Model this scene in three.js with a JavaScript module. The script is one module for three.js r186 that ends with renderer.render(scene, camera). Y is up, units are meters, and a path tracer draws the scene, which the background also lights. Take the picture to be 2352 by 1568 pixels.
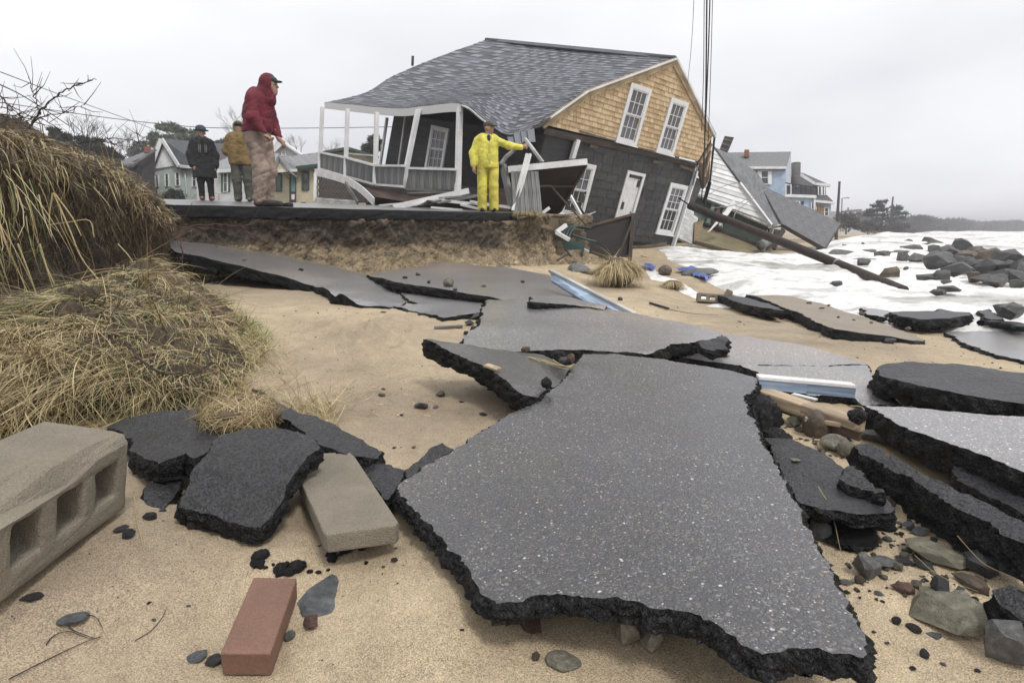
import * as THREE from 'three';
import { mergeGeometries, mergeVertices, toCreasedNormals } from 'three/addons/utils/BufferGeometryUtils.js';
import { RoundedBoxGeometry } from 'three/addons/geometries/RoundedBoxGeometry.js';
import { ConvexGeometry } from 'three/addons/geometries/ConvexGeometry.js';

// ---------------------------------------------------------------- camera, sky, sun, exposure
const scene = new THREE.Scene();
const FOC = 1358, EYE = 0.8, PITCH = Math.atan(264 / FOC);
const camera = new THREE.PerspectiveCamera(60.0, 1024 / 682, 0.05, 3000);
camera.position.set(0, EYE, 0);
camera.rotation.x = -PITCH;
scene.add(camera);
const renderer = new THREE.WebGLRenderer();
renderer.toneMapping = THREE.LinearToneMapping;
renderer.toneMappingExposure = 1.34;
renderer.shadowMap.enabled = true;

const V3 = (x, y, z) => new THREE.Vector3(x, y, z);
function rng(seed) { let a = seed >>> 0; return () => { a = (a + 0x6D2B79F5) | 0; let t = Math.imul(a ^ (a >>> 15), 1 | a); t = (t + Math.imul(t ^ (t >>> 7), 61 | t)) ^ t; return ((t ^ (t >>> 14)) >>> 0) / 4294967296; }; }
const clamp = (v, a, b) => Math.min(b, Math.max(a, v));
const sstep = (a, b, v) => { const t = clamp((v - a) / (b - a), 0, 1); return t * t * (3 - 2 * t); };
const lerp = (a, b, t) => a + (b - a) * t;
const hsh = (x, y, z) => { let h = Math.imul(x, 374761393) ^ Math.imul(y, 668265263) ^ Math.imul(z, 1274126177); h = Math.imul(h ^ (h >>> 13), 1274126177); h ^= h >>> 16; return (h >>> 0) / 4294967296; };
function vn(x, y, z) {   // value noise, -1 .. 1
  const X = Math.floor(x), Y = Math.floor(y), Z = Math.floor(z); let u = x - X, v = y - Y, w = z - Z;
  u = u * u * (3 - 2 * u); v = v * v * (3 - 2 * v); w = w * w * (3 - 2 * w);
  const a = lerp(lerp(hsh(X, Y, Z), hsh(X + 1, Y, Z), u), lerp(hsh(X, Y + 1, Z), hsh(X + 1, Y + 1, Z), u), v);
  const b = lerp(lerp(hsh(X, Y, Z + 1), hsh(X + 1, Y, Z + 1), u), lerp(hsh(X, Y + 1, Z + 1), hsh(X + 1, Y + 1, Z + 1), u), v);
  return lerp(a, b, w) * 2 - 1;
}
function fbm(x, y, z, o = 4) { let s = 0, a = 0.5, n = 0; for (let i = 0; i < o; i++) { s += a * vn(x, y, z); n += a; a *= 0.5; x = x * 2.03 + 7.1; y = y * 2.03 + 3.3; z = z * 2.03 + 5.7; } return s / n; }
function tn(x, y, per, sd) {   // tileable value noise 0 .. 1
  const X = Math.floor(x), Y = Math.floor(y); let u = x - X, v = y - Y; u = u * u * (3 - 2 * u); v = v * v * (3 - 2 * v);
  const m = (q) => ((q % per) + per) % per, x0 = m(X), x1 = m(X + 1), y0 = m(Y), y1 = m(Y + 1);
  return lerp(lerp(hsh(x0, y0, sd), hsh(x1, y0, sd), u), lerp(hsh(x0, y1, sd), hsh(x1, y1, sd), u), v);
}
function tf(u, v, per, o, sd) { let s = 0, a = 0.5, n = 0; for (let i = 0; i < o; i++) { s += a * tn(u * per, v * per, per, sd + i); n += a; a *= 0.55; per *= 2; } return s / n; }

// overcast sky: pale grey cloud sheet with soft large billows, a little brighter overhead
{
  const W = 1024, Hh = 512, d = new Float32Array(W * Hh * 4);
  for (let j = 0; j < Hh; j++) for (let i = 0; i < W; i++) {
    const el = ((j + 0.5) / Hh - 0.5) * Math.PI, az = (i + 0.5) / W * Math.PI * 2, ce = Math.cos(el);
    const x = ce * Math.cos(az), y = Math.abs(Math.sin(el)), z = ce * Math.sin(az);
    const s = 1 / (0.35 + y), n = fbm(x * s * 1.1 + 3.3, y * 1.5 + 1.7, z * s * 1.1 + 9.2, 5), n2 = fbm(x * s * 0.45 + 11, 4.2, z * s * 0.45 + 2, 3);
    const b = 0.8 + 0.24 * n + 0.34 * n2;
    const w = clamp((b - 0.6) / 0.32, 0, 1), k = (j * W + i) * 4;
    d[k] = b * lerp(0.945, 1.0, w); d[k + 1] = b * lerp(0.95, 1.0, w); d[k + 2] = b * lerp(1.01, 1.005, w); d[k + 3] = 1;
  }
  const t = new THREE.DataTexture(d, W, Hh, THREE.RGBAFormat, THREE.FloatType);
  t.mapping = THREE.EquirectangularReflectionMapping; t.magFilter = THREE.LinearFilter; t.minFilter = THREE.LinearFilter; t.needsUpdate = true;
  scene.background = t; scene.environment = t; scene.backgroundIntensity = 1.0; scene.environmentIntensity = 1.0;
}
const sun = new THREE.DirectionalLight(new THREE.Color(1, 0.97, 0.93), 1.5);
sun.position.set(14, 40, 10); sun.target.position.set(0, 0, -10); scene.add(sun); scene.add(sun.target);
sun.castShadow = true; sun.shadow.radius = 22; sun.shadow.mapSize.set(2048, 2048);
Object.assign(sun.shadow.camera, { left: -40, right: 40, top: 40, bottom: -40, near: 1, far: 120 });
scene.fog = new THREE.FogExp2(new THREE.Color(0.66, 0.66, 0.69), 0.0017);

// ---------------------------------------------------------------- measuring: bearing of a sighted point -> world
const CP = Math.cos(PITCH), SP = Math.sin(PITCH);
function ray(x, y) { const a = (x - 1176) / FOC, b = -(y - 784) / FOC; return V3(a, b * CP - SP, -b * SP - CP); }
const P = (x, y, d) => ray(x, y).multiplyScalar(d).add(V3(0, EYE, 0));            // sighted point at a depth
const H = (x, y, h) => { const r = ray(x, y); return r.multiplyScalar((h - EYE) / r.y).add(V3(0, EYE, 0)); };   // on level h
const A = (l) => l.map((q) => (q.isVector3 ? q : P(q[0], q[1], q[2])));

// ---------------------------------------------------------------- ground level of the beach
const LV = [];   // levelling marks: bearing, log distance, level
function mark(p) { LV.push([Math.atan2(p.x, -p.z), Math.log(Math.hypot(p.x, p.z) + 0.3), p.y]); }
[[600, 1560, -0.09], [560, 1500, -0.085], [700, 1480, -0.06], [1176, 1560, -0.04], [200, 1550, -0.06], [120, 1300, 0.03], [230, 1215, 0.035], [2200, 1550, -0.03], [1700, 1560, -0.03], [150, 1250, 0.02], [600, 1250, 0.0], [1000, 1350, 0], [2200, 1300, 0], [2352, 1150, -0.02], [700, 1000, 0], [900, 850, 0], [1300, 900, 0], [1900, 1050, 0], [700, 720, 0.03], [480, 680, 0.06], [430, 650, 0.1], [1000, 720, 0.02], [300, 900, 0], [0, 900, 0], [-400, 1200, 0], [2000, 800, -0.06], [1750, 800, -0.04], [2352, 860, -0.1], [2700, 900, -0.15], [2700, 1300, -0.05]].forEach((q) => mark(H(q[0], q[1], q[2])));
[[840, 634, 9.4], [1000, 618, 10], [1150, 612, 10.8], [1260, 632, 10.2], [1320, 610, 11.5], [1400, 662, 9.3], [1480, 600, 14.5], [1625, 694, 8.9], [1560, 640, 10.9], [1545, 566, 19.2], [1440, 566, 17], [1700, 600, 16.5], [1640, 585, 19], [1800, 580, 23], [1930, 566, 28], [1900, 620, 14], [2068, 668, 10.6], [1850, 700, 8.2], [2352, 790, 4.9], [2150, 735, 6.6], [2352, 700, 7.8], [2352, 620, 16], [2150, 600, 20], [2100, 560, 45], [2300, 556, 60], [2060, 543, 110], [2250, 541, 160], [2500, 541, 160], [2200, 534, 330], [2600, 534, 330], [3200, 545, 150], [3400, 620, 16]].forEach((q) => mark(P(q[0], q[1], q[2])));
[[-3, 3, 0], [3, 3, 0], [0, 6, 0.1], [-8, 0, 0.3], [9, 0, -0.4], [-60, -60, 0.3], [-20, -20, 0.2], [0, 60, 0.4]].forEach((q) => mark(V3(q[0], q[2], q[1])));
function hT0(x, z) {
  const u = Math.atan2(x, -z), v = Math.log(Math.hypot(x, z) + 0.3); let s = 0, w = 0;
  for (const m of LV) { const du = u - m[0], dv = (v - m[1]) * 0.7, k = 1 / Math.pow(du * du + dv * dv + 0.0012, 1.6); s += k * m[2]; w += k; }
  return s / w;
}
const hT = (x, z) => hT0(x, z) + 0.012 * fbm(x * 2.2, 1, z * 2.2, 3) * sstep(0.6, 2, Math.hypot(x, z)) + 0.005 * fbm(x * 9, 4, z * 9, 2);
function G(px, py, up = 0) { let h = 0, p; for (let i = 0; i < 14; i++) { p = H(px, py, Math.min(h, EYE - 0.03)); h = lerp(h, hT(p.x, p.z), 0.7); } p.y = hT(p.x, p.z) + up; return p; }

// ---------------------------------------------------------------- names, things, parts
const taken = new Map();
function numbered(n) { const k = taken.get(n) || 0; taken.set(n, k + 1); return k ? n + '_' + String(k).padStart(3, '0') : n; }
function tag(o, label, category, group, kind) { if (label) o.userData.label = label; if (category) o.userData.category = category; if (group) o.userData.group = group; if (kind) o.userData.kind = kind; return o; }
function shade(m) { m.castShadow = m.receiveShadow = true; return m; }
function part(name, geo, mat, parent, label) { const m = shade(new THREE.Mesh(geo, mat)); m.name = name; parent.add(m); if (label) m.userData.label = label; return m; }
function thing(name, label, category, group) { const g = new THREE.Group(); g.name = numbered(name); scene.add(g); return tag(g, label, category, group); }
function settle(g, base) {   // put a thing's own origin at its base
  const done = new Set(); g.position.copy(base);
  g.traverse((o) => { if (o.isMesh && !done.has(o.geometry)) { done.add(o.geometry); o.geometry.translate(-base.x, -base.y, -base.z); } });
  return g;
}
function autoSettle(g) { const b = new THREE.Box3().setFromObject(g), c = b.getCenter(V3(0, 0, 0)); c.y = b.min.y; return settle(g, c); }
function structure(name, geo, mat, label) { const m = shade(new THREE.Mesh(geo, mat)); m.name = name; m.userData.kind = 'structure'; if (label) m.userData.label = label; scene.add(m); return m; }

// ---------------------------------------------------------------- geometry helpers
function geoFrom(pos, idx, uv, col) {
  const g = new THREE.BufferGeometry(); g.setAttribute('position', new THREE.Float32BufferAttribute(pos, 3));
  if (uv) g.setAttribute('uv', new THREE.Float32BufferAttribute(uv, 2));
  if (col) g.setAttribute('color', new THREE.Float32BufferAttribute(col, 3));
  if (idx) g.setIndex(idx); g.computeVertexNormals(); return g;
}
function boxUV(g, s = 1) {   // uv in metres from the dominant direction of each face
  if (g.index) g = g.toNonIndexed(); const p = g.attributes.position, n = p.count, uv = new Float32Array(n * 2), a = V3(), b = V3(), c = V3();
  for (let i = 0; i < n; i += 3) {
    a.fromBufferAttribute(p, i); b.fromBufferAttribute(p, i + 1).sub(a); c.fromBufferAttribute(p, i + 2).sub(a); b.cross(c);
    const ax = Math.abs(b.x), ay = Math.abs(b.y), az = Math.abs(b.z);
    for (let k = 0; k < 3; k++) { const x = p.getX(i + k), y = p.getY(i + k), z = p.getZ(i + k); const q = ay >= ax && ay >= az ? [x, z] : ax >= az ? [z, y] : [x, y]; uv[(i + k) * 2] = q[0] * s; uv[(i + k) * 2 + 1] = q[1] * s; }
  }
  g.setAttribute('uv', new THREE.BufferAttribute(uv, 2)); if (!g.attributes.normal) g.computeVertexNormals(); return g;
}
function merge(l) { return mergeGeometries(l.map((g) => { let q = g.index ? g.toNonIndexed() : g; for (const k of Object.keys(q.attributes)) if (!['position', 'normal', 'uv'].includes(k)) q.deleteAttribute(k); if (!q.attributes.uv) q = boxUV(q); return q; })); }
function bar(a, b, w, h, up = V3(0, 1, 0)) {   // squared timber from a to b
  const d = b.clone().sub(a), L = d.length(); d.normalize(); let s = d.clone().cross(up); if (s.lengthSq() < 1e-6) s = d.clone().cross(V3(1, 0, 0)); s.normalize(); const u = s.clone().cross(d);
  const g = new THREE.BoxGeometry(L, h, w); const uv = g.attributes.uv, p = g.attributes.position; for (let i = 0; i < uv.count; i++) uv.setXY(i, p.getX(i), p.getY(i) * 1.0 + p.getZ(i));
  const c = a.clone().add(b).multiplyScalar(0.5);
  return g.applyMatrix4(new THREE.Matrix4().makeBasis(d, u, s).setPosition(c));
}
function prism(pts, vec) {   // planar outline carried along vec
  const n = V3(); for (let i = 0; i < pts.length; i++) { const a = pts[i], b = pts[(i + 1) % pts.length]; n.x += (a.y - b.y) * (a.z + b.z); n.y += (a.z - b.z) * (a.x + b.x); n.z += (a.x - b.x) * (a.y + b.y); } n.normalize();
  const u = pts[1].clone().sub(pts[0]).normalize(), v = n.clone().cross(u), o = pts[0];
  const c2 = pts.map((p) => { const q = p.clone().sub(o); return new THREE.Vector2(q.dot(u), q.dot(v)); });
  const tri = THREE.ShapeUtils.triangulateShape(c2, []), pos = [], uv = [], N = pts.length, b = pts.map((p) => p.clone().add(vec));
  const put = (p, s, t) => { pos.push(p.x, p.y, p.z); uv.push(s, t); };
  for (const t of tri) { for (const i of t) put(pts[i], c2[i].x, c2[i].y); for (const i of [t[0], t[2], t[1]]) put(b[i], c2[i].x, c2[i].y); }
  const L = vec.length();
  for (let i = 0; i < N; i++) { const j = (i + 1) % N, e = pts[i].distanceTo(pts[j]); put(pts[i], 0, 0); put(b[i], 0, L); put(b[j], e, L); put(pts[i], 0, 0); put(b[j], e, L); put(pts[j], e, 0); }
  return geoFrom(pos, null, uv);
}
function plate(pts, th) {   // slab of thickness th behind the outline
  const n = V3(); for (let i = 0; i < pts.length; i++) { const a = pts[i], b = pts[(i + 1) % pts.length]; n.x += (a.y - b.y) * (a.z + b.z); n.y += (a.z - b.z) * (a.x + b.x); n.z += (a.x - b.x) * (a.y + b.y); } n.normalize();
  const c = pts.reduce((s, p) => s.add(p), V3()).multiplyScalar(1 / pts.length).sub(camera.position); if (n.dot(c) < 0) n.negate();
  return prism(pts, n.multiplyScalar(th));
}
function tube(pts, rad, sides = 5, uvL = 1) {
  const pos = [], idx = [], uv = []; let nrm = null, len = 0; const n = pts.length, R = (i) => (Array.isArray(rad) ? rad[i] : typeof rad === 'function' ? rad(i / (n - 1)) : rad);
  for (let i = 0; i < n; i++) {
    const t = pts[Math.min(i + 1, n - 1)].clone().sub(pts[Math.max(i - 1, 0)]).normalize();
    if (!nrm) { nrm = Math.abs(t.y) < 0.9 ? V3(0, 1, 0) : V3(1, 0, 0); } nrm = nrm.clone().sub(t.clone().multiplyScalar(nrm.dot(t))).normalize(); const bn = t.clone().cross(nrm); if (i) len += pts[i].distanceTo(pts[i - 1]);
    for (let k = 0; k < sides; k++) { const a = k / sides * Math.PI * 2, c = Math.cos(a) * R(i), s = Math.sin(a) * R(i); pos.push(pts[i].x + nrm.x * c + bn.x * s, pts[i].y + nrm.y * c + bn.y * s, pts[i].z + nrm.z * c + bn.z * s); uv.push(k / sides, len * uvL); }
  }
  for (let i = 0; i < n - 1; i++) for (let k = 0; k < sides; k++) { const a = i * sides + k, b = i * sides + (k + 1) % sides; idx.push(a, b, a + sides, b, b + sides, a + sides); }
  for (let k = 1; k < sides - 1; k++) { idx.push(0, k + 1, k); const e = (n - 1) * sides; idx.push(e, e + k, e + k + 1); }
  return geoFrom(pos, idx, uv);
}
const curve = (l, n, closed = false) => new THREE.CatmullRomCurve3(l, closed, 'centripetal').getPoints(n);
function inPoly(x, z, p) { let c = false; for (let i = 0, j = p.length - 1; i < p.length; j = i++) if ((p[i].z > z) !== (p[j].z > z) && x < (p[j].x - p[i].x) * (z - p[i].z) / (p[j].z - p[i].z) + p[i].x) c = !c; return c; }
function distPoly(x, z, p) { let m = 1e9; for (let i = 0, j = p.length - 1; i < p.length; j = i++) { const ax = p[j].x, az = p[j].z, dx = p[i].x - ax, dz = p[i].z - az, t = clamp(((x - ax) * dx + (z - az) * dz) / (dx * dx + dz * dz + 1e-12), 0, 1); m = Math.min(m, Math.hypot(ax + dx * t - x, az + dz * t - z)); } return m; }
function delaunay(pt) {   // Bowyer-Watson on [x, z]
  let x0 = 1e9, x1 = -1e9, z0 = 1e9, z1 = -1e9; for (const p of pt) { x0 = Math.min(x0, p[0]); x1 = Math.max(x1, p[0]); z0 = Math.min(z0, p[1]); z1 = Math.max(z1, p[1]); }
  const m = Math.max(x1 - x0, z1 - z0) * 20, cx = (x0 + x1) / 2, cz = (z0 + z1) / 2, n = pt.length, Q = pt.concat([[cx - m, cz - m], [cx + m, cz - m], [cx, cz + m]]);
  const circ = (a, b, c) => { const ax = Q[a][0], ay = Q[a][1], bx = Q[b][0] - ax, by = Q[b][1] - ay, gx = Q[c][0] - ax, gy = Q[c][1] - ay, d = 2 * (bx * gy - by * gx) || 1e-15, ux = (gy * (bx * bx + by * by) - by * (gx * gx + gy * gy)) / d, uy = (bx * (gx * gx + gy * gy) - gx * (bx * bx + by * by)) / d; return [a, b, c, ax + ux, ay + uy, ux * ux + uy * uy]; };
  const order = pt.map((_, i) => i).sort((i, j) => pt[i][0] - pt[j][0]); let open = [circ(n, n + 1, n + 2)]; const closed = [];
  for (const i of order) {
    const px = Q[i][0], py = Q[i][1], edges = new Map(), keep = [];
    for (const t of open) {
      const dx = px - t[3], dy = py - t[4]; if (dx > 0 && dx * dx > t[5]) { closed.push(t); continue; }
      if (dx * dx + dy * dy > t[5]) { keep.push(t); continue; }
      for (const [a, b] of [[t[0], t[1]], [t[1], t[2]], [t[2], t[0]]]) { const k = a < b ? a * 1e6 + b : b * 1e6 + a; edges.set(k, edges.has(k) ? null : [a, b]); }
    }
    for (const e of edges.values()) if (e) keep.push(circ(e[0], e[1], i)); open = keep;
  }
  return closed.concat(open).filter((t) => t[0] < n && t[1] < n && t[2] < n).map((t) => [t[0], t[1], t[2]]);
}
function lofted(rows, nu, nv, disp, uvs = 1, colr, span) {   // smooth sheet through a grid of points (rows x columns)
  const R = rows.length, C = rows[0].length;
  const cr = (p0, p1, p2, p3, t) => 0.5 * (2 * p1 + (p2 - p0) * t + (2 * p0 - 5 * p1 + 4 * p2 - p3) * t * t + (3 * p1 - p0 - 3 * p2 + p3) * t * t * t);
  const at = (a, b) => {
    const fc = clamp(a, 0, 1) * (C - 1), fr = clamp(b, 0, 1) * (R - 1), c = Math.min(C - 2, Math.floor(fc)), r = Math.min(R - 2, Math.floor(fr)), t = fc - c, s = fr - r; const o = V3();
    for (const k of ['x', 'y', 'z']) { const q = []; for (let j = -1; j <= 2; j++) { const rr = rows[clamp(r + j, 0, R - 1)]; q.push(cr(rr[Math.max(c - 1, 0)][k], rr[c][k], rr[c + 1][k], rr[Math.min(c + 2, C - 1)][k], t)); } o[k] = cr(q[0], q[1], q[2], q[3], s); }
    return o;
  };
  const nor = (a, b) => { const e = 0.004; return at(a + e, b).sub(at(a - e, b)).cross(at(a, b + e).sub(at(a, b - e))).normalize(); };
  const pos = [], uv = [], idx = [], col = [];
  for (let j = 0; j <= nv; j++) for (let i = 0; i <= nu; i++) {
    const a = i / nu, b = j / nv, p = at(a, b); if (disp) { const n = nor(a, b); p.add(n.multiplyScalar(disp(p, a, b))); }
    pos.push(p.x, p.y, p.z); if (span) uv.push(a * span[0], b * span[1]); else uv.push((p.x + p.z * 0.7) * uvs, (p.y * 1.2 + p.z * 0.5) * uvs); if (colr) col.push(...colr(p, a, b));
    if (i < nu && j < nv) { const k = j * (nu + 1) + i; idx.push(k, k + 1, k + nu + 1, k + 1, k + nu + 2, k + nu + 1); }
  }
  const g = geoFrom(pos, idx, uv, colr ? col : null); return { geo: g, at, nor };
}
// ---------------------------------------------------------------- textures and materials
function dataTex(n, fn, srgb = true) {
  const d = new Uint8Array(n * n * 4);
  for (let j = 0; j < n; j++) for (let i = 0; i < n; i++) { const c = fn(i / n, j / n, i, j), k = (j * n + i) * 4; if (typeof c === 'number') { d[k] = d[k + 1] = d[k + 2] = clamp(c, 0, 1) * 255; } else { d[k] = clamp(c[0], 0, 1) * 255; d[k + 1] = clamp(c[1], 0, 1) * 255; d[k + 2] = clamp(c[2], 0, 1) * 255; } d[k + 3] = 255; }
  const t = new THREE.DataTexture(d, n, n); t.wrapS = t.wrapT = THREE.RepeatWrapping; t.magFilter = THREE.LinearFilter; t.minFilter = THREE.LinearMipmapLinearFilter; t.generateMipmaps = true; if (srgb) t.colorSpace = THREE.SRGBColorSpace; t.needsUpdate = true; return t;
}
const s2 = (v) => (v <= 0.0031308 ? v * 12.92 : 1.055 * Math.pow(v, 1 / 2.4) - 0.055);   // linear -> sRGB for texture bytes
const lin = (r, g, b) => new THREE.Color().setRGB(r, g, b);
const std = (o) => new THREE.MeshStandardMaterial({ side: THREE.DoubleSide, roughness: 0.9, metalness: 0, ...o });

const coarse = (n, per, o, sd) => { const d = new Float32Array(n * n); for (let j = 0; j < n; j++) for (let i = 0; i < n; i++) d[j * n + i] = tf(i / n, j / n, per, o, sd); return (u, v) => { const x = u * n, y = v * n, i = Math.floor(x), j = Math.floor(y), a = x - i, b = y - j, i1 = (i + 1) % n, j1 = (j + 1) % n; return lerp(lerp(d[j * n + i], d[j * n + i1], a), lerp(d[j1 * n + i], d[j1 * n + i1], a), b); }; };
// sand: grains of quartz with dark and rusty specks (2 m tile)
const SN = 2048, sandH = new Float32Array(SN * SN);
const sandMap = (() => {
  const R = rng(5), gr = new Float32Array(SN * SN), fc = coarse(512, 12, 4, 3), fm = coarse(1024, 60, 3, 9); for (let i = 0; i < gr.length; i++) gr[i] = R();
  const t = dataTex(SN, (u, v, i, j) => {
    const k = j * SN + i, k2 = j * SN + ((i + 1) % SN), k3 = ((j + 1) % SN) * SN + i; const g = (gr[k] + gr[k2] + gr[k3]) / 3, g4 = gr[(j >> 1) * SN + (i >> 1)], c = fc(u, v), m = fm(u, v);
    let b = 0.74 + 0.4 * (g - 0.5) + 0.62 * (g4 - 0.5) + 0.26 * (c - 0.5) + 0.2 * (m - 0.5); let r = b * 0.515, gg = b * 0.415, bb = b * 0.275; sandH[k] = 0.45 * g4 + 0.25 * g + 0.5 * m;
    if (g4 > 0.985) { const d = 0.25 + 0.3 * g; r *= d; gg *= d; bb *= d * 1.1; } else if (g4 < 0.02) { r *= 1.15; gg *= 0.8; bb *= 0.55; } else if (g4 < 0.05) { r *= 1.3; gg *= 1.35; bb *= 1.5; }
    return [s2(r), s2(gg), s2(bb)];
  });
  return t;
})();
const sandBump = dataTex(SN, (u, v, i, j) => sandH[j * SN + i] * 0.8, false);
const M = {};
M.sand = std({ map: sandMap, bumpMap: sandBump, bumpScale: 0.004, roughness: 0.72, vertexColors: true });

// asphalt: stones of all sizes in dark binder (1.5 m tile)
const AN = 2048, aH = new Float32Array(AN * AN), aC = new Float32Array(AN * AN * 3);
{
  const R = rng(77), fa = coarse(1024, 256, 2, 21), fb = coarse(256, 8, 4, 33);
  for (let j = 0; j < AN; j++) for (let i = 0; i < AN; i++) { const k = j * AN + i, n = fa(i / AN, j / AN), m = fb(i / AN, j / AN); aH[k] = 0.25 + 0.3 * n; const b = 0.02 + 0.04 * n + 0.02 * (m - 0.5); aC[k * 3] = b; aC[k * 3 + 1] = b * 1.0; aC[k * 3 + 2] = b * 1.08; }
  const pal = [[0.055, 0.055, 0.062], [0.085, 0.085, 0.094], [0.12, 0.118, 0.12], [0.12, 0.098, 0.08], [0.17, 0.165, 0.16]], bright = [[0.42, 0.4, 0.36], [0.5, 0.48, 0.46], [0.36, 0.3, 0.22], [0.3, 0.21, 0.15], [0.55, 0.53, 0.5]];
  const stone = (cx, cy, r, c, h) => {
    const e = 0.6 + 0.5 * R(), a = R() * 3.14, ca = Math.cos(a), sa = Math.sin(a), q = Math.ceil(r * 1.25), w = 1 + (R() - 0.5) * 0.3;
    for (let y = -q; y <= q; y++) for (let x = -q; x <= q; x++) { const X = (x * ca + y * sa) / r, Y = (-x * sa + y * ca) / (r * e), d = Math.pow(Math.abs(X), 2.4) + Math.pow(Math.abs(Y), 2.4); if (d > 1) continue; const k = (((cy + y) % AN + AN) % AN) * AN + ((cx + x) % AN + AN) % AN; aH[k] = Math.max(aH[k], h * (0.75 + 0.25 * (1 - d))); const t = (d > 0.75 ? 0.7 : 1) * w; aC[k * 3] = c[0] * t; aC[k * 3 + 1] = c[1] * t; aC[k * 3 + 2] = c[2] * t; }
  };
  const ri = () => Math.floor(R() * AN);
  for (let i = 0; i < 42000; i++) stone(ri(), ri(), 2 + R() * 3.5, pal[Math.floor(R() * 4)], 0.55 + R() * 0.25);
  for (let i = 0; i < 8000; i++) stone(ri(), ri(), 3 + R() * 4, pal[Math.floor(R() * 5)], 0.6 + R() * 0.35);
  for (let i = 0; i < 9500; i++) stone(ri(), ri(), 1.4 + R() * R() * R() * 5.8, bright[Math.floor(R() * 5)], 0.75 + R() * 0.25);
}
const aspMap = dataTex(AN, (u, v, i, j) => { const k = (j * AN + i) * 3; return [s2(aC[k]), s2(aC[k + 1]), s2(aC[k + 2])]; });
const aspBump = dataTex(AN, (u, v, i, j) => aH[j * AN + i], false);
M.asphalt = new THREE.MeshPhysicalMaterial({ side: THREE.DoubleSide, metalness: 0, map: aspMap, bumpMap: aspBump, bumpScale: 0.007, roughness: 0.36, color: lin(0.88, 0.88, 0.91), clearcoat: 0.7, clearcoatRoughness: 0.32, vertexColors: true });
M.asphaltSkyPale = M.asphalt.clone(); M.asphaltSkyPale.color = lin(2.2, 2.19, 2.2); M.asphaltSkyPale.clearcoat = 1;  // lighter copy: mostly sky reflection put into the colour, partly real paleness
M.sandyTop = std({ map: sandMap, bumpMap: sandBump, bumpScale: 0.004, roughness: 0.5, color: lin(0.62, 0.64, 0.72) });
const crumbB = dataTex(1024, (u, v) => { const a = tf(u, v, 24, 5, 51), b = tf(u, v, 90, 3, 61); return 0.55 * a + 0.5 * b * b + (b > 0.66 ? 0.15 : 0); }, false);
const crumbC = dataTex(1024, (u, v) => { const a = tf(u, v, 24, 4, 51), b = tf(u, v, 120, 3, 61), c = tf(u, v, 200, 2, 71); let q = 0.009 + 0.016 * a * b * 2; const k = c > 0.8 ? 0.04 + 0.35 * (c - 0.8) : 0; q += k * (0.6 + b); return [s2(q), s2(q), s2(q * 1.06)]; });
const phys = (o) => new THREE.MeshPhysicalMaterial({ side: THREE.DoubleSide, metalness: 0, ...o });
const rep = (t, k) => { const c = t.clone(); c.repeat.set(k, k); c.needsUpdate = true; return c; };
M.edge = phys({ map: crumbC, bumpMap: crumbB, bumpScale: 0.02, roughness: 0.55, specularIntensity: 0.35, color: lin(0.8, 0.8, 0.8) });
const crumbC3 = rep(crumbC, 3), crumbB3 = rep(crumbB, 3);
M.under = phys({ map: crumbC3, bumpMap: crumbB3, bumpScale: 0.016, roughness: 0.42, specularIntensity: 0.7, color: lin(1.35, 1.35, 1.4), clearcoat: 0.18, clearcoatRoughness: 0.4 });
const concC = dataTex(1024, (u, v) => { const a = tf(u, v, 6, 5, 81), b = tf(u, v, 150, 2, 91), c = tf(u, v, 300, 2, 95); const q = 0.8 + 0.3 * (a - 0.5) + 0.35 * (b - 0.5) - (c > 0.8 ? 0.25 : 0) + (c < 0.2 ? 0.15 : 0); return [s2(q * 0.265), s2(q * 0.232), s2(q * 0.18)]; });
const concB = dataTex(1024, (u, v) => 0.5 * tf(u, v, 30, 3, 82) + 0.5 * tf(u, v, 180, 2, 92), false);
M.concrete = std({ map: concC, bumpMap: concB, bumpScale: 0.006, roughness: 0.88 });
M.brick = std({ map: concC, bumpMap: concB, bumpScale: 0.0018, roughness: 0.75, color: lin(0.8, 0.5, 0.46) });
M.brickRed = std({ map: concC, bumpMap: concB, bumpScale: 0.003, roughness: 0.85, color: lin(0.8, 0.33, 0.25) });
const woodC = dataTex(512, (u, v) => { const w = tn(u * 4, v * 64, 64, 3) * 0.5 + tn(u * 8, v * 128, 128, 5) * 0.3 + tf(u, v, 4, 3, 6) * 0.35; const q = 0.72 + 0.5 * (w - 0.5); return [q, q, q]; });
const grainB = dataTex(512, (u, v) => 0.6 * tn(u * 6, v * 90, 96, 13) + 0.4 * tf(u, v, 32, 3, 14), false);
const wood = (r, g, b, o = {}) => std({ map: woodC, bumpMap: grainB, bumpScale: 0.003, color: lin(r, g, b), roughness: 0.75, ...o });
const flat = (r, g, b, o = {}) => std({ map: plainC, bumpMap: concB, bumpScale: 0.001, color: lin(r, g, b), ...o });
const plainC = dataTex(512, (u, v) => { const q = 0.9 + 0.16 * (tf(u, v, 5, 5, 44) - 0.5) + 0.1 * (tf(u, v, 60, 2, 45) - 0.5); return [q, q, q]; });
M.white = flat(0.84, 0.84, 0.84, { roughness: 0.55 });
M.whiteOld = wood(0.84, 0.83, 0.8, { roughness: 0.6 });
M.trimTan = wood(0.62, 0.47, 0.28);
const woodV = woodC.clone(); woodV.rotation = Math.PI / 2; woodV.needsUpdate = true; const grainV = grainB.clone(); grainV.rotation = Math.PI / 2; grainV.needsUpdate = true;
M.weatherV = wood(0.2, 0.2, 0.2, { map: woodV, bumpMap: grainV }); M.weatherV2 = wood(0.29, 0.29, 0.285, { map: woodV, bumpMap: grainV });
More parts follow.
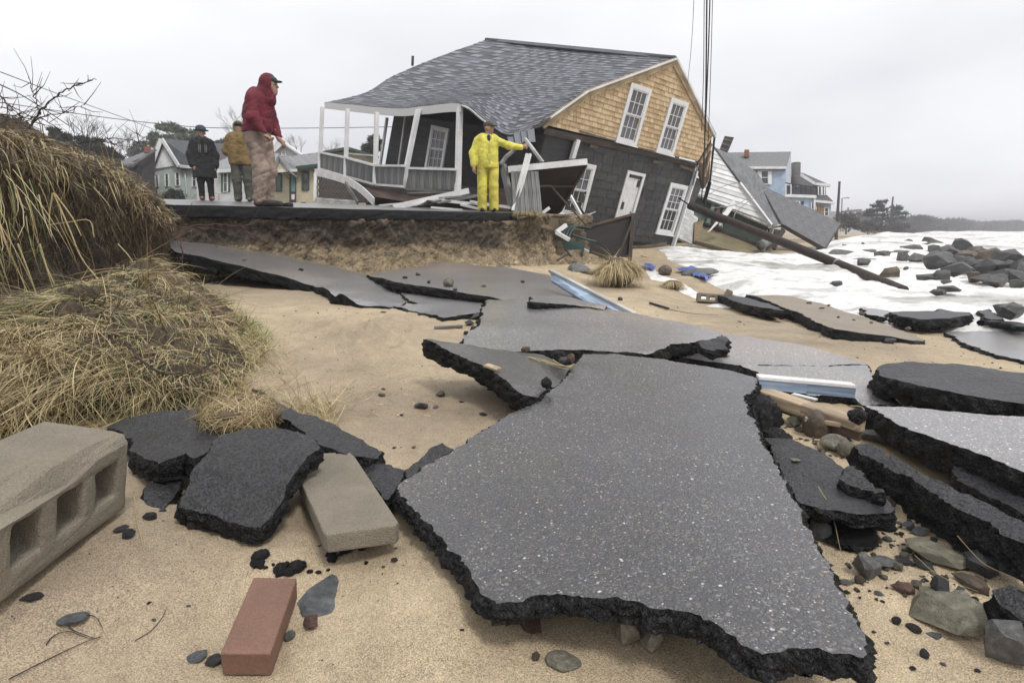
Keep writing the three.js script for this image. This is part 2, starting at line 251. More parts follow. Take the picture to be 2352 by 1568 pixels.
M.weather = wood(0.2, 0.2, 0.2); M.weather2 = wood(0.27, 0.27, 0.265); M.brown = wood(0.085, 0.06, 0.045); M.brown2 = wood(0.16, 0.1, 0.06); M.darkwood = wood(0.03, 0.024, 0.021);
M.timber = wood(0.7, 0.54, 0.37); M.pole = wood(0.06, 0.042, 0.035);
M.dark = flat(0.035, 0.035, 0.04); M.black = flat(0.012, 0.012, 0.013, { roughness: 0.5 });
M.bluePaint = wood(0.42, 0.55, 0.75, { roughness: 0.5 }); M.metal = flat(0.35, 0.35, 0.36, { roughness: 0.35, metalness: 0.8 });
M.pane = std({ color: lin(0.10, 0.10, 0.112), roughness: 0.1 }); M.paneDark = std({ color: lin(0.035, 0.036, 0.04), roughness: 0.12 });
M.paneLight = std({ color: lin(0.3, 0.3, 0.31), roughness: 0.15 });
const earthC = dataTex(1024, (u, v) => { const a = tf(u, v, 10, 5, 101), b = tf(u, v, 70, 3, 111), c = tf(u, v, 36, 2, 121); let q = 0.55 + 0.9 * (a - 0.5) + 0.7 * (b - 0.5); let r = 1, g = 1, bl = 1; if (c > 0.72) { q *= 1.5; bl = 1.2; } if (c < 0.24) q *= 0.5; q = Math.max(q, 0.08); return [s2(q * 0.75 * r), s2(q * 0.72 * g), s2(q * 0.68 * bl)]; });
const earthB = dataTex(1024, (u, v) => { const c = tf(u, v, 36, 2, 121); return 0.4 * tf(u, v, 14, 5, 101) + 0.3 * tf(u, v, 70, 3, 111) + (c > 0.7 ? 0.3 : 0); }, false);
M.earth = std({ map: earthC, bumpMap: earthB, bumpScale: 0.03, roughness: 0.95, vertexColors: true });
const stoneC = dataTex(512, (u, v) => { const a = tf(u, v, 5, 5, 131), b = tf(u, v, 80, 2, 141); const q = 0.75 + 0.6 * (a - 0.5) + 0.3 * (b - 0.5); return [q, q, q]; });
const stoneB = dataTex(512, (u, v) => 0.6 * tf(u, v, 8, 5, 131) + 0.4 * tf(u, v, 60, 2, 141), false);
const stone = (r, g, b, o = {}) => std({ map: stoneC, bumpMap: stoneB, bumpScale: 0.0035, color: lin(r, g, b), roughness: 0.55, ...o });
M.st = { grey: stone(0.2, 0.2, 0.2), dark: stone(0.05, 0.05, 0.055, { roughness: 0.4 }), brown: stone(0.15, 0.11, 0.075, { roughness: 0.4 }), olive: stone(0.23, 0.215, 0.15), pale: stone(0.36, 0.33, 0.26), red: stone(0.17, 0.085, 0.065), pink: stone(0.3, 0.2, 0.18), rust: stone(0.16, 0.12, 0.085), blue: stone(0.15, 0.16, 0.17), black: stone(0.022, 0.022, 0.024, { roughness: 0.35 }), boulder: stone(0.17, 0.17, 0.17, { bumpScale: 0.02 }), boulderD: stone(0.085, 0.082, 0.082, { bumpScale: 0.02, roughness: 0.4 }) };
const foamC = dataTex(1024, (u, v) => { const a = tn(u * 10 + 1.6 * tn(u * 8, v * 8, 8, 7), v * 40, 40, 151), b = tf(u, v, 30, 4, 161), c = tf(u, v, 6, 4, 171); const w = sstep(0.2, 0.55, 0.40 * a + 0.35 * b + 0.55 * c - 0.2); return [s2(lerp(0.46, 0.8, w)), s2(lerp(0.455, 0.795, w)), s2(lerp(0.44, 0.775, w))]; });
const foamB = dataTex(1024, (u, v) => 0.6 * tf(u, v, 24, 5, 161) + 0.4 * tf(u, v, 6, 4, 171), false);
M.foam = std({ map: foamC, bumpMap: foamB, bumpScale: 0.08, roughness: 0.45, vertexColors: true });
// ---------------------------------------------------------------- broken asphalt: ragged crust with a crumbling edge
function makeSlabGeo(pts, th, o = {}) {
  const s = o.s || 0.03, g = o.g || s * 5, amp = o.amp === undefined ? 0.012 : o.amp, sd = o.seed || 1, flare = o.flare || 0, lump = o.lump === undefined ? 0.012 : o.lump;
  const c = pts.reduce((a, p) => a.add(p), V3()).multiplyScalar(1 / pts.length);
  // least-squares plane
  let sxx = 0, sxz = 0, szz = 0, sxy = 0, szy = 0; for (const p of pts) { const x = p.x - c.x, z = p.z - c.z, y = p.y - c.y; sxx += x * x; sxz += x * z; szz += z * z; sxy += x * y; szy += z * y; }
  const det = sxx * szz - sxz * sxz || 1e-9, ka = (sxy * szz - szy * sxz) / det, kb = (szy * sxx - sxy * sxz) / det, plane = (x, z) => c.y + ka * (x - c.x) + kb * (z - c.z);
  const res = pts.map((p) => [p.x, p.z, p.y - plane(p.x, p.z)]);
  const yf = o.yf || ((x, z) => { let a = 0, w = 0; for (const r of res) { const k = 1 / Math.pow((x - r[0]) ** 2 + (z - r[1]) ** 2 + s * s, 1.2); a += k * r[2]; w += k; } return plane(x, z) + a / w; });
  let area = 0; for (let i = 0; i < pts.length; i++) { const p = pts[i], q = pts[(i + 1) % pts.length]; area += p.x * q.z - q.x * p.z; } const sg = area > 0 ? 1 : -1;
  const b = []; let along = 0;
  for (let i = 0; i < pts.length; i++) {
    const p = pts[i], q = pts[(i + 1) % pts.length], L = Math.hypot(q.x - p.x, q.z - p.z), n = Math.max(1, Math.round(L / s)), nx = sg * (q.z - p.z) / (L || 1), nz = -sg * (q.x - p.x) / (L || 1);
    for (let k = 0; k < n; k++) { const t = k / n, x = lerp(p.x, q.x, t), z = lerp(p.z, q.z, t), e = amp * (1.3 * fbm(x / (s * 5), sd, z / (s * 5), 3) + 0.6 * vn(x / s * 0.9, sd + 3, z / s * 0.9)); b.push({ x: x + nx * e, z: z + nz * e }); }
  }
  const m = b.length, nrm = b.map((p, i) => { const a = b[(i + m - 2) % m], d = b[(i + 2) % m], dx = d.x - a.x, dz = d.z - a.z, l = Math.hypot(dx, dz) || 1; return [sg * dz / l, -sg * dx / l]; });
  const pt = b.map((p) => [p.x, p.z]); let x0 = 1e9, x1 = -1e9, z0 = 1e9, z1 = -1e9; for (const p of b) { x0 = Math.min(x0, p.x); x1 = Math.max(x1, p.x); z0 = Math.min(z0, p.z); z1 = Math.max(z1, p.z); }
  const R = rng(sd * 31 + 7); for (let x = x0; x < x1; x += g) for (let z = z0; z < z1; z += g) { const X = x + R() * g * 0.5, Z = z + R() * g * 0.5; if (inPoly(X, Z, b) && distPoly(X, Z, b) > g * 0.45) pt.push([X, Z]); }
  const tri = delaunay(pt).filter((t) => inPoly((pt[t[0]][0] + pt[t[1]][0] + pt[t[2]][0]) / 3, (pt[t[0]][1] + pt[t[1]][1] + pt[t[2]][1]) / 3, b));
  const rg = o.relief || 0, ys = pt.map((p, i) => yf(p[0], p[1]) + (rg ? rg * fbm(p[0] * 14, sd, p[1] * 14, 3) * (i < m ? 0.3 : 1) : 0) + 0.006 * fbm(p[0] * 2.5, sd, p[1] * 2.5, 2));
  const us = 1 / 1.5, ca = Math.cos(sd * 1.7), sa = Math.sin(sd * 1.7), pos = [], uv = [], idx = [];
  pt.forEach((p, i) => { pos.push(p[0], ys[i], p[1]); uv.push((p[0] * ca + p[1] * sa) * us + sd * 0.37, (-p[0] * sa + p[1] * ca) * us + sd * 0.21); });
  for (const t of tri) idx.push(t[0], t[1], t[2]);
  const tint = []; for (const p of pt) { const k = 1 + 0.32 * fbm(p[0] * 1.6, sd, p[1] * 1.6, 4) + 0.16 * fbm(p[0] * 9, sd, p[1] * 9, 3), w = 0.42 * sstep(0.08, 0.42, fbm(p[0] * 1.1 + 9, sd * 2, p[1] * 1.1, 4)); tint.push(lerp(k, 2.0, w), lerp(k, 1.62, w), lerp(k, 1.15, w)); }
  const top = geoFrom(pos, idx, uv, tint), nr = o.rows || 6, sp = [], su = [], si = []; let run = 0;
  for (let k = 0; k <= nr; k++) { run = 0; for (let i = 0; i < m; i++) { const t = k / nr, p = b[i]; if (i) run += Math.hypot(p.x - b[i - 1].x, p.z - b[i - 1].z); const q = Math.sin(Math.PI * Math.min(1, t * 1.0)), e = k === 0 ? 0 : flare * t + lump * (0.35 * q + q * 1.1 * fbm(p.x / (lump * 1.6), t * th / (lump * 1.6) + sd, p.z / (lump * 1.6), 3) + 0.85 * vn(p.x / (lump * 0.55), t * th / (lump * 0.55), p.z / (lump * 0.55))), dy = k === nr ? th * (1 + 0.25 * fbm(p.x / 0.06, sd, p.z / 0.06, 2)) : t * th; sp.push(p.x + nrm[i][0] * e, ys[i] - dy, p.z + nrm[i][1] * e); su.push(run * 2.2, t * th * 2.2); } }
  for (let k = 0; k < nr; k++) for (let i = 0; i < m; i++) { const j = (i + 1) % m, a = k * m + i, d = k * m + j; si.push(a, d, a + m, d, d + m, a + m); }
  const o0 = nr * m, inner = sp.length / 3; for (let i = m; i < pt.length; i++) { sp.push(pt[i][0], ys[i] - th * (1 + 0.15 * fbm(pt[i][0] * 12, sd, pt[i][1] * 12, 2)), pt[i][1]); su.push(pt[i][0] * 2, pt[i][1] * 2); }
  const map = (i) => (i < m ? o0 + i : inner + i - m); for (const t of tri) si.push(map(t[0]), map(t[2]), map(t[1]));
  return { top, side: geoFrom(sp, si, su), yf, outline: b };
}
let slabSeed = 3;
const SL = [];
function slab(label, pts, th, o = {}) {
  const w = pts.map((q) => (q.isVector3 ? q : q.length > 4 ? G(q[0], q[1], q[3]) : q.length > 3 ? P(q[0], q[1], q[3]) : H(q[0], q[1], q[2]))), dist = w.reduce((a, p) => a + Math.hypot(p.x, p.z), 0) / w.length;
  const g = makeSlabGeo(w, th, { s: clamp(dist * 0.0065, 0.011, 0.08), amp: clamp(dist * 0.005, 0.008, 0.03), lump: clamp(dist * 0.007, 0.011, 0.03), seed: slabSeed++, ...o });
  const t = thing(o.name || 'asphalt_slab', label, o.cat || 'asphalt slab', o.group);
  part('surface', g.top, o.mat || (slabSeed < 5 ? M.asphalt : M.asphaltSkyPale), t); part('broken_edge', g.side, o.side || M.edge, t);
  SL.push(g); return autoSettle(t);
}
// ---------------------------------------------------------------- the beach
function polarGrid(rs, ths, yf, keep, colf, uvs) {
  const pos = [], uv = [], col = [], idx = [], ok = [], nt = ths.length;
  for (const r of rs) for (const t of ths) { const x = Math.sin(t) * r, z = -Math.cos(t) * r, y = yf(x, z, r, t); pos.push(x, y === null ? 0 : y, z); ok.push(y !== null); uv.push(x * uvs, z * uvs); col.push(...colf(x, z)); }
  for (let j = 0; j < rs.length - 1; j++) for (let i = 0; i < nt - 1; i++) { const a = j * nt + i, q = [a, a + 1, a + nt, a + nt + 1]; if (keep && !q.some((k) => ok[k])) continue; if (!q.every((k) => ok[k])) continue; idx.push(q[0], q[1], q[2], q[1], q[3], q[2]); }
  return geoFrom(pos, idx, uv, col);
}
const front = []; for (let t = -Math.PI; t < -1.0; t += 0.05) front.push(t); for (let t = -1.0; t < 1.0; t += 0.0052) front.push(t); for (let t = 1.0; t < Math.PI; t += 0.05) front.push(t); front.push(Math.PI);
const rings = [0.02, 0.2, 0.4, 0.6]; while (rings[rings.length - 1] < 14) rings.push(rings[rings.length - 1] * 1.0115); while (rings[rings.length - 1] < 2500) rings.push(rings[rings.length - 1] * 1.06);
const footprints = [[820, 745], [860, 735], [800, 765], [905, 760], [850, 775], [760, 770], [880, 790]].map((q) => H(q[0], q[1], 0.02));
structure('sand_beach', polarGrid(rings, front, (x, z, r) => { let y = hT(x, z) - (r > 400 ? (r - 400) * 0.002 : 0); if (r > 0.7 && r < 12) { y += 0.006 * fbm(x * 16 + 0.4 * z, 2, z * 30, 2) * sstep(0.7, 2, r); for (const f of footprints) { const d = Math.hypot((x - f.x) / 0.16, (z - f.z) / 0.26); if (d < 1.6) y -= 0.045 * Math.exp(-d * d * 3) - 0.03 * Math.exp(-(d - 1) * (d - 1) * 12); } } return y; }, null,
  (x, z) => { const n = fbm(x * 0.9, 3, z * 0.9, 4), m = fbm(x * 4, 8, z * 4, 3), k = 0.95 + 0.34 * n + 0.16 * m; return [k, k * (0.99 + 0.02 * m), k * (1 - 0.05 * n)]; }, 0.5), M.sand, 'wet tan storm-washed beach sand');

// ---------------------------------------------------------------- the sea: white surf over grey water
const shore = [[1512, 570], [1520, 582], [1548, 602], [1600, 616], [1640, 626], [1618, 646], [1651, 663], [1715, 682], [1837, 699], [1905, 712], [1990, 738], [2060, 754], [2352, 770], [2700, 800]].map((q) => G(q[0], q[1]));
const seaPoly = [...shore, V3(60, 0, 0), V3(700, 0, -60), V3(1600, 0, -500), P(2900, 533, 400), P(2400, 533, 400), P(2160, 535, 300), P(2090, 540, 150), P(2030, 545, 90), P(1965, 553, 60), P(1920, 566, 36), P(1870, 580, 25), P(1800, 590, 21), P(1760, 596, 18.4), P(1671, 578, 20.5), P(1590, 560, 21.5)];
const swash = [[[1452, 606], [1500, 612], [1520, 632], [1556, 640], [1580, 655], [1620, 680], [1650, 688], [1600, 686], [1560, 668], [1545, 655], [1490, 640], [1480, 622]], [[1640, 702], [1672, 706], [1668, 694], [1650, 690]]].map((l) => l.map((q) => G(q[0], q[1])));
const wobble = (x, z) => { const r = Math.hypot(x, z); return r * (0.018 * fbm(x * 4 / Math.sqrt(r), 5, z * 4 / Math.sqrt(r), 4)); };
const seaIn = (x, z) => { let d = (inPoly(x, z, seaPoly) ? 1 : -1) * distPoly(x, z, seaPoly); for (const s of swash) d = Math.max(d, (inPoly(x, z, s) ? 1 : -1) * distPoly(x, z, s)); return d + wobble(x, z); };
{
  const th = []; for (let t = 0.12; t < 1.75; t += t < 0.95 ? 0.0038 : 0.03) th.push(t);
  const rr = [3.6]; while (rr[rr.length - 1] < 60) rr.push(rr[rr.length - 1] * 1.012); while (rr[rr.length - 1] < 480) rr.push(rr[rr.length - 1] * 1.03);
  const sea = structure('sea', polarGrid(rr, th, (x, z, r) => {
    const d = seaIn(x, z), e = r * 0.012; if (d < -e * 3) return null;
    const k = sstep(-e, e * 4, d), big = sstep(14, 45, r), sw = Math.sin(x * 0.16 + z * 0.05 + 1.5 * fbm(x * 0.05, 1, z * 0.05, 2)) * 0.5 * big;
    return hT(x, z) - 0.03 * (1 - sstep(-e, 0, d)) + k * (0.06 + 0.13 * fbm(x * 0.8, 3, z * 1.7, 4) + 0.05 * Math.abs(fbm(x * 3, 7, z * 6, 3))) + sw * k + 0.35 * sstep(40, 90, r) * k + 0.25 * big * fbm(x * 0.12, 9, z * 0.3, 3) * k;
  }, true, (x, z) => { const s = Math.sqrt(14 / (Math.hypot(x, z) + 4)), n = fbm((x * 0.5 + z * 0.25) * s, 2, (z * 1.6 - x * 0.5) * s, 5), w = sstep(-0.5, -0.12, n), f = 0.97 + 0.08 * n; return [f * lerp(0.6, 1, w), f * lerp(0.59, 1, w), f * lerp(0.57, 1, w)]; }, 0.22), M.foam, 'white foaming storm surf');
}

// ---------------------------------------------------------------- upland: road level behind the washed-out edge
const EL = P(392, 470, 7.7), ER = P(1192, 489, 11.9), eDir = ER.clone().sub(EL).setY(0).normalize(), eIn = V3(eDir.z, 0, -eDir.x); if (eIn.z > 0) eIn.negate();
const yUp = (x, z) => { const d = Math.max(0, (x - EL.x) * eIn.x + (z - EL.z) * eIn.z); return lerp(EL.y, ER.y, clamp((x - EL.x) / (ER.x - EL.x), 0, 1)) + 0.052 * Math.min(d, 5) + 0.041 * clamp(d - 5, 0, 22) + 0.012 * clamp(d - 27, 0, 60); };
const edgePt = (t) => EL.clone().lerp(ER, t);
function sheet(name, outline, th, mat, yf, grid, uvs, jit) {
  const b = []; for (let i = 0; i < outline.length; i++) { const p = outline[i], q = outline[(i + 1) % outline.length], n = Math.max(1, Math.round(p.distanceTo(q) / grid)); for (let k = 0; k < n; k++) b.push(p.clone().lerp(q, k / n)); }
  const pt = b.map((p) => [p.x, p.z]); let x0 = 1e9, x1 = -1e9, z0 = 1e9, z1 = -1e9; for (const p of b) { x0 = Math.min(x0, p.x); x1 = Math.max(x1, p.x); z0 = Math.min(z0, p.z); z1 = Math.max(z1, p.z); }
  const R = rng(9); for (let x = x0; x < x1; x += grid * 1.5) for (let z = z0; z < z1; z += grid * 1.5) { const X = x + R() * grid * 0.4, Z = z + R() * grid * 0.4; if (inPoly(X, Z, b) && distPoly(X, Z, b) > grid * 0.6) pt.push([X, Z]); }
  const tri = delaunay(pt).filter((t) => inPoly((pt[t[0]][0] + pt[t[1]][0] + pt[t[2]][0]) / 3, (pt[t[0]][1] + pt[t[1]][1] + pt[t[2]][1]) / 3, b));
  const pos = [], uv = [], idx = []; for (const p of pt) { pos.push(p[0], yf(p[0], p[1]), p[1]); uv.push(p[0] * uvs, p[1] * uvs); } for (const t of tri) idx.push(...t);
  const n = pt.length; for (const p of pt) { pos.push(p[0], yf(p[0], p[1]) - th, p[1]); uv.push(p[0] * uvs, p[1] * uvs); } for (const t of tri) idx.push(t[0] + n, t[2] + n, t[1] + n);
  const m = b.length; for (let i = 0; i < m; i++) { const j = (i + 1) % m; idx.push(i, j, i + n, j, j + n, i + n); }
  return structure(name, geoFrom(pos, idx, uv), mat);
}
const lawnC = dataTex(512, (u, v) => { const a = tf(u, v, 10, 5, 201), b = tf(u, v, 90, 2, 205); const q = 0.6 + 0.7 * (a - 0.5) + 0.5 * (b - 0.5); return [s2(0.17 * q), s2(0.14 * q), s2(0.08 * q)]; });
M.lawn = std({ map: lawnC, bumpMap: earthB, bumpScale: 0.03 });
const corner = P(1276, 500, 12.3);
sheet('upland_ground', [edgePt(-0.05).add(eIn.clone().multiplyScalar(0.5)), edgePt(0.5).add(eIn.clone().multiplyScalar(0.5)), edgePt(1.02).add(eIn.clone().multiplyScalar(0.2)), corner, V3(1.8, 0, -14.6), V3(2.2, 0, -18), V3(4.5, 0, -24), V3(9, 0, -33), V3(14, 0, -41), V3(22, 0, -52), V3(34, 0, -80), V3(52, 0, -120), V3(90, 0, -220), V3(100, 0, -420), V3(-260, 0, -420), V3(-260, 0, -6), V3(-7.5, 0, -7)], 0.5, M.lawn, (x, z) => yUp(x, z) - 0.09 + 0.05 * fbm(x * 0.4, 1, z * 0.4, 3) * sstep(14, 22, -z), 6, 0.4);
// the road: asphalt crust breaking off at the scarp
const roadPts = []; for (let i = 0; i <= 26; i++) { const t = i / 26, p = edgePt(t); p.add(eIn.clone().multiplyScalar(0.10 * fbm(t * 9, 1, 3, 3) + (t > 0.93 ? (t - 0.93) * 2 : 0))); roadPts.push(p); }
roadPts.push(P(1180, 470, 13.0), P(1000, 467, 14.6), P(700, 465, 17), P(400, 464, 17), P(200, 464, 15), P(300, 467, 8.6));
{
  const road = makeSlabGeo(roadPts.map((p) => V3(p.x, yUp(p.x, p.z), p.z)), 0.17, { s: 0.07, g: 0.8, flare: 0.03, lump: 0.03, amp: 0.03, yf: yUp });
  const r = structure('road', road.top, M.asphalt, 'wet asphalt road surface'); part('broken_edge', road.side, M.edge, r);
}
// eroded scarp under the road
const SC = []; for (let i = 0; i <= 12; i++) SC.push(edgePt(-0.1 + 1.1 * i / 12)); SC.push(P(1240, 494, 12.1), corner, V3(1.75, 0, -13.6), V3(2.0, 0, -16), V3(2.4, 0, -19));
const scOut = SC.map((p, i) => { const a = SC[Math.max(0, i - 1)], b = SC[Math.min(SC.length - 1, i + 1)], d = b.clone().sub(a).setY(0).normalize(); return V3(-d.z, 0, d.x); });
const scRow = (off, f) => SC.map((p, i) => { const n = scOut[i].clone(); if (n.z < -0.2) n.negate(); const q = p.clone().setY(0).add(n.multiplyScalar(off)), top = yUp(p.x, p.z) - (i > 12 ? 0.02 : 0.15), bot = hT0(q.x, q.z) - 0.12; q.y = lerp(top, bot, f); return q; });
const scarp = lofted([scRow(-0.5, 0), scRow(-0.03, 0.0), scRow(-0.04, 0.18), scRow(-0.02, 0.42), scRow(0.06, 0.62), scRow(0.18, 0.78), scRow(0.45, 0.9), scRow(0.95, 1)], 420, 80,
  (p, a, b) => { const m = sstep(0.12, 0.2, b); const gul = Math.abs(fbm(a * 40, 2, b * 1.5, 3)); return m * (0.12 * fbm(p.x * 2.2, p.y * 2.2, p.z * 2.2, 4) + 0.075 * fbm(p.x * 8, p.y * 8, p.z * 8, 3) + 0.03 * vn(p.x * 26, p.y * 26, p.z * 26) - 0.08 * gul * sstep(0.4, 0.7, b) * (1 - sstep(0.85, 1, b))); }, 1.3,
  (p, a, b) => { const n = fbm(p.x * 1.3, p.y * 4, p.z * 1.3, 3), y = p.y + 0.12 * n + (a > 0.6 ? 0.1 : 0); const sand = 1 - sstep(0.38, 0.56, y), gra = sstep(0.52, 0.6, y) * (1 - sstep(0.82, 0.95, y)), k = 0.85 + 0.3 * fbm(p.x * 6, p.y * 6, p.z * 6, 3); const base = a > 0.66 ? [0.46, 0.37, 0.24] : [0.24, 0.185, 0.12]; const c = base.map((q, i) => lerp(lerp(q, [0.62, 0.5, 0.325][i], sand), [0.15, 0.125, 0.095][i], gra * (a > 0.66 ? 0.4 : 0.8))); return c.map((q) => q * k * 0.95); }, [7, 1.3]);
structure('eroded_scarp', scarp.geo, M.earth, 'washed-out earth bank under the road');
// ---------------------------------------------------------------- broken road slabs
slab('big speckled asphalt slab lying flat with a concrete paver at its corner', [[1340, 812, 0.140], [1400, 812, 0.140], [1500, 822, 0.140], [1600, 838, 0.140], [1680, 851, 0.140], [1738, 868, 0.130], [1741, 884, 0.130], [1722, 904, 0.130], [1704, 908, 0.130], [1715, 932, 0.130], [1740, 985, 0.120], [1764, 1035, 0.120], [1790, 1085, 0.115], [1825, 1150, 0.110], [1850, 1200, 0.110], [1885, 1262, 0.110], [1915, 1320, 0.115], [1941, 1375, 0.120], [1967, 1432, 0.125], [1990, 1480, 0.125], [1998, 1508, 0.125], [1985, 1519, 0.125], [1930, 1505, 0.125], [1880, 1490, 0.125], [1838, 1486, 0.125], [1790, 1497, 0.125], [1752, 1505, 0.125], [1712, 1478, 0.125], [1650, 1440, 0.120], [1560, 1402, 0.115], [1490, 1390, 0.110], [1420, 1374, 0.110], [1340, 1364, 0.105], [1290, 1361, 0.100], [1240, 1365, 0.095], [1190, 1376, 0.085], [1140, 1384, 0.075], [1118, 1376, 0.070], [1092, 1342, 0.070], [1053, 1278, 0.070], [986, 1205, 0.070], [935, 1150, 0.065], [908, 1120, 0.065], [930, 1100, 0.070], [1000, 1058, 0.080], [1042, 1033, 0.085], [1110, 985, 0.090], [1180, 946, 0.100], [1222, 928, 0.105], [1290, 880, 0.120], [1312, 848, 0.130]], 0.037, { s: 0.009, g: 0.045, amp: 0.01, lump: 0.01, flare: 0.016, rows: 7 });
slab('broad domed asphalt slab with the pale blue board lying across its far edge', [[1117, 687, 0.12], [1220, 688, 0.16], [1350, 698, 0.16], [1450, 718, 0.13], [1577, 744, 0.1], [1652, 762, 0.09], [1667, 773, 0.09], [1610, 782, 0.09], [1539, 790, 0.1], [1513, 803, 0.1], [1484, 814, 0.09], [1400, 806, 0.08], [1337, 803, 0.08], [1194, 805, 0.09], [1138, 803, 0.09], [1063, 791, 0.09], [1067, 773, 0.1], [1097, 751, 0.12], [1108, 724, 0.12]], 0.08);
slab('dark tilted asphalt slab with thick crumbling edge and straw on it', [[973, 781, 0.24], [1037, 810, 0.22], [1116, 844, 0.19], [1164, 874, 0.17], [1202, 910, 0.14], [1236, 913, 0.12], [1268, 893, 0.11], [1300, 871, 0.1], [1318, 848, 0.09], [1251, 816, 0.11], [1194, 809, 0.13], [1138, 803, 0.17], [1063, 791, 0.22], [988, 778, 0.25]], 0.085, { side: M.edge, lump: 0.02, rows: 8, s: 0.016, mat: M.asphalt });
slab('long asphalt slab propped up against the bank under the road', [[379, 538, 0, 8.0], [508, 562, 0, 8.3], [635, 584, 0, 8.6], [733, 604, 0, 8.8], [840, 629, 0, 8.9], [896, 655, 0.05], [919, 680, 0.04], [933, 696, 0.035], [896, 704, 0.04], [829, 701, 0.05], [757, 690, 0.06], [798, 676, 0.13], [784, 673, 0.15], [719, 656, 0, 7.0], [606, 624, 0, 7.1], [508, 601, 0, 7.25], [410, 580, 0, 7.3], [383, 562, 0, 7.4]], 0.13);
slab('sandy asphalt slab with a round stone resting on it', [[842, 631, 0.14], [930, 616, 0, 9.6], [1022, 602, 0, 10], [1146, 612, 0, 9.9], [1258, 630, 0, 9.0], [1322, 680, 0.05], [1240, 694, 0.08], [1176, 690, 0.1], [1108, 678, 0.14], [1014, 664, 0.16], [902, 646, 0.16]], 0.1);
slab('low asphalt slab between the sandy slab and the domed slab', [[913, 667, 0.05], [1007, 677, 0.06], [1108, 688, 0.07], [1106, 717, 0.07], [1086, 721, 0.06], [1018, 730, 0.05], [960, 716, 0.03], [902, 703, 0.04], [958, 698, 0.06], [928, 681, 0.05]], 0.06);
slab('narrow asphalt strip under the raised end of the blue board', [[1221, 681, 0.2], [1290, 678, 0.2], [1400, 700, 0.17], [1390, 712, 0.14], [1352, 704, 0.16], [1290, 697, 0.18], [1222, 692, 0.2]], 0.06);
slab('flat wet asphalt sheet sunk in the sand beside the domed slab', [[1577, 746, 0.03], [1662, 764, 0.0], [1760, 779, -0.02], [1850, 794, -0.03], [1930, 815, -0.04], [1990, 836, -0.04], [1900, 840, -0.03], [1745, 838, -0.02], [1690, 838, 0.0], [1600, 826, 0.0], [1500, 816, 0.01], [1530, 800, 0.02], [1600, 784, 0.03], [1640, 770, 0.03]], 0.06);
slab('wet asphalt slab with black left edge behind the blue and white plank', [[1703, 838, 0.03], [1740, 838, 0.03], [1850, 841, 0.02], [1990, 838, 0.0], [2010, 862, -0.01], [2040, 900, -0.02], [2070, 930, -0.02], [1985, 930, -0.01], [1950, 905, 0.01], [1860, 905, 0.0], [1765, 868, 0.03]], 0.07);
slab('long asphalt slab with sand on top and stones scattered over it near the surf', [[1713, 697, 0, 0.136, 1], [1808, 697, 0, 0.110, 1], [1878, 710, 0, 0.090, 1], [1984, 740, 0, 0.061, 1], [2072, 768, 0, 0.036, 1], [2124, 789, 0, 0.022, 1], [2100, 791, 0, 0.028, 1], [2029, 785, 0, 0.048, 1], [1913, 779, 0, 0.081, 1], [1861, 754, 0, 0.095, 1], [1790, 724, 0, 0.115, 1]], 0.11, { mat: M.sandyTop });
slab('short black asphalt piece at the raised end of the sandy long slab', [[1650, 698, 0, 0.130, 1], [1668, 695, 0, 0.130, 1], [1720, 706, 0, 0.130, 1], [1775, 728, 0, 0.130, 1], [1800, 742, 0, 0.130, 1], [1745, 733, 0, 0.130, 1], [1690, 716, 0, 0.130, 1]], 0.09, { mat: M.under });
slab('dark asphalt slab lifted at the foam line', [[2037, 747, 0, 0.140, 1], [2124, 743, 0, 0.140, 1], [2222, 747, 0, 0.140, 1], [2219, 757, 0, 0.140, 1], [2177, 766, 0, 0.140, 1], [2117, 768, 0, 0.140, 1], [2072, 759, 0, 0.140, 1]], 0.1, { mat: M.under });
slab('small grey asphalt scrap standing in the foam', [[1980, 721, 0, 0.080, 1], [2038, 730, 0, 0.080, 1], [2033, 746, 0, 0.080, 1], [1990, 738, 0, 0.080, 1]], 0.05);
slab('wet flat asphalt sheet at the foam edge', [[2174, 770, 0, 0.025, 1], [2250, 766, 0, 0.025, 1], [2400, 772, 0, 0.025, 1], [2500, 790, 0, 0.025, 1], [2450, 850, 0, 0.025, 1], [2352, 836, 0, 0.025, 1], [2290, 822, 0, 0.025, 1], [2200, 790, 0, 0.025, 1]], 0.05);
slab('thick black asphalt slab with a wet shiny top', [[2019, 845, 0.1], [2050, 836, 0.12], [2099, 830, 0.13], [2200, 836, 0.14], [2352, 856, 0.14], [2540, 880, 0.14], [2520, 960, 0.12], [2352, 925, 0.12], [2244, 912, 0.12], [2169, 896, 0.12], [2069, 876, 0.11], [2025, 862, 0.1]], 0.1, { mat: M.under, lump: 0.03, relief: 0.012 });
slab('lower black layer jutting out under the thick black slab', [[2003, 870, 0.03], [2060, 872, 0.03], [2160, 905, 0.03], [2250, 930, 0.03], [2400, 955, 0.03], [2380, 970, 0.02], [2236, 951, 0.02], [2150, 925, 0.02], [2050, 893, 0.02], [2010, 882, 0.02]], 0.05, { mat: M.under });
slab('pale wet asphalt slab with a tall black broken edge', [[1988, 931, 0.1], [2119, 939, 0.11], [2234, 949, 0.11], [2352, 954, 0.11], [2560, 970, 0.1], [2640, 1160, 0.12], [2450, 1120, 0.13], [2352, 1083, 0.135], [2270, 1052, 0.135], [2169, 1014, 0.13], [2059, 972, 0.12]], 0.09, { s: 0.014, rows: 7 });
slab('rough black asphalt block under the pale wet slab', [[2189, 1066, 0.075], [2240, 1070, 0.08], [2352, 1120, 0.08], [2480, 1170, 0.08], [2500, 1240, 0.06], [2352, 1180, 0.06], [2262, 1132, 0.06], [2200, 1100, 0.06]], 0.07, { mat: M.under, relief: 0.015 });
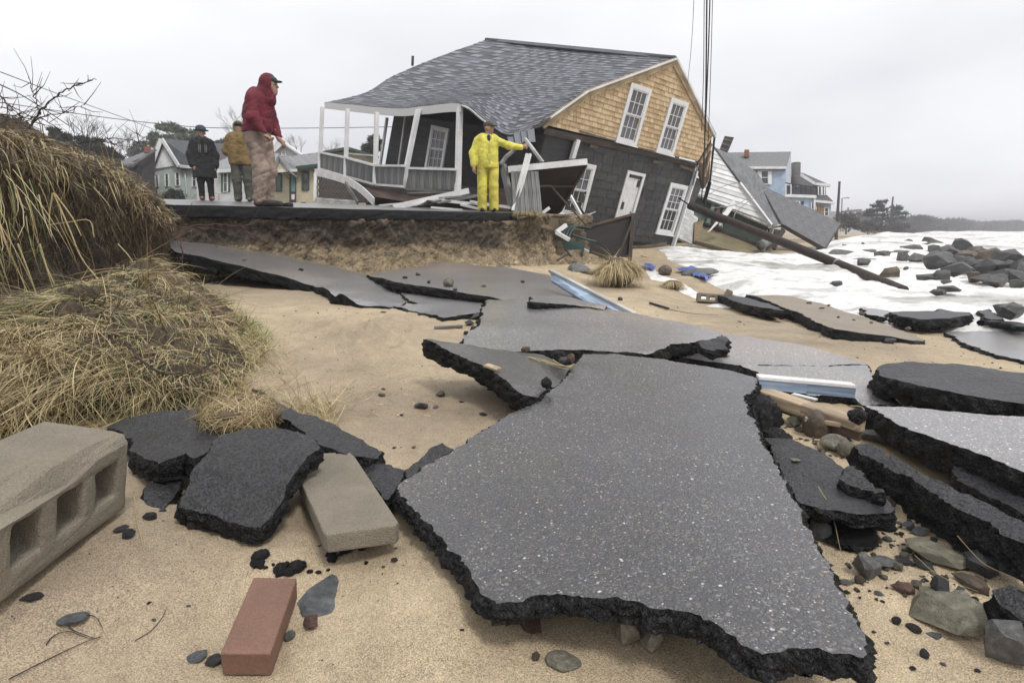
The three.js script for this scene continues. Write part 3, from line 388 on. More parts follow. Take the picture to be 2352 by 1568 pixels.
slab('long narrow crumbling asphalt strip beside the red brick fragment', [[1963, 1024, 0.1], [1999, 1021, 0.11], [2069, 1052, 0.12], [2169, 1102, 0.125], [2260, 1150, 0.13], [2352, 1203, 0.13], [2460, 1262, 0.13], [2450, 1300, 0.11], [2352, 1252, 0.11], [2245, 1192, 0.11], [2119, 1115, 0.1], [2034, 1072, 0.09], [1985, 1048, 0.09]], 0.1, { mat: M.under, relief: 0.018, lump: 0.02, s: 0.013 });
slab('dark layered asphalt slab beside the big speckled slab', [[1757, 1004, 0.03], [1818, 1008, 0.04], [1888, 1042, 0.06], [1930, 1068, 0.07], [1968, 1092, 0.075], [2019, 1122, 0.08], [2058, 1164, 0.085], [2047, 1176, 0.085], [1968, 1178, 0.085], [1898, 1168, 0.08], [1843, 1154, 0.07], [1800, 1090, 0.05]], 0.034, { mat: M.under, relief: 0.014, s: 0.012 });
slab('triangular crumbling asphalt piece leaning on the dark layered slab', [[1945, 1072, 0.1], [1962, 1070, 0.11], [2035, 1128, 0.12], [1990, 1125, 0.1], [1930, 1098, 0.09]], 0.05, { mat: M.under, relief: 0.012 });
slab('rough black slab behind the grey cinder block', [[248, 982, 0.08], [300, 962, 0.1], [364, 945, 0.12], [447, 939, 0.13], [478, 964, 0.14], [505, 997, 0.14], [497, 1026, 0.14], [451, 1050, 0.13], [425, 1040, 0.13], [398, 1050, 0.13], [364, 1064, 0.12], [330, 1050, 0.11], [302, 1036, 0.1], [298, 1010, 0.09]], 0.07, { mat: M.under, relief: 0.016 });
slab('rough black tilted slab with pebbles stuck in it beside the paver', [[497, 1002, 0.17], [540, 990, 0.17], [580, 981, 0.18], [646, 983, 0.18], [712, 998, 0.17], [733, 1026, 0.16], [702, 1048, 0.15], [671, 1093, 0.12], [646, 1159, 0.08], [594, 1216, 0.05], [555, 1208, 0.05], [518, 1192, 0.05], [460, 1180, 0.055], [412, 1166, 0.06], [427, 1126, 0.09], [451, 1072, 0.13], [480, 1040, 0.15]], 0.05, { mat: M.under, relief: 0.02, s: 0.012 });
slab('long black asphalt strip with straw caught at its end', [[580, 894, 0.08], [605, 902, 0.1], [659, 935, 0.11], [720, 958, 0.11], [766, 973, 0.1], [830, 1008, 0.08], [882, 1037, 0.06], [868, 1056, 0.05], [812, 1050, 0.07], [737, 1026, 0.09], [690, 990, 0.1], [640, 958, 0.1]], 0.06, { mat: M.under, relief: 0.01 });
slab('small grey asphalt piece between the paver and the big speckled slab', [[824, 1066, 0.03], [880, 1068, 0.04], [928, 1082, 0.05], [915, 1120, 0.04], [890, 1150, 0.03], [860, 1120, 0.03]], 0.04, { mat: M.under });
slab('crumbled asphalt wedge at the left side of the big speckled slab', [[930, 1082, 0.05], [985, 1032, 0.07], [1013, 1018, 0.08], [1040, 1030, 0.07], [1012, 1060, 0.05], [945, 1110, 0.04]], 0.05, { mat: M.under });
slab('sand-covered black asphalt scrap under the rough slabs', [[322, 1125, 0.05], [360, 1085, 0.06], [410, 1085, 0.06], [413, 1120, 0.05], [380, 1170, 0.03], [340, 1185, 0.02], [325, 1165, 0.03]], 0.05, { mat: M.under });
slab('broken asphalt ledge at the right end of the domed slab', [[1610, 782, 0.12], [1667, 772, 0.12], [1675, 779, 0.12], [1672, 800, 0.08], [1640, 808, 0.07], [1612, 798, 0.09]], 0.05, { mat: M.under, relief: 0.01 });
slab('black asphalt scrap beside the dark angular stones', [[2282, 1356, 0.08], [2320, 1345, 0.09], [2420, 1400, 0.1], [2440, 1450, 0.08], [2350, 1425, 0.07], [2290, 1388, 0.06]], 0.05, { mat: M.under, relief: 0.012 });
for (const q of [[[2128, 720, 7.2], [2140, 717, 7.2], [2190, 738, 6.7], [2176, 742, 6.6]], [[2246, 733, 6.4], [2270, 729, 6.4], [2300, 758, 5.8], [2272, 758, 5.8]], [[2250, 757, 5.9], [2330, 763, 5.8], [2400, 775, 5.6], [2340, 776, 5.5]]])
  slab('thin dark asphalt flake in the foam', q.map((v) => [v[0], v[1], 0, 0.1, 1]), 0.05, { mat: M.under, group: 'flakes in the foam', name: 'asphalt_flake' });

// ---------------------------------------------------------------- stones, chunks and boulders
function stoneGeo(kind, seed) {
  const R = rng(seed * 97 + 5);
  if (kind === 'angular') {
    const p = []; for (let i = 0; i < 15; i++) { const u = R() * 2 - 1, a = R() * 6.283, s = Math.sqrt(1 - u * u); p.push(V3(s * Math.cos(a) * (0.42 + R() * 0.1), u * (0.42 + R() * 0.1), s * Math.sin(a) * (0.42 + R() * 0.1))); }
    let g = new ConvexGeometry(p); g.deleteAttribute('normal'); g = mergeVertices(g, 1e-4); g = subdiv(subdiv(g)); const a = g.attributes.position; for (let i = 0; i < a.count; i++) { const x = a.getX(i), y = a.getY(i), z = a.getZ(i), f = 1 + 0.05 * fbm(x * 5 + seed, y * 5, z * 5, 3); a.setXYZ(i, x * f, y * f, z * f); } g.computeVertexNormals(); return boxUV(toCreasedNormals(g, 0.5), 1.5);
  }
  const g = mergeVertices(new THREE.IcosahedronGeometry(0.5, kind === 'crumb' ? 13 : 7)), a = g.attributes.position; g.deleteAttribute('uv');
  for (let i = 0; i < a.count; i++) { const x = a.getX(i), y = a.getY(i), z = a.getZ(i); let f = 1 + 0.28 * fbm(x * 1.8 + seed * 3.1, y * 1.8, z * 1.8, 2); if (kind === 'crumb') f += 0.3 * fbm(x * 6 + seed, y * 6, z * 6, 3) + 0.12 * vn(x * 17, y * 17, z * 17); else f += 0.05 * fbm(x * 5 + seed, y * 5, z * 5, 3); a.setXYZ(i, x * f, y * f, z * f); }
  g.computeVertexNormals(); return boxUV(g, 1.5);
}
function subdiv(g) {
  g = g.index ? g.toNonIndexed() : g; const p = g.attributes.position, out = []; const a = V3(), b = V3(), c = V3();
  for (let i = 0; i < p.count; i += 3) { a.fromBufferAttribute(p, i); b.fromBufferAttribute(p, i + 1); c.fromBufferAttribute(p, i + 2); const ab = a.clone().lerp(b, 0.5), bc = b.clone().lerp(c, 0.5), ca = c.clone().lerp(a, 0.5); for (const t of [[a, ab, ca], [ab, b, bc], [ca, bc, c], [ab, bc, ca]]) for (const v of t) out.push(v.x, v.y, v.z); }
  const q = new THREE.BufferGeometry(); q.setAttribute('position', new THREE.Float32BufferAttribute(out, 3)); return mergeVertices(q, 1e-4);
}
const SG = { round: [1, 2, 3, 4].map((s) => stoneGeo('round', s)), angular: [1, 2, 3, 4, 5, 6].map((s) => stoneGeo('angular', s)), crumb: [1, 2, 3].map((s) => stoneGeo('crumb', s)) };
let sn = 0; const pick0 = (R, l) => l[Math.floor(R() * l.length)];
function rock(px, py, w, h, mat, shape, label, o = {}) {   // bearing of the foot, apparent width and height
  const p = o.d ? P(px, py, o.d) : G(px, py, o.up || 0); if (o.h !== undefined) p.copy(H(px, py, o.h)); const q = V3(p.x, p.y - EYE, p.z), dep = -(q.z * CP + q.y * SP) || 1, k = dep / FOC, R = rng(1000 + sn * 13); sn++;
  const W = w * k, tall = Math.max(0.25 * W, h * k * (o.flat ? 0.6 : 1)), m = new THREE.Mesh(SG[shape][sn % SG[shape].length], mat); shade(m);
  m.name = numbered(o.name || (shape === 'crumb' ? 'asphalt_chunk' : 'stone')); m.scale.set(W * 1.08, (o.thin ? tall * o.thin : o.flat ? tall * 0.9 : tall * 1.25), W * (0.75 + 0.3 * R())); m.rotation.set((R() - 0.5) * 0.25, R() * 6.28, (R() - 0.5) * 0.25); if (o.tilt) m.rotation.z = o.tilt;
  m.position.copy(p); m.position.y += tall * (o.sink === undefined ? 0.4 : o.sink); m.position.z -= W * 0.25;
  scene.add(m); return tag(m, label, o.cat || (shape === 'crumb' ? 'asphalt chunk' : 'stone'), o.group);
}
const S = M.st;
rock(1882, 1003, 63, 56, S.brown, 'round', 'round wet brown boulder in front of the tan timber', { name: 'boulder' });
rock(1829, 980, 54, 32, S.olive, 'angular', 'olive wedge-shaped stone between the black rubble lump and the round brown boulder');
rock(1925, 1034, 66, 30, S.pale, 'round', 'pale speckled stone beside the round brown boulder');
rock(1952, 1052, 44, 36, S.olive, 'round', 'grey-green stone leaning on the pale speckled stone');
rock(2003, 996, 60, 26, S.grey, 'angular', 'ridged grey stone at the end of the tan timber');
rock(2012, 1018, 56, 30, S.grey, 'angular', 'grey stone under the ridged grey stone');
rock(1935, 1002, 36, 16, S.pale, 'round', 'small pale stone behind the round brown boulder');
rock(1830, 1060, 22, 8, S.pale, 'round', 'small pale chip lying on the dark layered slab', { h: 0.055, flat: 1 });
rock(1760, 985, 92, 78, M.under, 'crumb', 'large lump of black asphalt rubble against the big speckled slab', { sink: 0.25 });
rock(1790, 1015, 60, 22, M.under, 'crumb', 'low black rubble below the large rubble lump');
rock(1900, 985, 46, 14, M.under, 'crumb', 'black crumb in the shadow of the tan timber');
rock(1975, 968, 44, 26, M.under, 'crumb', 'black chunk on the tan timber', { h: 0.13 });
rock(2062, 1108, 40, 34, S.red, 'angular', 'red brick fragment leaning on the narrow asphalt strip', { name: 'brick_fragment', cat: 'brick' });
rock(2043, 1136, 68, 22, S.pink, 'angular', 'flat pinkish slate beside the red brick fragment', { flat: 1 });
rock(2050, 1165, 30, 36, S.olive, 'angular', 'olive stone below the pinkish slate');
rock(2100, 1160, 40, 34, S.dark, 'angular', 'dark stone in the shade of the narrow asphalt strip');
rock(1972, 1218, 98, 34, M.under, 'crumb', 'upper of two black asphalt chunks below the dark layered slab', { flat: 1 });
rock(1976, 1258, 122, 36, M.under, 'crumb', 'lower of two black asphalt chunks below the dark layered slab', { flat: 1 });
rock(2038, 1222, 46, 26, M.under, 'crumb', 'black crumb beside the two asphalt chunks');
rock(1890, 1240, 46, 50, S.blue, 'round', 'rounded dark stone half under the big speckled slab');
rock(1996, 1330, 66, 58, S.grey, 'angular', 'two-toned grey angular stone on the sand');
rock(2041, 1304, 64, 26, S.grey, 'round', 'flat oval grey stone beside the two-toned stone', { flat: 1 });
rock(1950, 1342, 40, 24, S.grey, 'angular', 'flat grey slate at the side of the big speckled slab', { flat: 1, thin: 0.35, sink: 0.04 });
rock(1977, 1340, 22, 16, S.brown, 'round', 'small brown pebble at the foot of the two-toned stone');
rock(2085, 1368, 54, 42, S.red, 'angular', 'reddish brown flat stone at the end of the olive boulder', { flat: 1 });
rock(2081, 1296, 46, 20, S.dark, 'angular', 'thin dark slate sticking out of the sand', { flat: 1 });
rock(2133, 1308, 50, 24, S.dark, 'angular', 'dark slate beside the thin slate', { flat: 1 });
rock(2120, 1230, 48, 22, S.blue, 'angular', 'bluish grey stone by the layered rock', { flat: 1 });
rock(2185, 1300, 150, 62, S.olive, 'angular', 'large layered grey-brown rock under the black strip', { name: 'boulder', flat: 1 });
rock(2272, 1325, 92, 48, S.dark, 'angular', 'dark angular rock beside the layered rock', { name: 'boulder' });
rock(2250, 1362, 90, 26, S.brown, 'angular', 'low brown rock in front of the dark angular rock');
rock(2174, 1372, 62, 44, S.dark, 'angular', 'dark slate leaning on the olive boulder');
rock(2150, 1390, 78, 28, S.olive, 'angular', 'pale olive slab of stone on the olive boulder', { flat: 1, sink: 0.6 });
rock(2212, 1388, 46, 20, S.pale, 'round', 'small rounded pale stone on the olive boulder', { sink: 0.6 });
rock(2206, 1456, 180, 62, S.olive, 'angular', 'long smooth olive boulder half buried in sand', { name: 'boulder', tilt: -0.12 });
rock(2330, 1540, 100, 120, S.grey, 'angular', 'tall grey boulder cut by the edge of the view', { name: 'boulder' });
rock(2282, 1508, 40, 50, S.brown, 'angular', 'thin brown stone at the foot of the tall grey boulder');
rock(2147, 1462, 58, 26, S.blue, 'angular', 'flat blue-grey stone near the long olive boulder', { flat: 1, thin: 0.35, sink: 0.04 });
rock(2104, 1452, 28, 14, S.black, 'round', 'small black pebble beside the flat blue-grey stone');
rock(2062, 1434, 18, 16, S.black, 'round', 'black pebble on open sand');
rock(2127, 1512, 20, 18, S.dark, 'round', 'dark round pebble on open sand below the blue-grey stone');
rock(65, 1384, 50, 24, S.black, 'angular', 'black stone on the sand before the cinder block', { flat: 1 });
rock(160, 1434, 52, 30, S.blue, 'round', 'rounded grey stone beside a dry twig', { flat: 1 });
rock(757, 1400, 190, 40, S.blue, 'angular', 'flat blue-grey stone sunk in the sand beside the red brick', { flat: 1, thin: 0.35, sink: 0.04 });
rock(713, 1446, 44, 30, S.red, 'angular', 'dark reddish stone right of the red brick');
rock(664, 1470, 24, 18, S.grey, 'round', 'small grey pebble touching the red brick');
rock(440, 1520, 60, 40, S.blue, 'angular', 'thin blue slate sunk in the sand left of the brick', { flat: 1, thin: 0.35, sink: 0.04 });
rock(488, 1532, 40, 22, S.dark, 'angular', 'dark stone touching the corner of the red brick');
rock(1300, 1532, 86, 44, S.pale, 'round', 'pale greenish stone sunk in the sand before the speckled slab', { flat: 1, thin: 0.35, sink: 0.04 });
rock(1231, 1518, 22, 26, S.rust, 'angular', 'small rusty stone beside the pale greenish stone');
rock(1222, 1448, 70, 22, S.red, 'angular', 'dark red stone under the front edge of the speckled slab', { flat: 1 });
rock(1444, 1492, 62, 70, S.pale, 'angular', 'pale block propping up the front edge of the speckled slab', { sink: 0.45 });
rock(1497, 1500, 58, 58, S.pale, 'angular', 'second pale block propping up the speckled slab', { sink: 0.45 });
rock(1665, 832, 34, 22, S.olive, 'angular', 'olive stone in the puddle by the asphalt ledge');
rock(1030, 658, 24, 20, S.olive, 'round', 'round olive stone on the sandy slab', { h: 0.15 });
rock(1010, 912, 28, 14, S.rust, 'angular', 'rusty brown stone on the sand by the dark tilted slab');
rock(966, 941, 34, 16, S.dark, 'angular', 'dark pointed stone on the sand by the rusty stone');
rock(1256, 890, 28, 20, M.under, 'crumb', 'black lump on the dark tilted slab', { h: 0.14 });
rock(1208, 808, 30, 14, S.rust, 'angular', 'rusty brick scrap at the edge of the domed slab', { h: 0.12 });
rock(1312, 832, 22, 22, S.red, 'angular', 'reddish brick scrap at the corner of the speckled slab', { h: 0.16 });
rock(1300, 838, 34, 16, S.dark, 'round', 'dark rubble among straw at the corner of the speckled slab', { h: 0.14 });
rock(1285, 826, 30, 18, M.under, 'crumb', 'black crumb between the tilted and the domed slab', { h: 0.13 });
rock(430, 1190, 62, 24, S.olive, 'round', 'greenish stone under the rough tilted slab');
rock(440, 1216, 40, 22, S.black, 'angular', 'black chunk below the greenish stone');
rock(290, 1236, 34, 18, S.black, 'angular', 'black pebble near the cinder block corner');
rock(272, 1222, 36, 14, S.dark, 'angular', 'thin dark slate near the cinder block corner', { flat: 1 });
rock(340, 1195, 34, 16, S.black, 'angular', 'black scrap under the sand-covered asphalt');
rock(1425, 690, 12, 8, S.dark, 'round', 'dark pebble by the tussock');
rock(1530, 632, 34, 22, S.brown, 'round', 'brown boulder between blue tarp scraps', { name: 'boulder' });
rock(1615, 634, 76, 18, S.grey, 'round', 'low grey rock in the swash by the blue tarp', { flat: 1, name: 'boulder' });
rock(1330, 622, 70, 30, S.grey, 'angular', 'grey rubble at the end of the bank', { flat: 1 });
rock(1365, 632, 60, 24, S.olive, 'angular', 'olive rubble beside the tussock', { flat: 1 });
rock(1300, 600, 40, 26, S.brown, 'angular', 'brown clod at the foot of the bank');
for (const [x, y, w, h] of [[1092, 735, 30, 16], [1078, 748, 26, 14], [1088, 762, 22, 14], [1072, 770, 18, 12], [1100, 745, 18, 12]]) rock(x, y, w, h, S.dark, 'angular', 'dark gravel lump under the left edge of the domed slab', { group: 'gravel under the domed slab' });
// bits lying on open sand and on slabs
{
  const bits = [[510, 697, 20, 11], [880, 719, 16, 9], [820, 722, 12, 6], [875, 910, 22, 9], [1110, 955, 22, 14], [1000, 938, 18, 9], [920, 955, 14, 8], [905, 1032, 14, 10], [950, 1030, 16, 10], [880, 895, 12, 6], [1060, 925, 14, 8], [350, 1428, 14, 9], [575, 1235, 12, 9], [340, 1388, 12, 8], [430, 1395, 12, 8], [905, 1290, 20, 10], [840, 1296, 14, 8], [880, 1304, 10, 7], [1060, 1450, 14, 8], [2010, 1455, 12, 8], [2040, 1480, 12, 8], [1960, 1400, 10, 8], [2100, 1540, 18, 12], [2170, 1530, 14, 9], [2250, 1545, 16, 10], [2030, 1385, 12, 8], [1950, 1300, 16, 10], [1870, 700, 10, 6], [1605, 790, 10, 6], [1700, 740, 10, 6], [2000, 1360, 10, 8]];
  for (const q of bits) rock(q[0], q[1], q[2], q[3], [S.dark, S.black, S.blue][sn % 3], 'angular', 'small dark stone chip on the wet sand', { group: 'dark chips on the sand', flat: 1 });
  for (const q of [[960, 632, 0.14], [985, 650, 0.15], [1045, 668, 0.15], [1110, 660, 0.12], [930, 640, 0.15], [1200, 650, 0.1], [560, 600, 0.5], [690, 622, 0.28]]) rock(q[0], q[1], 14, 7, S.dark, 'angular', 'dark pebble lying on asphalt at the foot of the bank', { h: q[2], group: 'pebbles on the slabs by the bank' });
  for (const q of [[1859, 716, 14, 6, 7.3], [1903, 722, 10, 5, 7.0], [1888, 730, 14, 5, 6.8], [1980, 745, 18, 9, 6.4], [2045, 774, 12, 6, 5.7], [2085, 787, 14, 8, 5.4], [1925, 755, 10, 5, 6.2], [2000, 770, 10, 5, 5.8], [1960, 762, 8, 4, 6.0]]) rock(q[0], q[1], q[2], q[3], S.brown, 'angular', 'small brown stone on the sandy long slab', { up: 0.1, group: 'stones on the sandy long slab' });
  rock(2050, 790, 36, 14, S.black, 'angular', 'black chunk at the front edge of the sandy long slab', { name: 'asphalt_chunk', cat: 'asphalt chunk' });
}
{
  const R = rng(515), zone = [[2010, 1200, 130, 80, 40], [2110, 1250, 130, 100, 60], [2050, 1330, 140, 100, 36], [2220, 1350, 130, 80, 34], [2130, 1200, 90, 60, 24], [1890, 1030, 90, 50, 22], [1830, 1000, 60, 40, 14], [2290, 1440, 60, 50, 10], [1960, 1000, 60, 30, 10]];
  for (const z of zone) for (let k = 0; k < z[4]; k++) { const w = 6 + R() * R() * 26; rock(z[0] + (R() - 0.5) * z[2] * 1.6, z[1] + (R() - 0.5) * z[3], w, w * (0.4 + 0.3 * R()), pick0(R, [S.dark, S.dark, S.grey, S.blue, S.brown, S.black, S.olive]), 'angular', 'small stone in the rubble between the broken slabs', { group: 'rubble between the slabs', flat: R() < 0.6 ? 1 : 0 }); }
}
{ const R = rng(616); for (let k = 0; k < 34; k++) { const t = R(), w = 9 + R() * R() * 30; rock(lerp(590, 850, t) + (R() - 0.5) * 16, 1300 + 26 * Math.sin(t * 3.1) - 60 * t * t + (R() - 0.5) * 30, w, w * 0.5, M.under, 'crumb', 'black asphalt crumb half buried in the sand before the paver', { group: 'crumbs before the paver', sink: 0.3 }); } }
// riprap in the surf
{
  const list = [[480, 590, 90, 45], [580, 590, 60, 35], [570, 632, 100, 35], [690, 612, 110, 45], [780, 580, 130, 60], [890, 562, 120, 40], [870, 662, 200, 75], [980, 612, 110, 55], [1090, 592, 120, 58], [1100, 682, 160, 92], [1200, 712, 220, 104], [1160, 834, 250, 144], [550, 712, 140, 62], [400, 662, 150, 36], [720, 682, 150, 44], [750, 744, 110, 78], [930, 774, 150, 88], [770, 852, 50, 32], [1370, 684, 140, 108], [1490, 704, 140, 80], [1460, 774, 220, 84], [1320, 842, 130, 94], [1430, 864, 150, 84], [1350, 912, 170, 84], [1680, 804, 180, 116], [1590, 884, 200, 94], [1860, 852, 180, 134], [1720, 944, 200, 124], [1940, 902, 160, 94], [1840, 964, 180, 74], [1940, 1004, 160, 84], [1160, 964, 180, 92], [1190, 1002, 80, 36], [1490, 972, 110, 64], [1620, 992, 160, 52], [1740, 1044, 160, 84], [1950, 1064, 120, 58], [1120, 1132, 130, 52], [1230, 1112, 160, 58], [1790, 1344, 120, 62], [130, 692, 200, 42], [320, 612, 40, 60], [340, 802, 120, 62], [60, 1024, 100, 42], [1900, 1434, 190, 112], [1000, 960, 170, 50], [2060, 960, 190, 120], [2100, 860, 190, 110], [1300, 760, 140, 90], [1240, 640, 120, 60], [660, 560, 90, 30], [250, 560, 90, 24], [180, 600, 110, 26]];
  const label = ['mid grey riprap boulder in the surf', 'dark riprap boulder in the surf', 'rusty brown riprap boulder in the surf'];
  for (const q of list) { const rusty = [1490, 1680, 1460].includes(q[0]), dk = q[0] > 1250 && q[1] < 1010; const k = rusty ? 2 : dk ? 1 : 0; rock(q[0] * 0.2226 + 1911, q[1] * 0.2226 + 442, q[2] * (q[0] > 1250 ? 0.4 : 0.32), q[3] * (q[0] > 1250 ? 0.38 : 0.3), [S.boulder, S.boulderD, S.rust][k], 'angular', label[k], { name: 'boulder', cat: 'boulder', group: ['grey riprap', 'dark riprap', 'rusty riprap'][k], sink: 0.42, up: 0.1 }); }
  { const R = rng(808); for (let k = 0; k < 26; k++) { const t = R(), w = 18 + R() * 30, dk = R() < 0.6; rock(lerp(2130, 2420, t) + (R() - 0.5) * 30, lerp(576, 656, t) + (R() - 0.6) * 30, w, w * (0.4 + 0.25 * R()), dk ? S.boulderD : S.boulder, 'angular', label[dk ? 1 : 0], { name: 'boulder', cat: 'boulder', group: dk ? 'dark riprap' : 'grey riprap', sink: 0.42, up: 0.1 }); } }
  rock(2050, 641, 58, 34, S.rust, 'angular', 'pointed tan boulder beside the end of the fallen pole', { name: 'boulder', cat: 'boulder', sink: 0.3 });
}
// fine shell grit and pebbles too many to count
{
  const N = 2600, im = new THREE.InstancedMesh(SGsmall(), std({ color: 0xffffff, roughness: 0.5 }), N), R = rng(404), m = new THREE.Matrix4(), q = new THREE.Quaternion(), e = new THREE.Euler();
  for (let i = 0; i < N; i++) { const px = R() * 2352, py = 690 + R() * R() * 850 + R() * 20, p = G(px, Math.min(1565, py)), s = (0.0018 + R() * R() * R() * 0.009) * clamp(Math.hypot(p.x, p.z) * 0.4, 0.8, 2); e.set(R() * 6, R() * 6, R() * 6); m.compose(p, q.setFromEuler(e), V3(s * 1.6, s * 0.8, s * 1.2)); im.setMatrixAt(i, m); const c = [[0.05, 0.05, 0.055], [0.09, 0.075, 0.06], [0.16, 0.15, 0.14], [0.03, 0.03, 0.03]][Math.floor(R() * 4)]; im.setColorAt(i, lin(...c)); }
  im.name = 'pebble_grit'; tag(im, 'fine dark pebbles and grit strewn over the sand', 'pebbles', null, 'stuff'); shade(im); scene.add(im);
}
function SGsmall() { return boxUV(new THREE.IcosahedronGeometry(0.5, 1)); }

// ---------------------------------------------------------------- cinder block (hollow, spalled face), second one by the foam
function cinder(label, L, Hh, D, broken) {
  const t = thing('cinder_block', label, 'cinder block');
  const sh = new THREE.Shape(); sh.moveTo(0, 0); sh.lineTo(L, 0); sh.lineTo(L, Hh); sh.lineTo(0, Hh); sh.closePath();
  const hw = L * 0.225, hh = Hh * 0.55;
  for (let i = 0; i < 3; i++) { const x = L * (0.075 + 0.31 * i), y = Hh * 0.22, r = 0.018, p = new THREE.Path(); p.moveTo(x + r, y); p.lineTo(x + hw - r, y); p.quadraticCurveTo(x + hw, y, x + hw, y + r); p.lineTo(x + hw, y + hh - r); p.quadraticCurveTo(x + hw, y + hh, x + hw - r, y + hh); p.lineTo(x + r, y + hh); p.quadraticCurveTo(x, y + hh, x, y + hh - r); p.lineTo(x, y + r); p.quadraticCurveTo(x, y, x + r, y); sh.holes.push(p); }
  let g = new THREE.ExtrudeGeometry(sh, { depth: D, bevelEnabled: true, bevelSize: 0.006, bevelThickness: 0.006, bevelSegments: 2, curveSegments: 5, steps: 5 });
  g.deleteAttribute('normal'); g.deleteAttribute('uv'); g = mergeVertices(g, 1e-4); g = subdiv(subdiv(g)); const a = g.attributes.position;
  for (let i = 0; i < a.count; i++) { let x = a.getX(i), y = a.getY(i), z = a.getZ(i); if (broken) { const cut = Hh - 0.005 - 0.10 * sstep(0.08, 0.42, x + 0.03 * fbm(x * 30, 1, z * 20, 2)) + 0.03 * fbm(x * 22, 5, z * 22, 3), lim = cut + z * 0.75; if (y > lim && y > Hh * 0.79) y = Math.max(Hh * 0.79, lim + 0.006 * fbm(x * 90, z * 90, 4, 2)); } const f = 0.0018 * fbm(x * 60, y * 60, z * 60, 2); a.setXYZ(i, x + f, y + f, z + f); }
  g = boxUV(g, 3); g.deleteAttribute('normal'); g = toCreasedNormals(g, 0.6);
  part('hollow_body', g, M.concrete, t);
  if (broken) part('added_core_backs', boxUV(new THREE.BoxGeometry(L * 0.96, Hh * 0.7, 0.012).translate(L / 2, Hh * 0.45, D - 0.008), 3), M.concrete, t);  // added plate shutting the cores from behind, keeps light out of the holes
  for (const z of [0.012, D - 0.052]) part('end_flange', boxUV(new RoundedBoxGeometry(0.03, Hh * 0.98, 0.042, 3, 0.012).translate(-0.012, Hh / 2, z + 0.02), 3), M.concrete, t);
  return t;
}
{
  const t = cinder('large grey hollow cinder block with a chipped edge in the foreground', 0.4, 0.19, 0.2, true);   // local x runs along its length towards the camera
  t.rotation.set(0, -Math.PI / 2 + 0.03, 0); t.rotation.order = 'YXZ'; t.rotation.x = -0.17; t.position.set(-1.06, 0.055, -1.49); t.scale.setScalar(1.06);
  const c2 = cinder('small broken cinder block lying by the foam', 0.4, 0.12, 0.19, false), p = G(1604, 693); c2.position.set(p.x, p.y, p.z); c2.rotation.set(-0.2, -0.35, -0.12);
  const fr = part('raised_end', boxUV(new RoundedBoxGeometry(0.1, 0.22, 0.18, 2, 0.02).rotateZ(-0.4).translate(0.39, 0.1, 0.1), 3), M.concrete, c2);
}
// concrete paver: clipped corner
{
  const t = thing('concrete_paver', 'tan concrete paver with a clipped corner between the black slabs', 'paver'), o = [[679, 1074, 0.075], [718, 1040, 0.08], [800, 1036, 0.08], [812, 1046, 0.08], [911, 1200, 0.065], [905, 1207, 0.065], [752, 1226, 0.065], [746, 1222, 0.065]].map((q) => H(q[0], q[1], q[2]));
  const c = o.reduce((s, p) => s.add(p), V3()).multiplyScalar(1 / o.length), sh = new THREE.Shape(o.map((p) => new THREE.Vector2(p.x - c.x, -(p.z - c.z))));
  let g = new THREE.ExtrudeGeometry(sh, { depth: 0.04, bevelEnabled: true, bevelSize: 0.004, bevelThickness: 0.006, bevelSegments: 3, steps: 1 }); g.rotateX(-Math.PI / 2); g.translate(0, -0.046, 0); g.rotateX(0.02);
  part('body', boxUV(g, 3), M.concrete, t); t.position.copy(c);
}
// red brick
{
  const t = thing('brick', 'whole reddish brown brick lying on the sand', 'brick');
  part('body', boxUV(new RoundedBoxGeometry(0.095, 0.06, 0.2, 3, 0.004).translate(0.0475, 0.03, -0.1), 3.3), M.brick, t);
  t.rotation.order = 'YXZ'; t.rotation.set(0.2, 0.077, -0.093); t.position.set(-0.576, -0.075, -1.026);
}
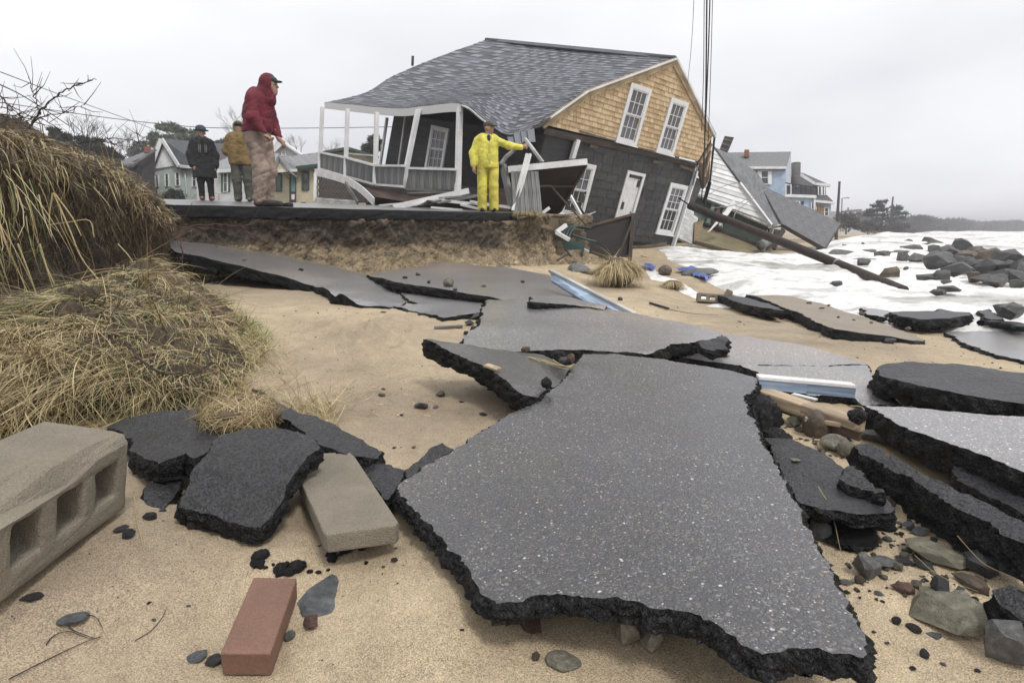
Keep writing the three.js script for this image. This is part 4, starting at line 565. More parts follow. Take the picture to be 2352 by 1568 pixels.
// boards and timbers on the beach
function board(name, label, a, b, w, h, mat, o = {}) { const t = thing(name, label, o.cat || 'board', o.group); part('board', bar(a, b, w, h, o.up), mat, t); return autoSettle(t); }
{
  const t = thing('blue_door_panel', 'pale blue painted board with white edge strip lying across the domed slab', 'board');
  const q = A([[1264, 624, 6.9], [1459, 725, 5.35], [1382, 716, 5.5], [1266, 643, 6.75]]); part('panel', plate(q, 0.03), M.bluePaint, t); part('edge_strip', bar(q[0].clone().add(V3(0, 0.012, 0)), q[1].clone().add(V3(0, 0.012, 0)), 0.05, 0.03), M.whiteOld, t); part('peeled_patch', plate(A([[1283, 640, 6.68], [1300, 643, 6.5], [1312, 655, 6.4], [1296, 651, 6.55]]), 0.004), M.timber, t); autoSettle(t);
  const t2 = thing('painted_plank', 'white and blue peeling plank above the tan timber', 'plank'), a = H(1742, 880, 0.12), b = H(1962, 900, 0.1); part('plank', bar(a, b, 0.035, 0.045), M.bluePaint, t2); part('white_face', bar(a.clone().add(V3(0, 0.028, -0.01)), b.clone().add(V3(0, 0.028, -0.01)), 0.06, 0.012), M.white, t2); autoSettle(t2);
  const t3 = thing('timber_beam', 'thick tan split timber lying among stones', 'timber'), c = H(1748, 906, 0.07), d = H(1978, 984, 0.06); let g = new RoundedBoxGeometry(c.distanceTo(d), 0.06, 0.085, 3, 0.012); const L = c.distanceTo(d), pa = g.attributes.position; for (let i = 0; i < pa.count; i++) { const x = pa.getX(i); pa.setY(i, pa.getY(i) + 0.012 * fbm(x * 5, pa.getY(i) * 9, 1, 2)); pa.setZ(i, pa.getZ(i) * (1 - 0.25 * (x / L + 0.5)) + 0.012 * fbm(x * 6, 4, pa.getZ(i) * 9, 2)); }
  const dir = d.clone().sub(c).normalize(), s = dir.clone().cross(V3(0, 1, 0)).normalize(); g = boxUV(g, 1.4).applyMatrix4(new THREE.Matrix4().makeBasis(dir, s.clone().cross(dir), s).setPosition(c.clone().lerp(d, 0.5))); g.computeVertexNormals(); part('beam', g, M.timber, t3); part('bark_side', bar(c.clone().add(V3(0, -0.02, 0.04)), d.clone().add(V3(-0.02, -0.02, 0.032)), 0.016, 0.035), M.brown2, t3); autoSettle(t3);
  board('white_strip', 'thin white strip between the plank and the timber', H(1822, 905, 0.03), H(1875, 918, 0.03), 0.03, 0.008, M.white);
  board('dowel', 'short pale stick behind the round brown boulder', H(1850, 962, 0.06), H(1932, 976, 0.06), 0.016, 0.016, M.timber, { cat: 'stick' });
  board('dark_batten', 'thin dark batten on the sand by the tussock', G(1493, 699, 0.02), G(1535, 712, 0.02), 0.03, 0.02, M.darkwood);
  board('grey_lath', 'grey lath on the sand left of the domed slab', G(998, 755, 0.012), G(1062, 752, 0.012), 0.05, 0.015, M.weather2);
  board('bark_chip', 'flat bark chip on the dark tilted slab', H(1116, 838, 0.2), H(1146, 848, 0.19), 0.04, 0.008, M.timber, { cat: 'wood chip' });
}
// twigs and straws on the sand
function twig(label, pts, r, mat, o = {}) { const t = thing(o.name || 'twig', label, o.cat || 'twig', o.group); for (const l of pts) part('stem', tube(curve(l, Math.max(6, l.length * 5)), (q) => r * (1 - 0.6 * q), 5), mat, t); return autoSettle(t); }
M.twig = flat(0.05, 0.038, 0.03); M.straw = flat(0.5, 0.4, 0.2, { roughness: 0.7 }); M.twigRed = flat(0.11, 0.06, 0.045);
const g3 = (l, up = 0.006) => l.map((q) => G(q[0], q[1], q[2] === undefined ? up : q[2]));
twig('looped dark twig on the sand beside a rounded grey stone', [g3([[20, 1566], [120, 1515], [200, 1478], [236, 1466]]), g3([[106, 1486], [118, 1470], [135, 1462, 0.008], [160, 1458, 0.008], [200, 1470], [232, 1470]]), g3([[158, 1446], [170, 1456, 0.008], [190, 1462], [215, 1471]]), g3([[188, 1424], [205, 1422, 0.01], [222, 1430, 0.012], [236, 1448]])], 0.0014, M.twig);
twig('thin forked twig lying on the sand left of the brick', [g3([[310, 1477], [345, 1455], [372, 1424], [384, 1398]])], 0.0012, M.twig);
twig('pale straw standing on the sand below the cinder block', [g3([[312, 1178, 0.05], [316, 1215, 0.03], [327, 1255, 0.012], [333, 1288, 0.004]])], 0.0022, M.straw, { name: 'straw' });
twig('bent yellow straw beside the edge of the big speckled slab', [g3([[1870, 1210, 0.12], [1900, 1228, 0.08], [1930, 1282, 0.02]])], 0.0016, M.straw, { name: 'straw' });
twig('long dry straw leaning on the black asphalt strip', [[H(2200, 1230, 0.1), H(2228, 1262, 0.07), H(2262, 1295, 0.05), H(2340, 1330, 0.03)], [H(2102, 1275, 0.02), H(2160, 1322, 0.03), H(2250, 1360, 0.02)]], 0.0011, M.straw, { name: 'straw' });
twig('bundle of straw lying on the dark tilted slab', [[H(1200, 818, 0.13), H(1240, 825, 0.13), H(1312, 848, 0.13)], [H(1215, 820, 0.14), H(1260, 836, 0.13), H(1310, 850, 0.13)], [H(1245, 828, 0.14), H(1280, 838, 0.15), H(1318, 842, 0.15)], [H(1270, 826, 0.15), H(1290, 838, 0.15), H(1316, 846, 0.14)]], 0.004, M.straw, { name: 'straw' });
twig('two pale reeds caught on the black chunk by the timber', [[H(1955, 932, 0.16), H(1984, 938, 0.17), H(1988, 968, 0.13)]], 0.003, M.straw, { name: 'straw' });
twig('thin cord trailing over the sand by the tussock', [g3([[1520, 706], [1560, 716], [1600, 722], [1650, 724]])], 0.004, M.black, { name: 'cord', cat: 'cord' });
// ---------------------------------------------------------------- dune bank with overhanging turf, and the slumped mat below it
const duneCols = [
  [[-420, 900, 2.7], [-420, 620, 2.9], [-420, 450, 2.8], [-420, 330, 2.6], [-420, 200, 3.0], [-420, 170, 5]],
  [[-200, 800, 3.2], [-200, 590, 3.4], [-200, 440, 3.2], [-200, 330, 3.1], [-200, 225, 3.5], [-200, 205, 6]],
  [[0, 740, 3.8], [0, 580, 4.15], [0, 440, 3.95], [0, 345, 3.8], [0, 262, 4.2], [0, 245, 7]],
  [[130, 720, 4.5], [130, 590, 4.9], [130, 475, 4.75], [130, 392, 4.6], [130, 318, 5.0], [130, 310, 8]],
  [[250, 700, 5.5], [250, 600, 5.9], [250, 510, 5.75], [250, 435, 5.6], [250, 362, 6.0], [250, 355, 9]],
  [[340, 680, 6.3], [340, 610, 6.8], [340, 540, 6.7], [340, 480, 6.5], [340, 424, 6.9], [340, 418, 10]],
  [[392, 660, 7.1], [388, 610, 7.4], [386, 560, 7.3], [385, 520, 7.2], [388, 488, 7.4], [392, 470, 9]]];
const duneRows = [0, 1, 2, 3, 4, 5].map((r) => duneCols.map((c) => P(...c[r])));
duneRows[4].forEach((p) => { p.y -= 0.09; }); duneRows[5].forEach((p) => { p.y -= 0.12; }); duneRows[3].forEach((p) => { p.y -= 0.04; });
const dune = lofted(duneRows, 200, 90, (p, a, b) => 0.12 * fbm(p.x * 2.6, p.y * 2.6, p.z * 2.6, 4) + 0.06 * fbm(p.x * 9, p.y * 9, p.z * 9, 3), 1.2,
  (p, a, b) => { const n = fbm(p.x * 3, p.y * 3, p.z * 3, 4), k = (0.8 + 0.5 * n); const t = sstep(-0.1, 0.25, fbm(p.x * 5 + 3, p.y * 5, p.z * 5, 3)); return [lerp(0.13, 0.18, t) * k, lerp(0.095, 0.135, t) * k, lerp(0.06, 0.08, t) * k]; }, [7, 2.4]);
structure('dune_bank', dune.geo, M.earth, 'dark undercut dune bank topped with turf');
const mound = lofted([
  [[-320, 1180, 0], [-100, 1060, 0], [80, 985, 0], [260, 955, 0], [440, 932, 0], [545, 892, 0], [602, 805, 0]],
  [[-320, 1010, 0.16], [-100, 930, 0.16], [80, 890, 0.17], [240, 865, 0.18], [390, 845, 0.17], [490, 815, 0.13], [568, 760, 0.06]],
  [[-320, 880, 0.28], [-100, 820, 0.28], [80, 795, 0.3], [220, 775, 0.31], [345, 755, 0.29], [440, 738, 0.22], [520, 712, 0.09]],
  [[-320, 780, 0.38], [-100, 725, 0.38], [80, 705, 0.4], [210, 690, 0.42], [310, 668, 0.42], [395, 658, 0.32], [462, 655, 0.1]],
  [[-320, 730, 0.42], [-100, 690, 0.42], [80, 680, 0.43], [200, 655, 0.46], [290, 610, 0.5], [355, 592, 0.46], [405, 625, 0.15]],
  [[-320, 700, 0.2], [-100, 670, 0.2], [80, 665, 0.2], [200, 640, 0.25], [290, 600, 0.3], [355, 585, 0.25], [400, 615, 0.05]]].map((r) => r.map((q) => { const p = H(q[0], q[1], q[2]); p.y *= 0.92; return p; })), 160, 90,
  (p, a, b) => -(0.13 * fbm(p.x * 3.4, p.y * 3, p.z * 3.4, 4) + 0.03 * fbm(p.x * 12, p.y * 12, p.z * 12, 2)) * sstep(0, 0.1, b), 1.2, (p) => { const k = 0.8 + 0.4 * fbm(p.x * 4, 1, p.z * 4, 3); return [0.2 * k, 0.145 * k, 0.085 * k]; }, [5, 3]);
{ const g = mound.geo; const m = shade(new THREE.Mesh(g, M.earth)); m.name = 'slumped_turf'; m.userData.kind = 'structure'; m.userData.label = 'slumped mat of turf below the dune bank'; scene.add(m); }

// grass blades: curved strips of several habits
function bladeGeo(bend, droop, seed) {
  const pos = [], idx = [], n = 6, R = rng(seed), tw = (R() - 0.5) * 1.2;
  for (let i = 0; i <= n; i++) { const t = i / n, w = 0.5 * (1 - t * t * 0.9), a = tw * t, x = bend * t * t, y = t - droop * t * t * t * 0.75; pos.push(x - w * Math.cos(a), y, -w * Math.sin(a), x + w * Math.cos(a), y, w * Math.sin(a)); if (i < n) { const k = i * 2; idx.push(k, k + 1, k + 2, k + 1, k + 3, k + 2); } }
  // width is unit; scaled to millimetres per copy: x scale would squash the bend, so bend is stored in z
  for (let i = 0; i <= n; i++) { const t = i / n; for (let k = 0; k < 2; k++) { const j = (i * 2 + k) * 3; pos[j] -= bend * t * t; pos[j + 2] = pos[j + 2] * 0 + bend * t * t + (k ? 1 : -1) * 0.004 * Math.sin(tw * t); } }
  return geoFrom(pos, idx);
}
const blades = [[0.25, 0.1], [0.55, 0.45], [0.8, 0.8], [0.15, 0.0], [0.6, 1.0]].map((q, i) => bladeGeo(q[0], q[1], i + 3));
M.blade = std({ color: 0xffffff, roughness: 0.6 });
const cStraw = [[0.50, 0.40, 0.22], [0.42, 0.33, 0.17], [0.58, 0.48, 0.28], [0.36, 0.27, 0.13], [0.33, 0.29, 0.14]], cGreen = [[0.16, 0.19, 0.075], [0.13, 0.2, 0.06], [0.24, 0.25, 0.1], [0.12, 0.15, 0.06]], cBrown = [[0.2, 0.13, 0.07], [0.15, 0.1, 0.06], [0.26, 0.17, 0.09]];
function grass(name, label, N, place, parent) {   // place(R) -> {p, dir, up, len, w, c}
  const R = rng(name.length * 991 + N), per = blades.map(() => []); for (let i = 0; i < N; i++) { const q = place(R, i); if (q) per[Math.floor(R() * blades.length)].push(q); }
  const list = []; per.forEach((l, b) => {
    const pos = [], idx = [], col = [], src = blades[b].attributes.position, ix = blades[b].index.array, m = new THREE.Matrix4(), v = V3();
    l.forEach((q) => { const y = q.dir.clone().normalize(); let z = q.lean.clone(); z.sub(y.clone().multiplyScalar(z.dot(y))); if (z.lengthSq() < 1e-6) z.set(1, 0, 0.3); z.normalize(); const x = y.clone().cross(z); m.makeBasis(x.multiplyScalar(q.w), y.multiplyScalar(q.len), z.multiplyScalar(q.len)).setPosition(q.p); const o = pos.length / 3; for (let i = 0; i < src.count; i++) { v.fromBufferAttribute(src, i).applyMatrix4(m); pos.push(v.x, v.y, v.z); col.push(q.c[0] * q.k, q.c[1] * q.k, q.c[2] * q.k); } for (const i of ix) idx.push(i + o); });
    if (pos.length) list.push(geoFrom(pos, idx, null, col));
  });
  const g = mergeGeometries(list);
  const m = shade(new THREE.Mesh(g, M.bladeV)); m.name = name; m.userData.kind = 'stuff'; if (parent) { parent.add(m); } else { tag(m, label, 'grass'); scene.add(m); } return m;
}
M.bladeV = std({ color: 0xffffff, roughness: 0.6, vertexColors: true });
const pick = (R, l) => l[Math.floor(R() * l.length)];
const rd = (R, s = 1) => V3((R() - 0.5) * s, (R() - 0.5) * s, (R() - 0.5) * s);
const tufts = []; { const R = rng(2024); for (let i = 0; i < 330; i++) { const a = Math.pow(R(), 0.8) * 0.98 + 0.01, b = R() * 0.95, p = mound.at(a, b), cl = fbm(p.x * 1.7, 2, p.z * 1.7, 3); tufts.push({ p, a, b, dir: V3(0.55 + 2.2 * cl + (R() - 0.5) * 1.2, 0.16 + 0.3 * R(), 0.5 - 2.2 * cl + (R() - 0.5) * 1.2).normalize(), s: 0.6 + 0.8 * R(), g: fbm(p.x * 1.3 + 5, 2, p.z * 1.3, 2) - 0.5 * a + 0.1 }); } }
grass('slumped_grass', 'tangled straw and green beach grass drooping over the slumped turf', 15500, (R, i) => {
  const q = tufts[Math.floor(R() * tufts.length)], loose = R() < 0.2, p = loose ? mound.at(R(), R() * 0.95) : q.p.clone().add(V3((R() - 0.5) * 0.12, 0.02 * R(), (R() - 0.5) * 0.12)); p.y += loose ? 0.03 * R() : 0.01;
  const rv = rd(R, loose ? 3 : 0.9); rv.y *= loose ? 0.12 : 0.5; const d = Math.hypot(p.x, p.z), c = R() < 0.14 + q.g * 0.8 ? pick(R, cGreen) : R() < 0.2 ? pick(R, cBrown) : pick(R, cStraw);
  return { p, dir: q.dir.clone().add(rv), lean: V3(rd(R, 1.4).x, -1, rd(R, 1.4).z), len: (0.1 + R() * R() * 0.4) * q.s, w: (0.0022 + R() * R() * 0.0055) * clamp(d * 0.26, 0.8, 1.7), c, k: 0.55 + 0.7 * R() };
});
grass('bank_grass', 'dry grass hanging over the lip of the dune bank', 10000, (R) => {
  const a = 0.1 + R() * 0.9, b = 0.56 + R() * 0.38, p = dune.at(a, b), hang = b < 0.68, cl = fbm(p.x * 2, p.y * 2, p.z * 2, 3); if (fbm(p.x * 4, p.y * 4, p.z * 4, 2) < (hang ? 0.16 : 0.04)) return null; const rv = rd(R, 2.4); rv.y *= 0.22;
  const d = Math.hypot(p.x, p.z); let dir, len; if (hang) { dir = V3(0.2 + 1.2 * cl, -0.7, 0.3).add(rd(R, 2.1)); len = 0.05 + R() * R() * 0.3; } else { dir = V3(0.45 + cl, 0.02, 0.35 - cl).add(rv); len = 0.06 + R() * R() * 0.26; }
  p.add(dune.nor(a, b).multiplyScalar(0)).add(V3(0.01, 0.02, 0.05));
  const c = R() < 0.08 ? pick(R, cGreen) : R() < 0.85 - 0.5 * a ? pick(R, cBrown) : pick(R, cStraw);
  return { p, dir, lean: V3(rd(R, 3).x, -1, rd(R, 3).z), len, w: (0.002 + R() * 0.003) * clamp(d * 0.24, 0.8, 1.7), c, k: 0.4 + 0.6 * R() };
});
grass('bank_roots', 'fine brown roots hanging on the dark face of the dune bank', 6500, (R) => {
  const a = 0.1 + R() * 0.88, b = 0.12 + R() * 0.42, p = dune.at(a, b); p.add(V3(0.02, 0, 0.06)); const d = Math.hypot(p.x, p.z);
  return { p, dir: V3(0.1, -1, 0.1).add(rd(R, 0.8)), lean: rd(R), len: 0.04 + R() * 0.16, w: 0.0016 * clamp(d * 0.3, 0.8, 2), c: pick(R, R() < 0.25 ? cStraw : cBrown), k: 0.35 + 0.5 * R() };
});
grass('bank_stalks', 'loose stalks sticking out along the crest and lip of the dune bank', 700, (R) => { const a = 0.12 + R() * 0.87, b = 0.6 + R() * 0.25, p = dune.at(a, b), d = Math.hypot(p.x, p.z); p.add(V3(0.02, 0.02, 0.04)); return { p, dir: V3(0.5, 0.15 - R() * 0.5, 0.5).add(rd(R, 2)), lean: V3(0.3, -1, 0.2), len: 0.14 + R() * R() * 0.34, w: (0.003 + R() * 0.004) * clamp(d * 0.22, 0.8, 1.6), c: R() < 0.2 ? pick(R, cBrown) : pick(R, cStraw), k: 0.6 + 0.5 * R() }; });
// long stalks hanging at the near end of the bank
grass('hanging_reeds', 'long yellowed reeds hanging down the near end of the dune bank', 150, (R) => {
  const px = -120 + R() * R() * 340, py = 360 + R() * 170, p = P(px, py, 3.15 + R() * 0.35 + px * 0.002);
  return { p, dir: V3(0.1 + R() * 0.6, -1, 0.12).add(rd(R, 0.9)), lean: V3(0.3, -1, 0.2), len: 0.2 + R() * 0.5, w: 0.0035 + R() * 0.004, c: R() < 0.25 ? pick(R, cGreen) : pick(R, cStraw), k: 0.6 + 0.6 * R() };
});
grass('green_sprouts', 'short green grass at the toe of the slumped turf', 1500, (R) => {
  const t = R(), p = G(lerp(470, 590, t) + (R() - 0.5) * 80, lerp(690, 800, t) + (R() - 0.5) * 50); p.y += mound ? 0.02 * R() : 0;
  return { p, dir: V3(0.3, 0.7, 0.2).add(rd(R, 1)), lean: rd(R).setY(-0.6), len: 0.05 + R() * 0.1, w: 0.005, c: R() < 0.6 ? pick(R, [[0.2, 0.27, 0.1], [0.26, 0.3, 0.12]]) : pick(R, cStraw), k: 0.7 + 0.5 * R() };
});
grass('scattered_straw', 'loose straw scattered on the sand', 900, (R) => {
  const z = Math.floor(R() * 4), c = [[590, 870, 170, 120], [720, 960, 120, 60], [150, 985, 200, 40], [880, 880, 260, 160]][z], p = G(c[0] + (R() - 0.5) * c[2], c[1] + (R() - 0.5) * c[3]); p.y += 0.006;
  return { p, dir: V3(R() - 0.5, 0.12 * R() * (z < 2 ? 4 : 1), R() - 0.5), lean: V3(0, 0, 0).add(rd(R)), len: z === 3 ? 0.03 + R() * 0.05 : 0.08 + R() * 0.2, w: 0.0026, c: pick(R, cStraw), k: 0.7 + 0.5 * R() };
});
// matted root clump on the rough slab
function clump(name, label, cat, c, rad, N, o) {
  const t = thing(name, label, cat), g = mergeVertices(new THREE.IcosahedronGeometry(1, 6)), a = g.attributes.position; for (let i = 0; i < a.count; i++) { const x = a.getX(i), y = a.getY(i), z = a.getZ(i), f = 0.82 + 0.25 * fbm(x * 2, y * 2 + N, z * 2, 3); a.setXYZ(i, c.x + x * f * rad.x, c.y + y * f * rad.y, c.z + z * f * rad.z); } g.computeVertexNormals();
  part('root_ball', g, flat(...o.core), t);
  grass('blades', null, N, (R) => o.blade(R, (d) => V3(c.x + d.x * rad.x * 0.86, c.y + d.y * rad.y * 0.86, c.z + d.z * rad.z * 0.86)), t); return autoSettle(t);
}
clump('root_clump', 'tangled straw-coloured root clump sitting on the black slabs', 'root clump', H(548, 952, 0.16), V3(0.155, 0.075, 0.13), 2600, { core: [0.12, 0.085, 0.05], blade: (R, at) => { const d = rd(R, 2).normalize(); return { p: at(d), dir: rd(R, 2).cross(d).add(d.clone().multiplyScalar(0.05)), lean: d.clone().negate(), len: 0.05 + R() * 0.08, w: 0.0018, c: pick(R, R() < 0.35 ? cBrown : cStraw), k: 0.75 + 0.5 * R() }; } });
clump('grass_tussock', 'straw-coloured beach grass tussock with drooping blades on the sand', 'grass tussock', G(1422, 660).add(V3(0, 0.22, -0.15)), V3(0.34, 0.26, 0.3), 1700, { core: [0.13, 0.1, 0.06], blade: (R, at) => { const d = rd(R, 2); d.y = 0.15 + Math.abs(d.y) * 0.9; d.normalize(); return { p: at(d), dir: V3(d.x * 1.0 + 0.2, 0.25 - 0.9 * R(), d.z).add(rd(R, 0.4)), lean: V3(0, -1, 0), len: 0.2 + R() * 0.26, w: 0.008, c: R() < 0.1 ? pick(R, cBrown) : pick(R, cStraw.slice(0, 3)), k: 0.75 + 0.45 * R() }; } });
clump('grass_tussock', 'small golden grass tuft at the edge of the foam', 'grass tussock', G(1548, 662).add(V3(0, 0.06, -0.05)), V3(0.17, 0.1, 0.15), 420, { core: [0.14, 0.09, 0.05], blade: (R, at) => { const d = rd(R, 2); d.y = Math.abs(d.y); d.normalize(); return { p: at(d), dir: V3(d.x, 0.1 - 0.5 * R(), d.z), lean: V3(0, -1, 0), len: 0.08 + R() * 0.14, w: 0.007, c: pick(R, cStraw), k: 0.7 + 0.4 * R() }; } });
clump('grass_tussock', 'torn turf on the end of the bank beside the yellow figure', 'grass tussock', P(1212, 492, 11.9), V3(0.34, 0.05, 0.2), 500, { core: [0.2, 0.15, 0.08], blade: (R, at) => { const d = rd(R, 2); d.y = Math.abs(d.y); d.normalize(); return { p: at(d), dir: V3(d.x, 0.2, d.z).add(rd(R, 0.8)), lean: V3(0, -1, 0), len: 0.06 + R() * 0.12, w: 0.007, c: pick(R, cStraw), k: 0.7 + 0.4 * R() }; } });
// bare bramble branches on the bank
const pd = (l, d) => l.map((q) => P(q[0], q[1], q[2] || d));
function branch(label, lines, r, mat, twigs, seed) {
  const t = thing('bare_branch', label, 'branch'), R = rng(seed); lines.forEach((l, i) => {
    const c = curve(l, l.length * 6).map((p) => p.add(rd(R, r * 2))); part('stem', tube(c, (q) => r * (i ? 0.65 : 1) * (1 - 0.7 * q), 5), mat, t);
    const tw = []; for (let k = 0; k < twigs; k++) { const j = Math.floor((0.25 + 0.75 * R()) * (c.length - 2)), p = c[j], d = c[j + 1].clone().sub(p).normalize().multiplyScalar(0.6).add(rd(R, 1.6)).normalize(), L = (0.04 + R() * 0.14) * (p.distanceTo(camera.position) / 4); tw.push(tube([p, p.clone().add(d.clone().multiplyScalar(L * 0.55)).add(rd(R, L * 0.15)), p.clone().add(d.multiplyScalar(L)).add(V3(0, 0.15 * L, 0))], (q) => r * 0.4 * (1 - 0.6 * q), 4)); }
    if (tw.length) part('twigs', merge(tw), mat, t);
  }); return autoSettle(t);
}
branch('forked dark bramble reaching up into the sky from the top of the bank', [pd([[70, 290], [92, 255], [110, 235], [150, 205], [190, 190], [218, 180]], 4.7), pd([[92, 262], [84, 235], [72, 205], [66, 178]], 4.7), pd([[60, 300], [85, 270], [130, 262], [175, 248], [198, 236]], 4.7)], 0.009, M.twig, 10, 11);
branch('tangle of dark twigs at the left top of the bank', [pd([[-40, 270], [10, 262], [40, 268], [80, 275]], 4.4), pd([[0, 245], [30, 255], [60, 280], [95, 300]], 4.4), pd([[20, 240], [60, 262], [110, 280], [160, 320], [200, 350]], 4.7), pd([[-20, 215], [0, 222], [10, 232], [20, 252]], 4.4)], 0.007, M.twig, 14, 12);
branch('low arching branch over the crest of the bank', [pd([[130, 340], [170, 330], [220, 322], [245, 318], [300, 322], [335, 328]], 6.0), pd([[240, 320], [262, 332], [245, 318]], 6.0), pd([[318, 328], [316, 315], [312, 300]], 6.2)], 0.008, M.twig, 8, 13);
branch('dark root-like stem slanting down the face of the bank to the road edge', [pd([[290, 440], [330, 475], [370, 505], [420, 525], [455, 530]], 6.3), pd([[300, 460], [350, 500], [405, 520], [470, 525], [530, 532], [596, 547]], 6.2), pd([[395, 532], [440, 520], [500, 516], [560, 520], [594, 526]], 6.6)], 0.012, M.twigRed, 3, 14);
branch('curling vine hanging in front of the propped asphalt slab', [pd([[350, 520], [345, 570], [360, 620], [400, 680]], 5.9), pd([[395, 500], [415, 560], [420, 620], [440, 655], [425, 672], [400, 672]], 6.0), pd([[470, 535], [478, 552], [492, 556], [500, 570]], 6.3), pd([[352, 660], [380, 630], [410, 600], [425, 580]], 5.8)], 0.01, M.twigRed, 2, 15);
branch('dark twig arching over the slumped grass', [pd([[150, 770], [185, 750], [225, 735], [262, 710], [285, 680]], 3.0), pd([[185, 750], [190, 715], [195, 690]], 3.0), pd([[225, 735], [215, 700], [212, 650]], 3.0)], 0.006, M.twig, 6, 16);
branch('dark stem running through the slumped grass to its toe', [[H(290, 785, 0.3), H(340, 840, 0.24), H(395, 860, 0.2), H(460, 850, 0.18), H(490, 830, 0.2), H(530, 880, 0.08)], [H(475, 850, 0.2), H(480, 800, 0.24), H(530, 810, 0.16), H(598, 788, 0.06)], [H(260, 770, 0.32), H(150, 760, 0.33), H(60, 700, 0.42)]], 0.006, M.twig, 6, 17);
// pale broken reed stalks standing out from the bank
{
  const st = [[[[120, 443], [112, 500], [118, 543]], 4.2], [[[122, 443], [160, 530], [185, 590], [228, 648]], 4.2], [[[125, 445], [165, 500], [186, 542]], 4.2], [[[110, 517], [160, 510], [205, 507], [215, 545]], 4.3], [[[270, 560], [300, 595], [312, 625]], 5.0], [[[185, 640], [250, 622], [320, 628], [390, 632]], 4.9], [[[40, 560], [70, 640], [90, 700]], 3.7], [[[90, 560], [105, 610], [125, 655]], 3.6]];
  st.forEach((s) => { const t = thing('reed_stalk', 'pale broken reed stalk sticking out of the bank', 'reed', 'broken reeds on the bank'); part('stem', tube(curve(pd(s[0], s[1]), 12), (q) => 0.007 * (1 - 0.5 * q), 5), M.straw, t); autoSettle(t); });
}
// ---------------------------------------------------------------- the toppled cottage
const house = thing('toppled_cottage', 'tilted two-storey cottage with grey shingle roof, cedar gable and broken porch', 'house');
const hN = V3(0.5426, -0.2419, 0.8044).normalize(), hU = V3(0.811, -0.0985, -0.5767).normalize(), hV = hN.clone().cross(hU).normalize(), hO = P(1440, 300, 16.5);
const wk = hN.dot(hO.clone().sub(camera.position));
const WP = (x, y, off = 0) => { const r = ray(x, y); return r.multiplyScalar(wk / hN.dot(r)).add(camera.position).add(hN.clone().multiplyScalar(off)); };
const W2 = (x, y) => { const q = WP(x, y).sub(hO); return [q.dot(hU), q.dot(hV)]; };
const W3 = (u, v, off = 0) => hO.clone().add(hU.clone().multiplyScalar(u)).add(hV.clone().multiplyScalar(v)).add(hN.clone().multiplyScalar(off));
function clip(poly, cv) {   // Sutherland-Hodgman against a convex outline
  let area = 0; cv.forEach((p, i) => { const q = cv[(i + 1) % cv.length]; area += p[0] * q[1] - q[0] * p[1]; }); const s = area > 0 ? 1 : -1; let out = poly;
  for (let i = 0; i < cv.length; i++) { const a = cv[i], b = cv[(i + 1) % cv.length], f = (p) => s * ((b[0] - a[0]) * (p[1] - a[1]) - (b[1] - a[1]) * (p[0] - a[0])), inp = out; out = []; for (let k = 0; k < inp.length; k++) { const p = inp[k], q = inp[(k + 1) % inp.length], fp = f(p), fq = f(q); if (fp >= 0) out.push(p); if ((fp >= 0) !== (fq >= 0)) { const t = fp / (fp - fq); out.push([lerp(p[0], q[0], t), lerp(p[1], q[1], t)]); } } if (out.length < 3) return null; }
  return out;
}
function tileGeo(poly, v0, v1, lo, hi, to3) {   // wedge: proud at its lower edge v0, tucked in at v1
  const n = poly.length, pos = [], tp = poly.map((p) => to3(p[0], p[1], lerp(hi, lo, clamp((p[1] - v0) / (v1 - v0), 0, 1)))), bt = poly.map((p) => to3(p[0], p[1], -0.004)); const put = (p) => pos.push(p.x, p.y, p.z);
  for (let i = 1; i < n - 1; i++) { put(tp[0]); put(tp[i]); put(tp[i + 1]); } for (let i = 0; i < n; i++) { const j = (i + 1) % n; put(tp[i]); put(bt[i]); put(bt[j]); put(tp[i]); put(bt[j]); put(tp[j]); }
  return boxUV(geoFrom(pos, null), 1.5);
}
function shingleWall(name, parent, cv, course, wmin, wmax, mats, to3, thick, seed, holes = [], limit = 300) {
  const R = rng(seed), gp = Math.min(0.006, wmin * 0.04); let u0 = 1e9, u1 = -1e9, v0 = 1e9, v1 = -1e9; for (const p of cv) { u0 = Math.min(u0, p[0]); u1 = Math.max(u1, p[0]); v0 = Math.min(v0, p[1]); v1 = Math.max(v1, p[1]); }
  const tiles = []; for (let v = v0; v < v1; v += course) for (let u = u0 - R() * wmax; u < u1;) { const w = lerp(wmin, wmax, R()), jog = (R() - 0.5) * course * 0.05, poly = clip([[u + gp, v + jog], [u + w - gp, v + jog], [u + w - gp, v + course * 1.1], [u + gp, v + course * 1.1]], cv); const cu = u + w / 2, cw = v + course / 2; u += w; if (!poly) continue; let a = 0; poly.forEach((p, i) => { const q = poly[(i + 1) % poly.length]; a += p[0] * q[1] - q[0] * p[1]; }); if (Math.abs(a) < 0.0012) continue; if (holes.some((h) => cu > h[0] && cu < h[1] && cw > h[2] && cw < h[3])) continue; tiles.push({ g: tileGeo(poly, v, v + course * 1.1, 0.004, thick * (0.8 + 0.5 * R()), to3), m: mats[Math.floor(R() * mats.length)], d: to3(cu, cw, 0).distanceTo(camera.position) / Math.sqrt(Math.abs(a)) }); }
  tiles.sort((a, b) => a.d - b.d); tiles.slice(0, limit).forEach((t) => part(name, t.g, t.m, parent));
  const rest = tiles.slice(limit); if (rest.length) mats.forEach((m) => { const l = rest.filter((t) => t.m === m); if (l.length) { const o = part(name + 's', merge(l.map((t) => t.g)), m, parent); o.userData.kind = 'stuff'; } });
}
const cedar = [[0.62, 0.46, 0.275], [0.68, 0.52, 0.33], [0.58, 0.42, 0.24], [0.64, 0.48, 0.29], [0.52, 0.36, 0.2]].map((c) => std({ map: plainC, color: lin(...c), roughness: 0.8 }));
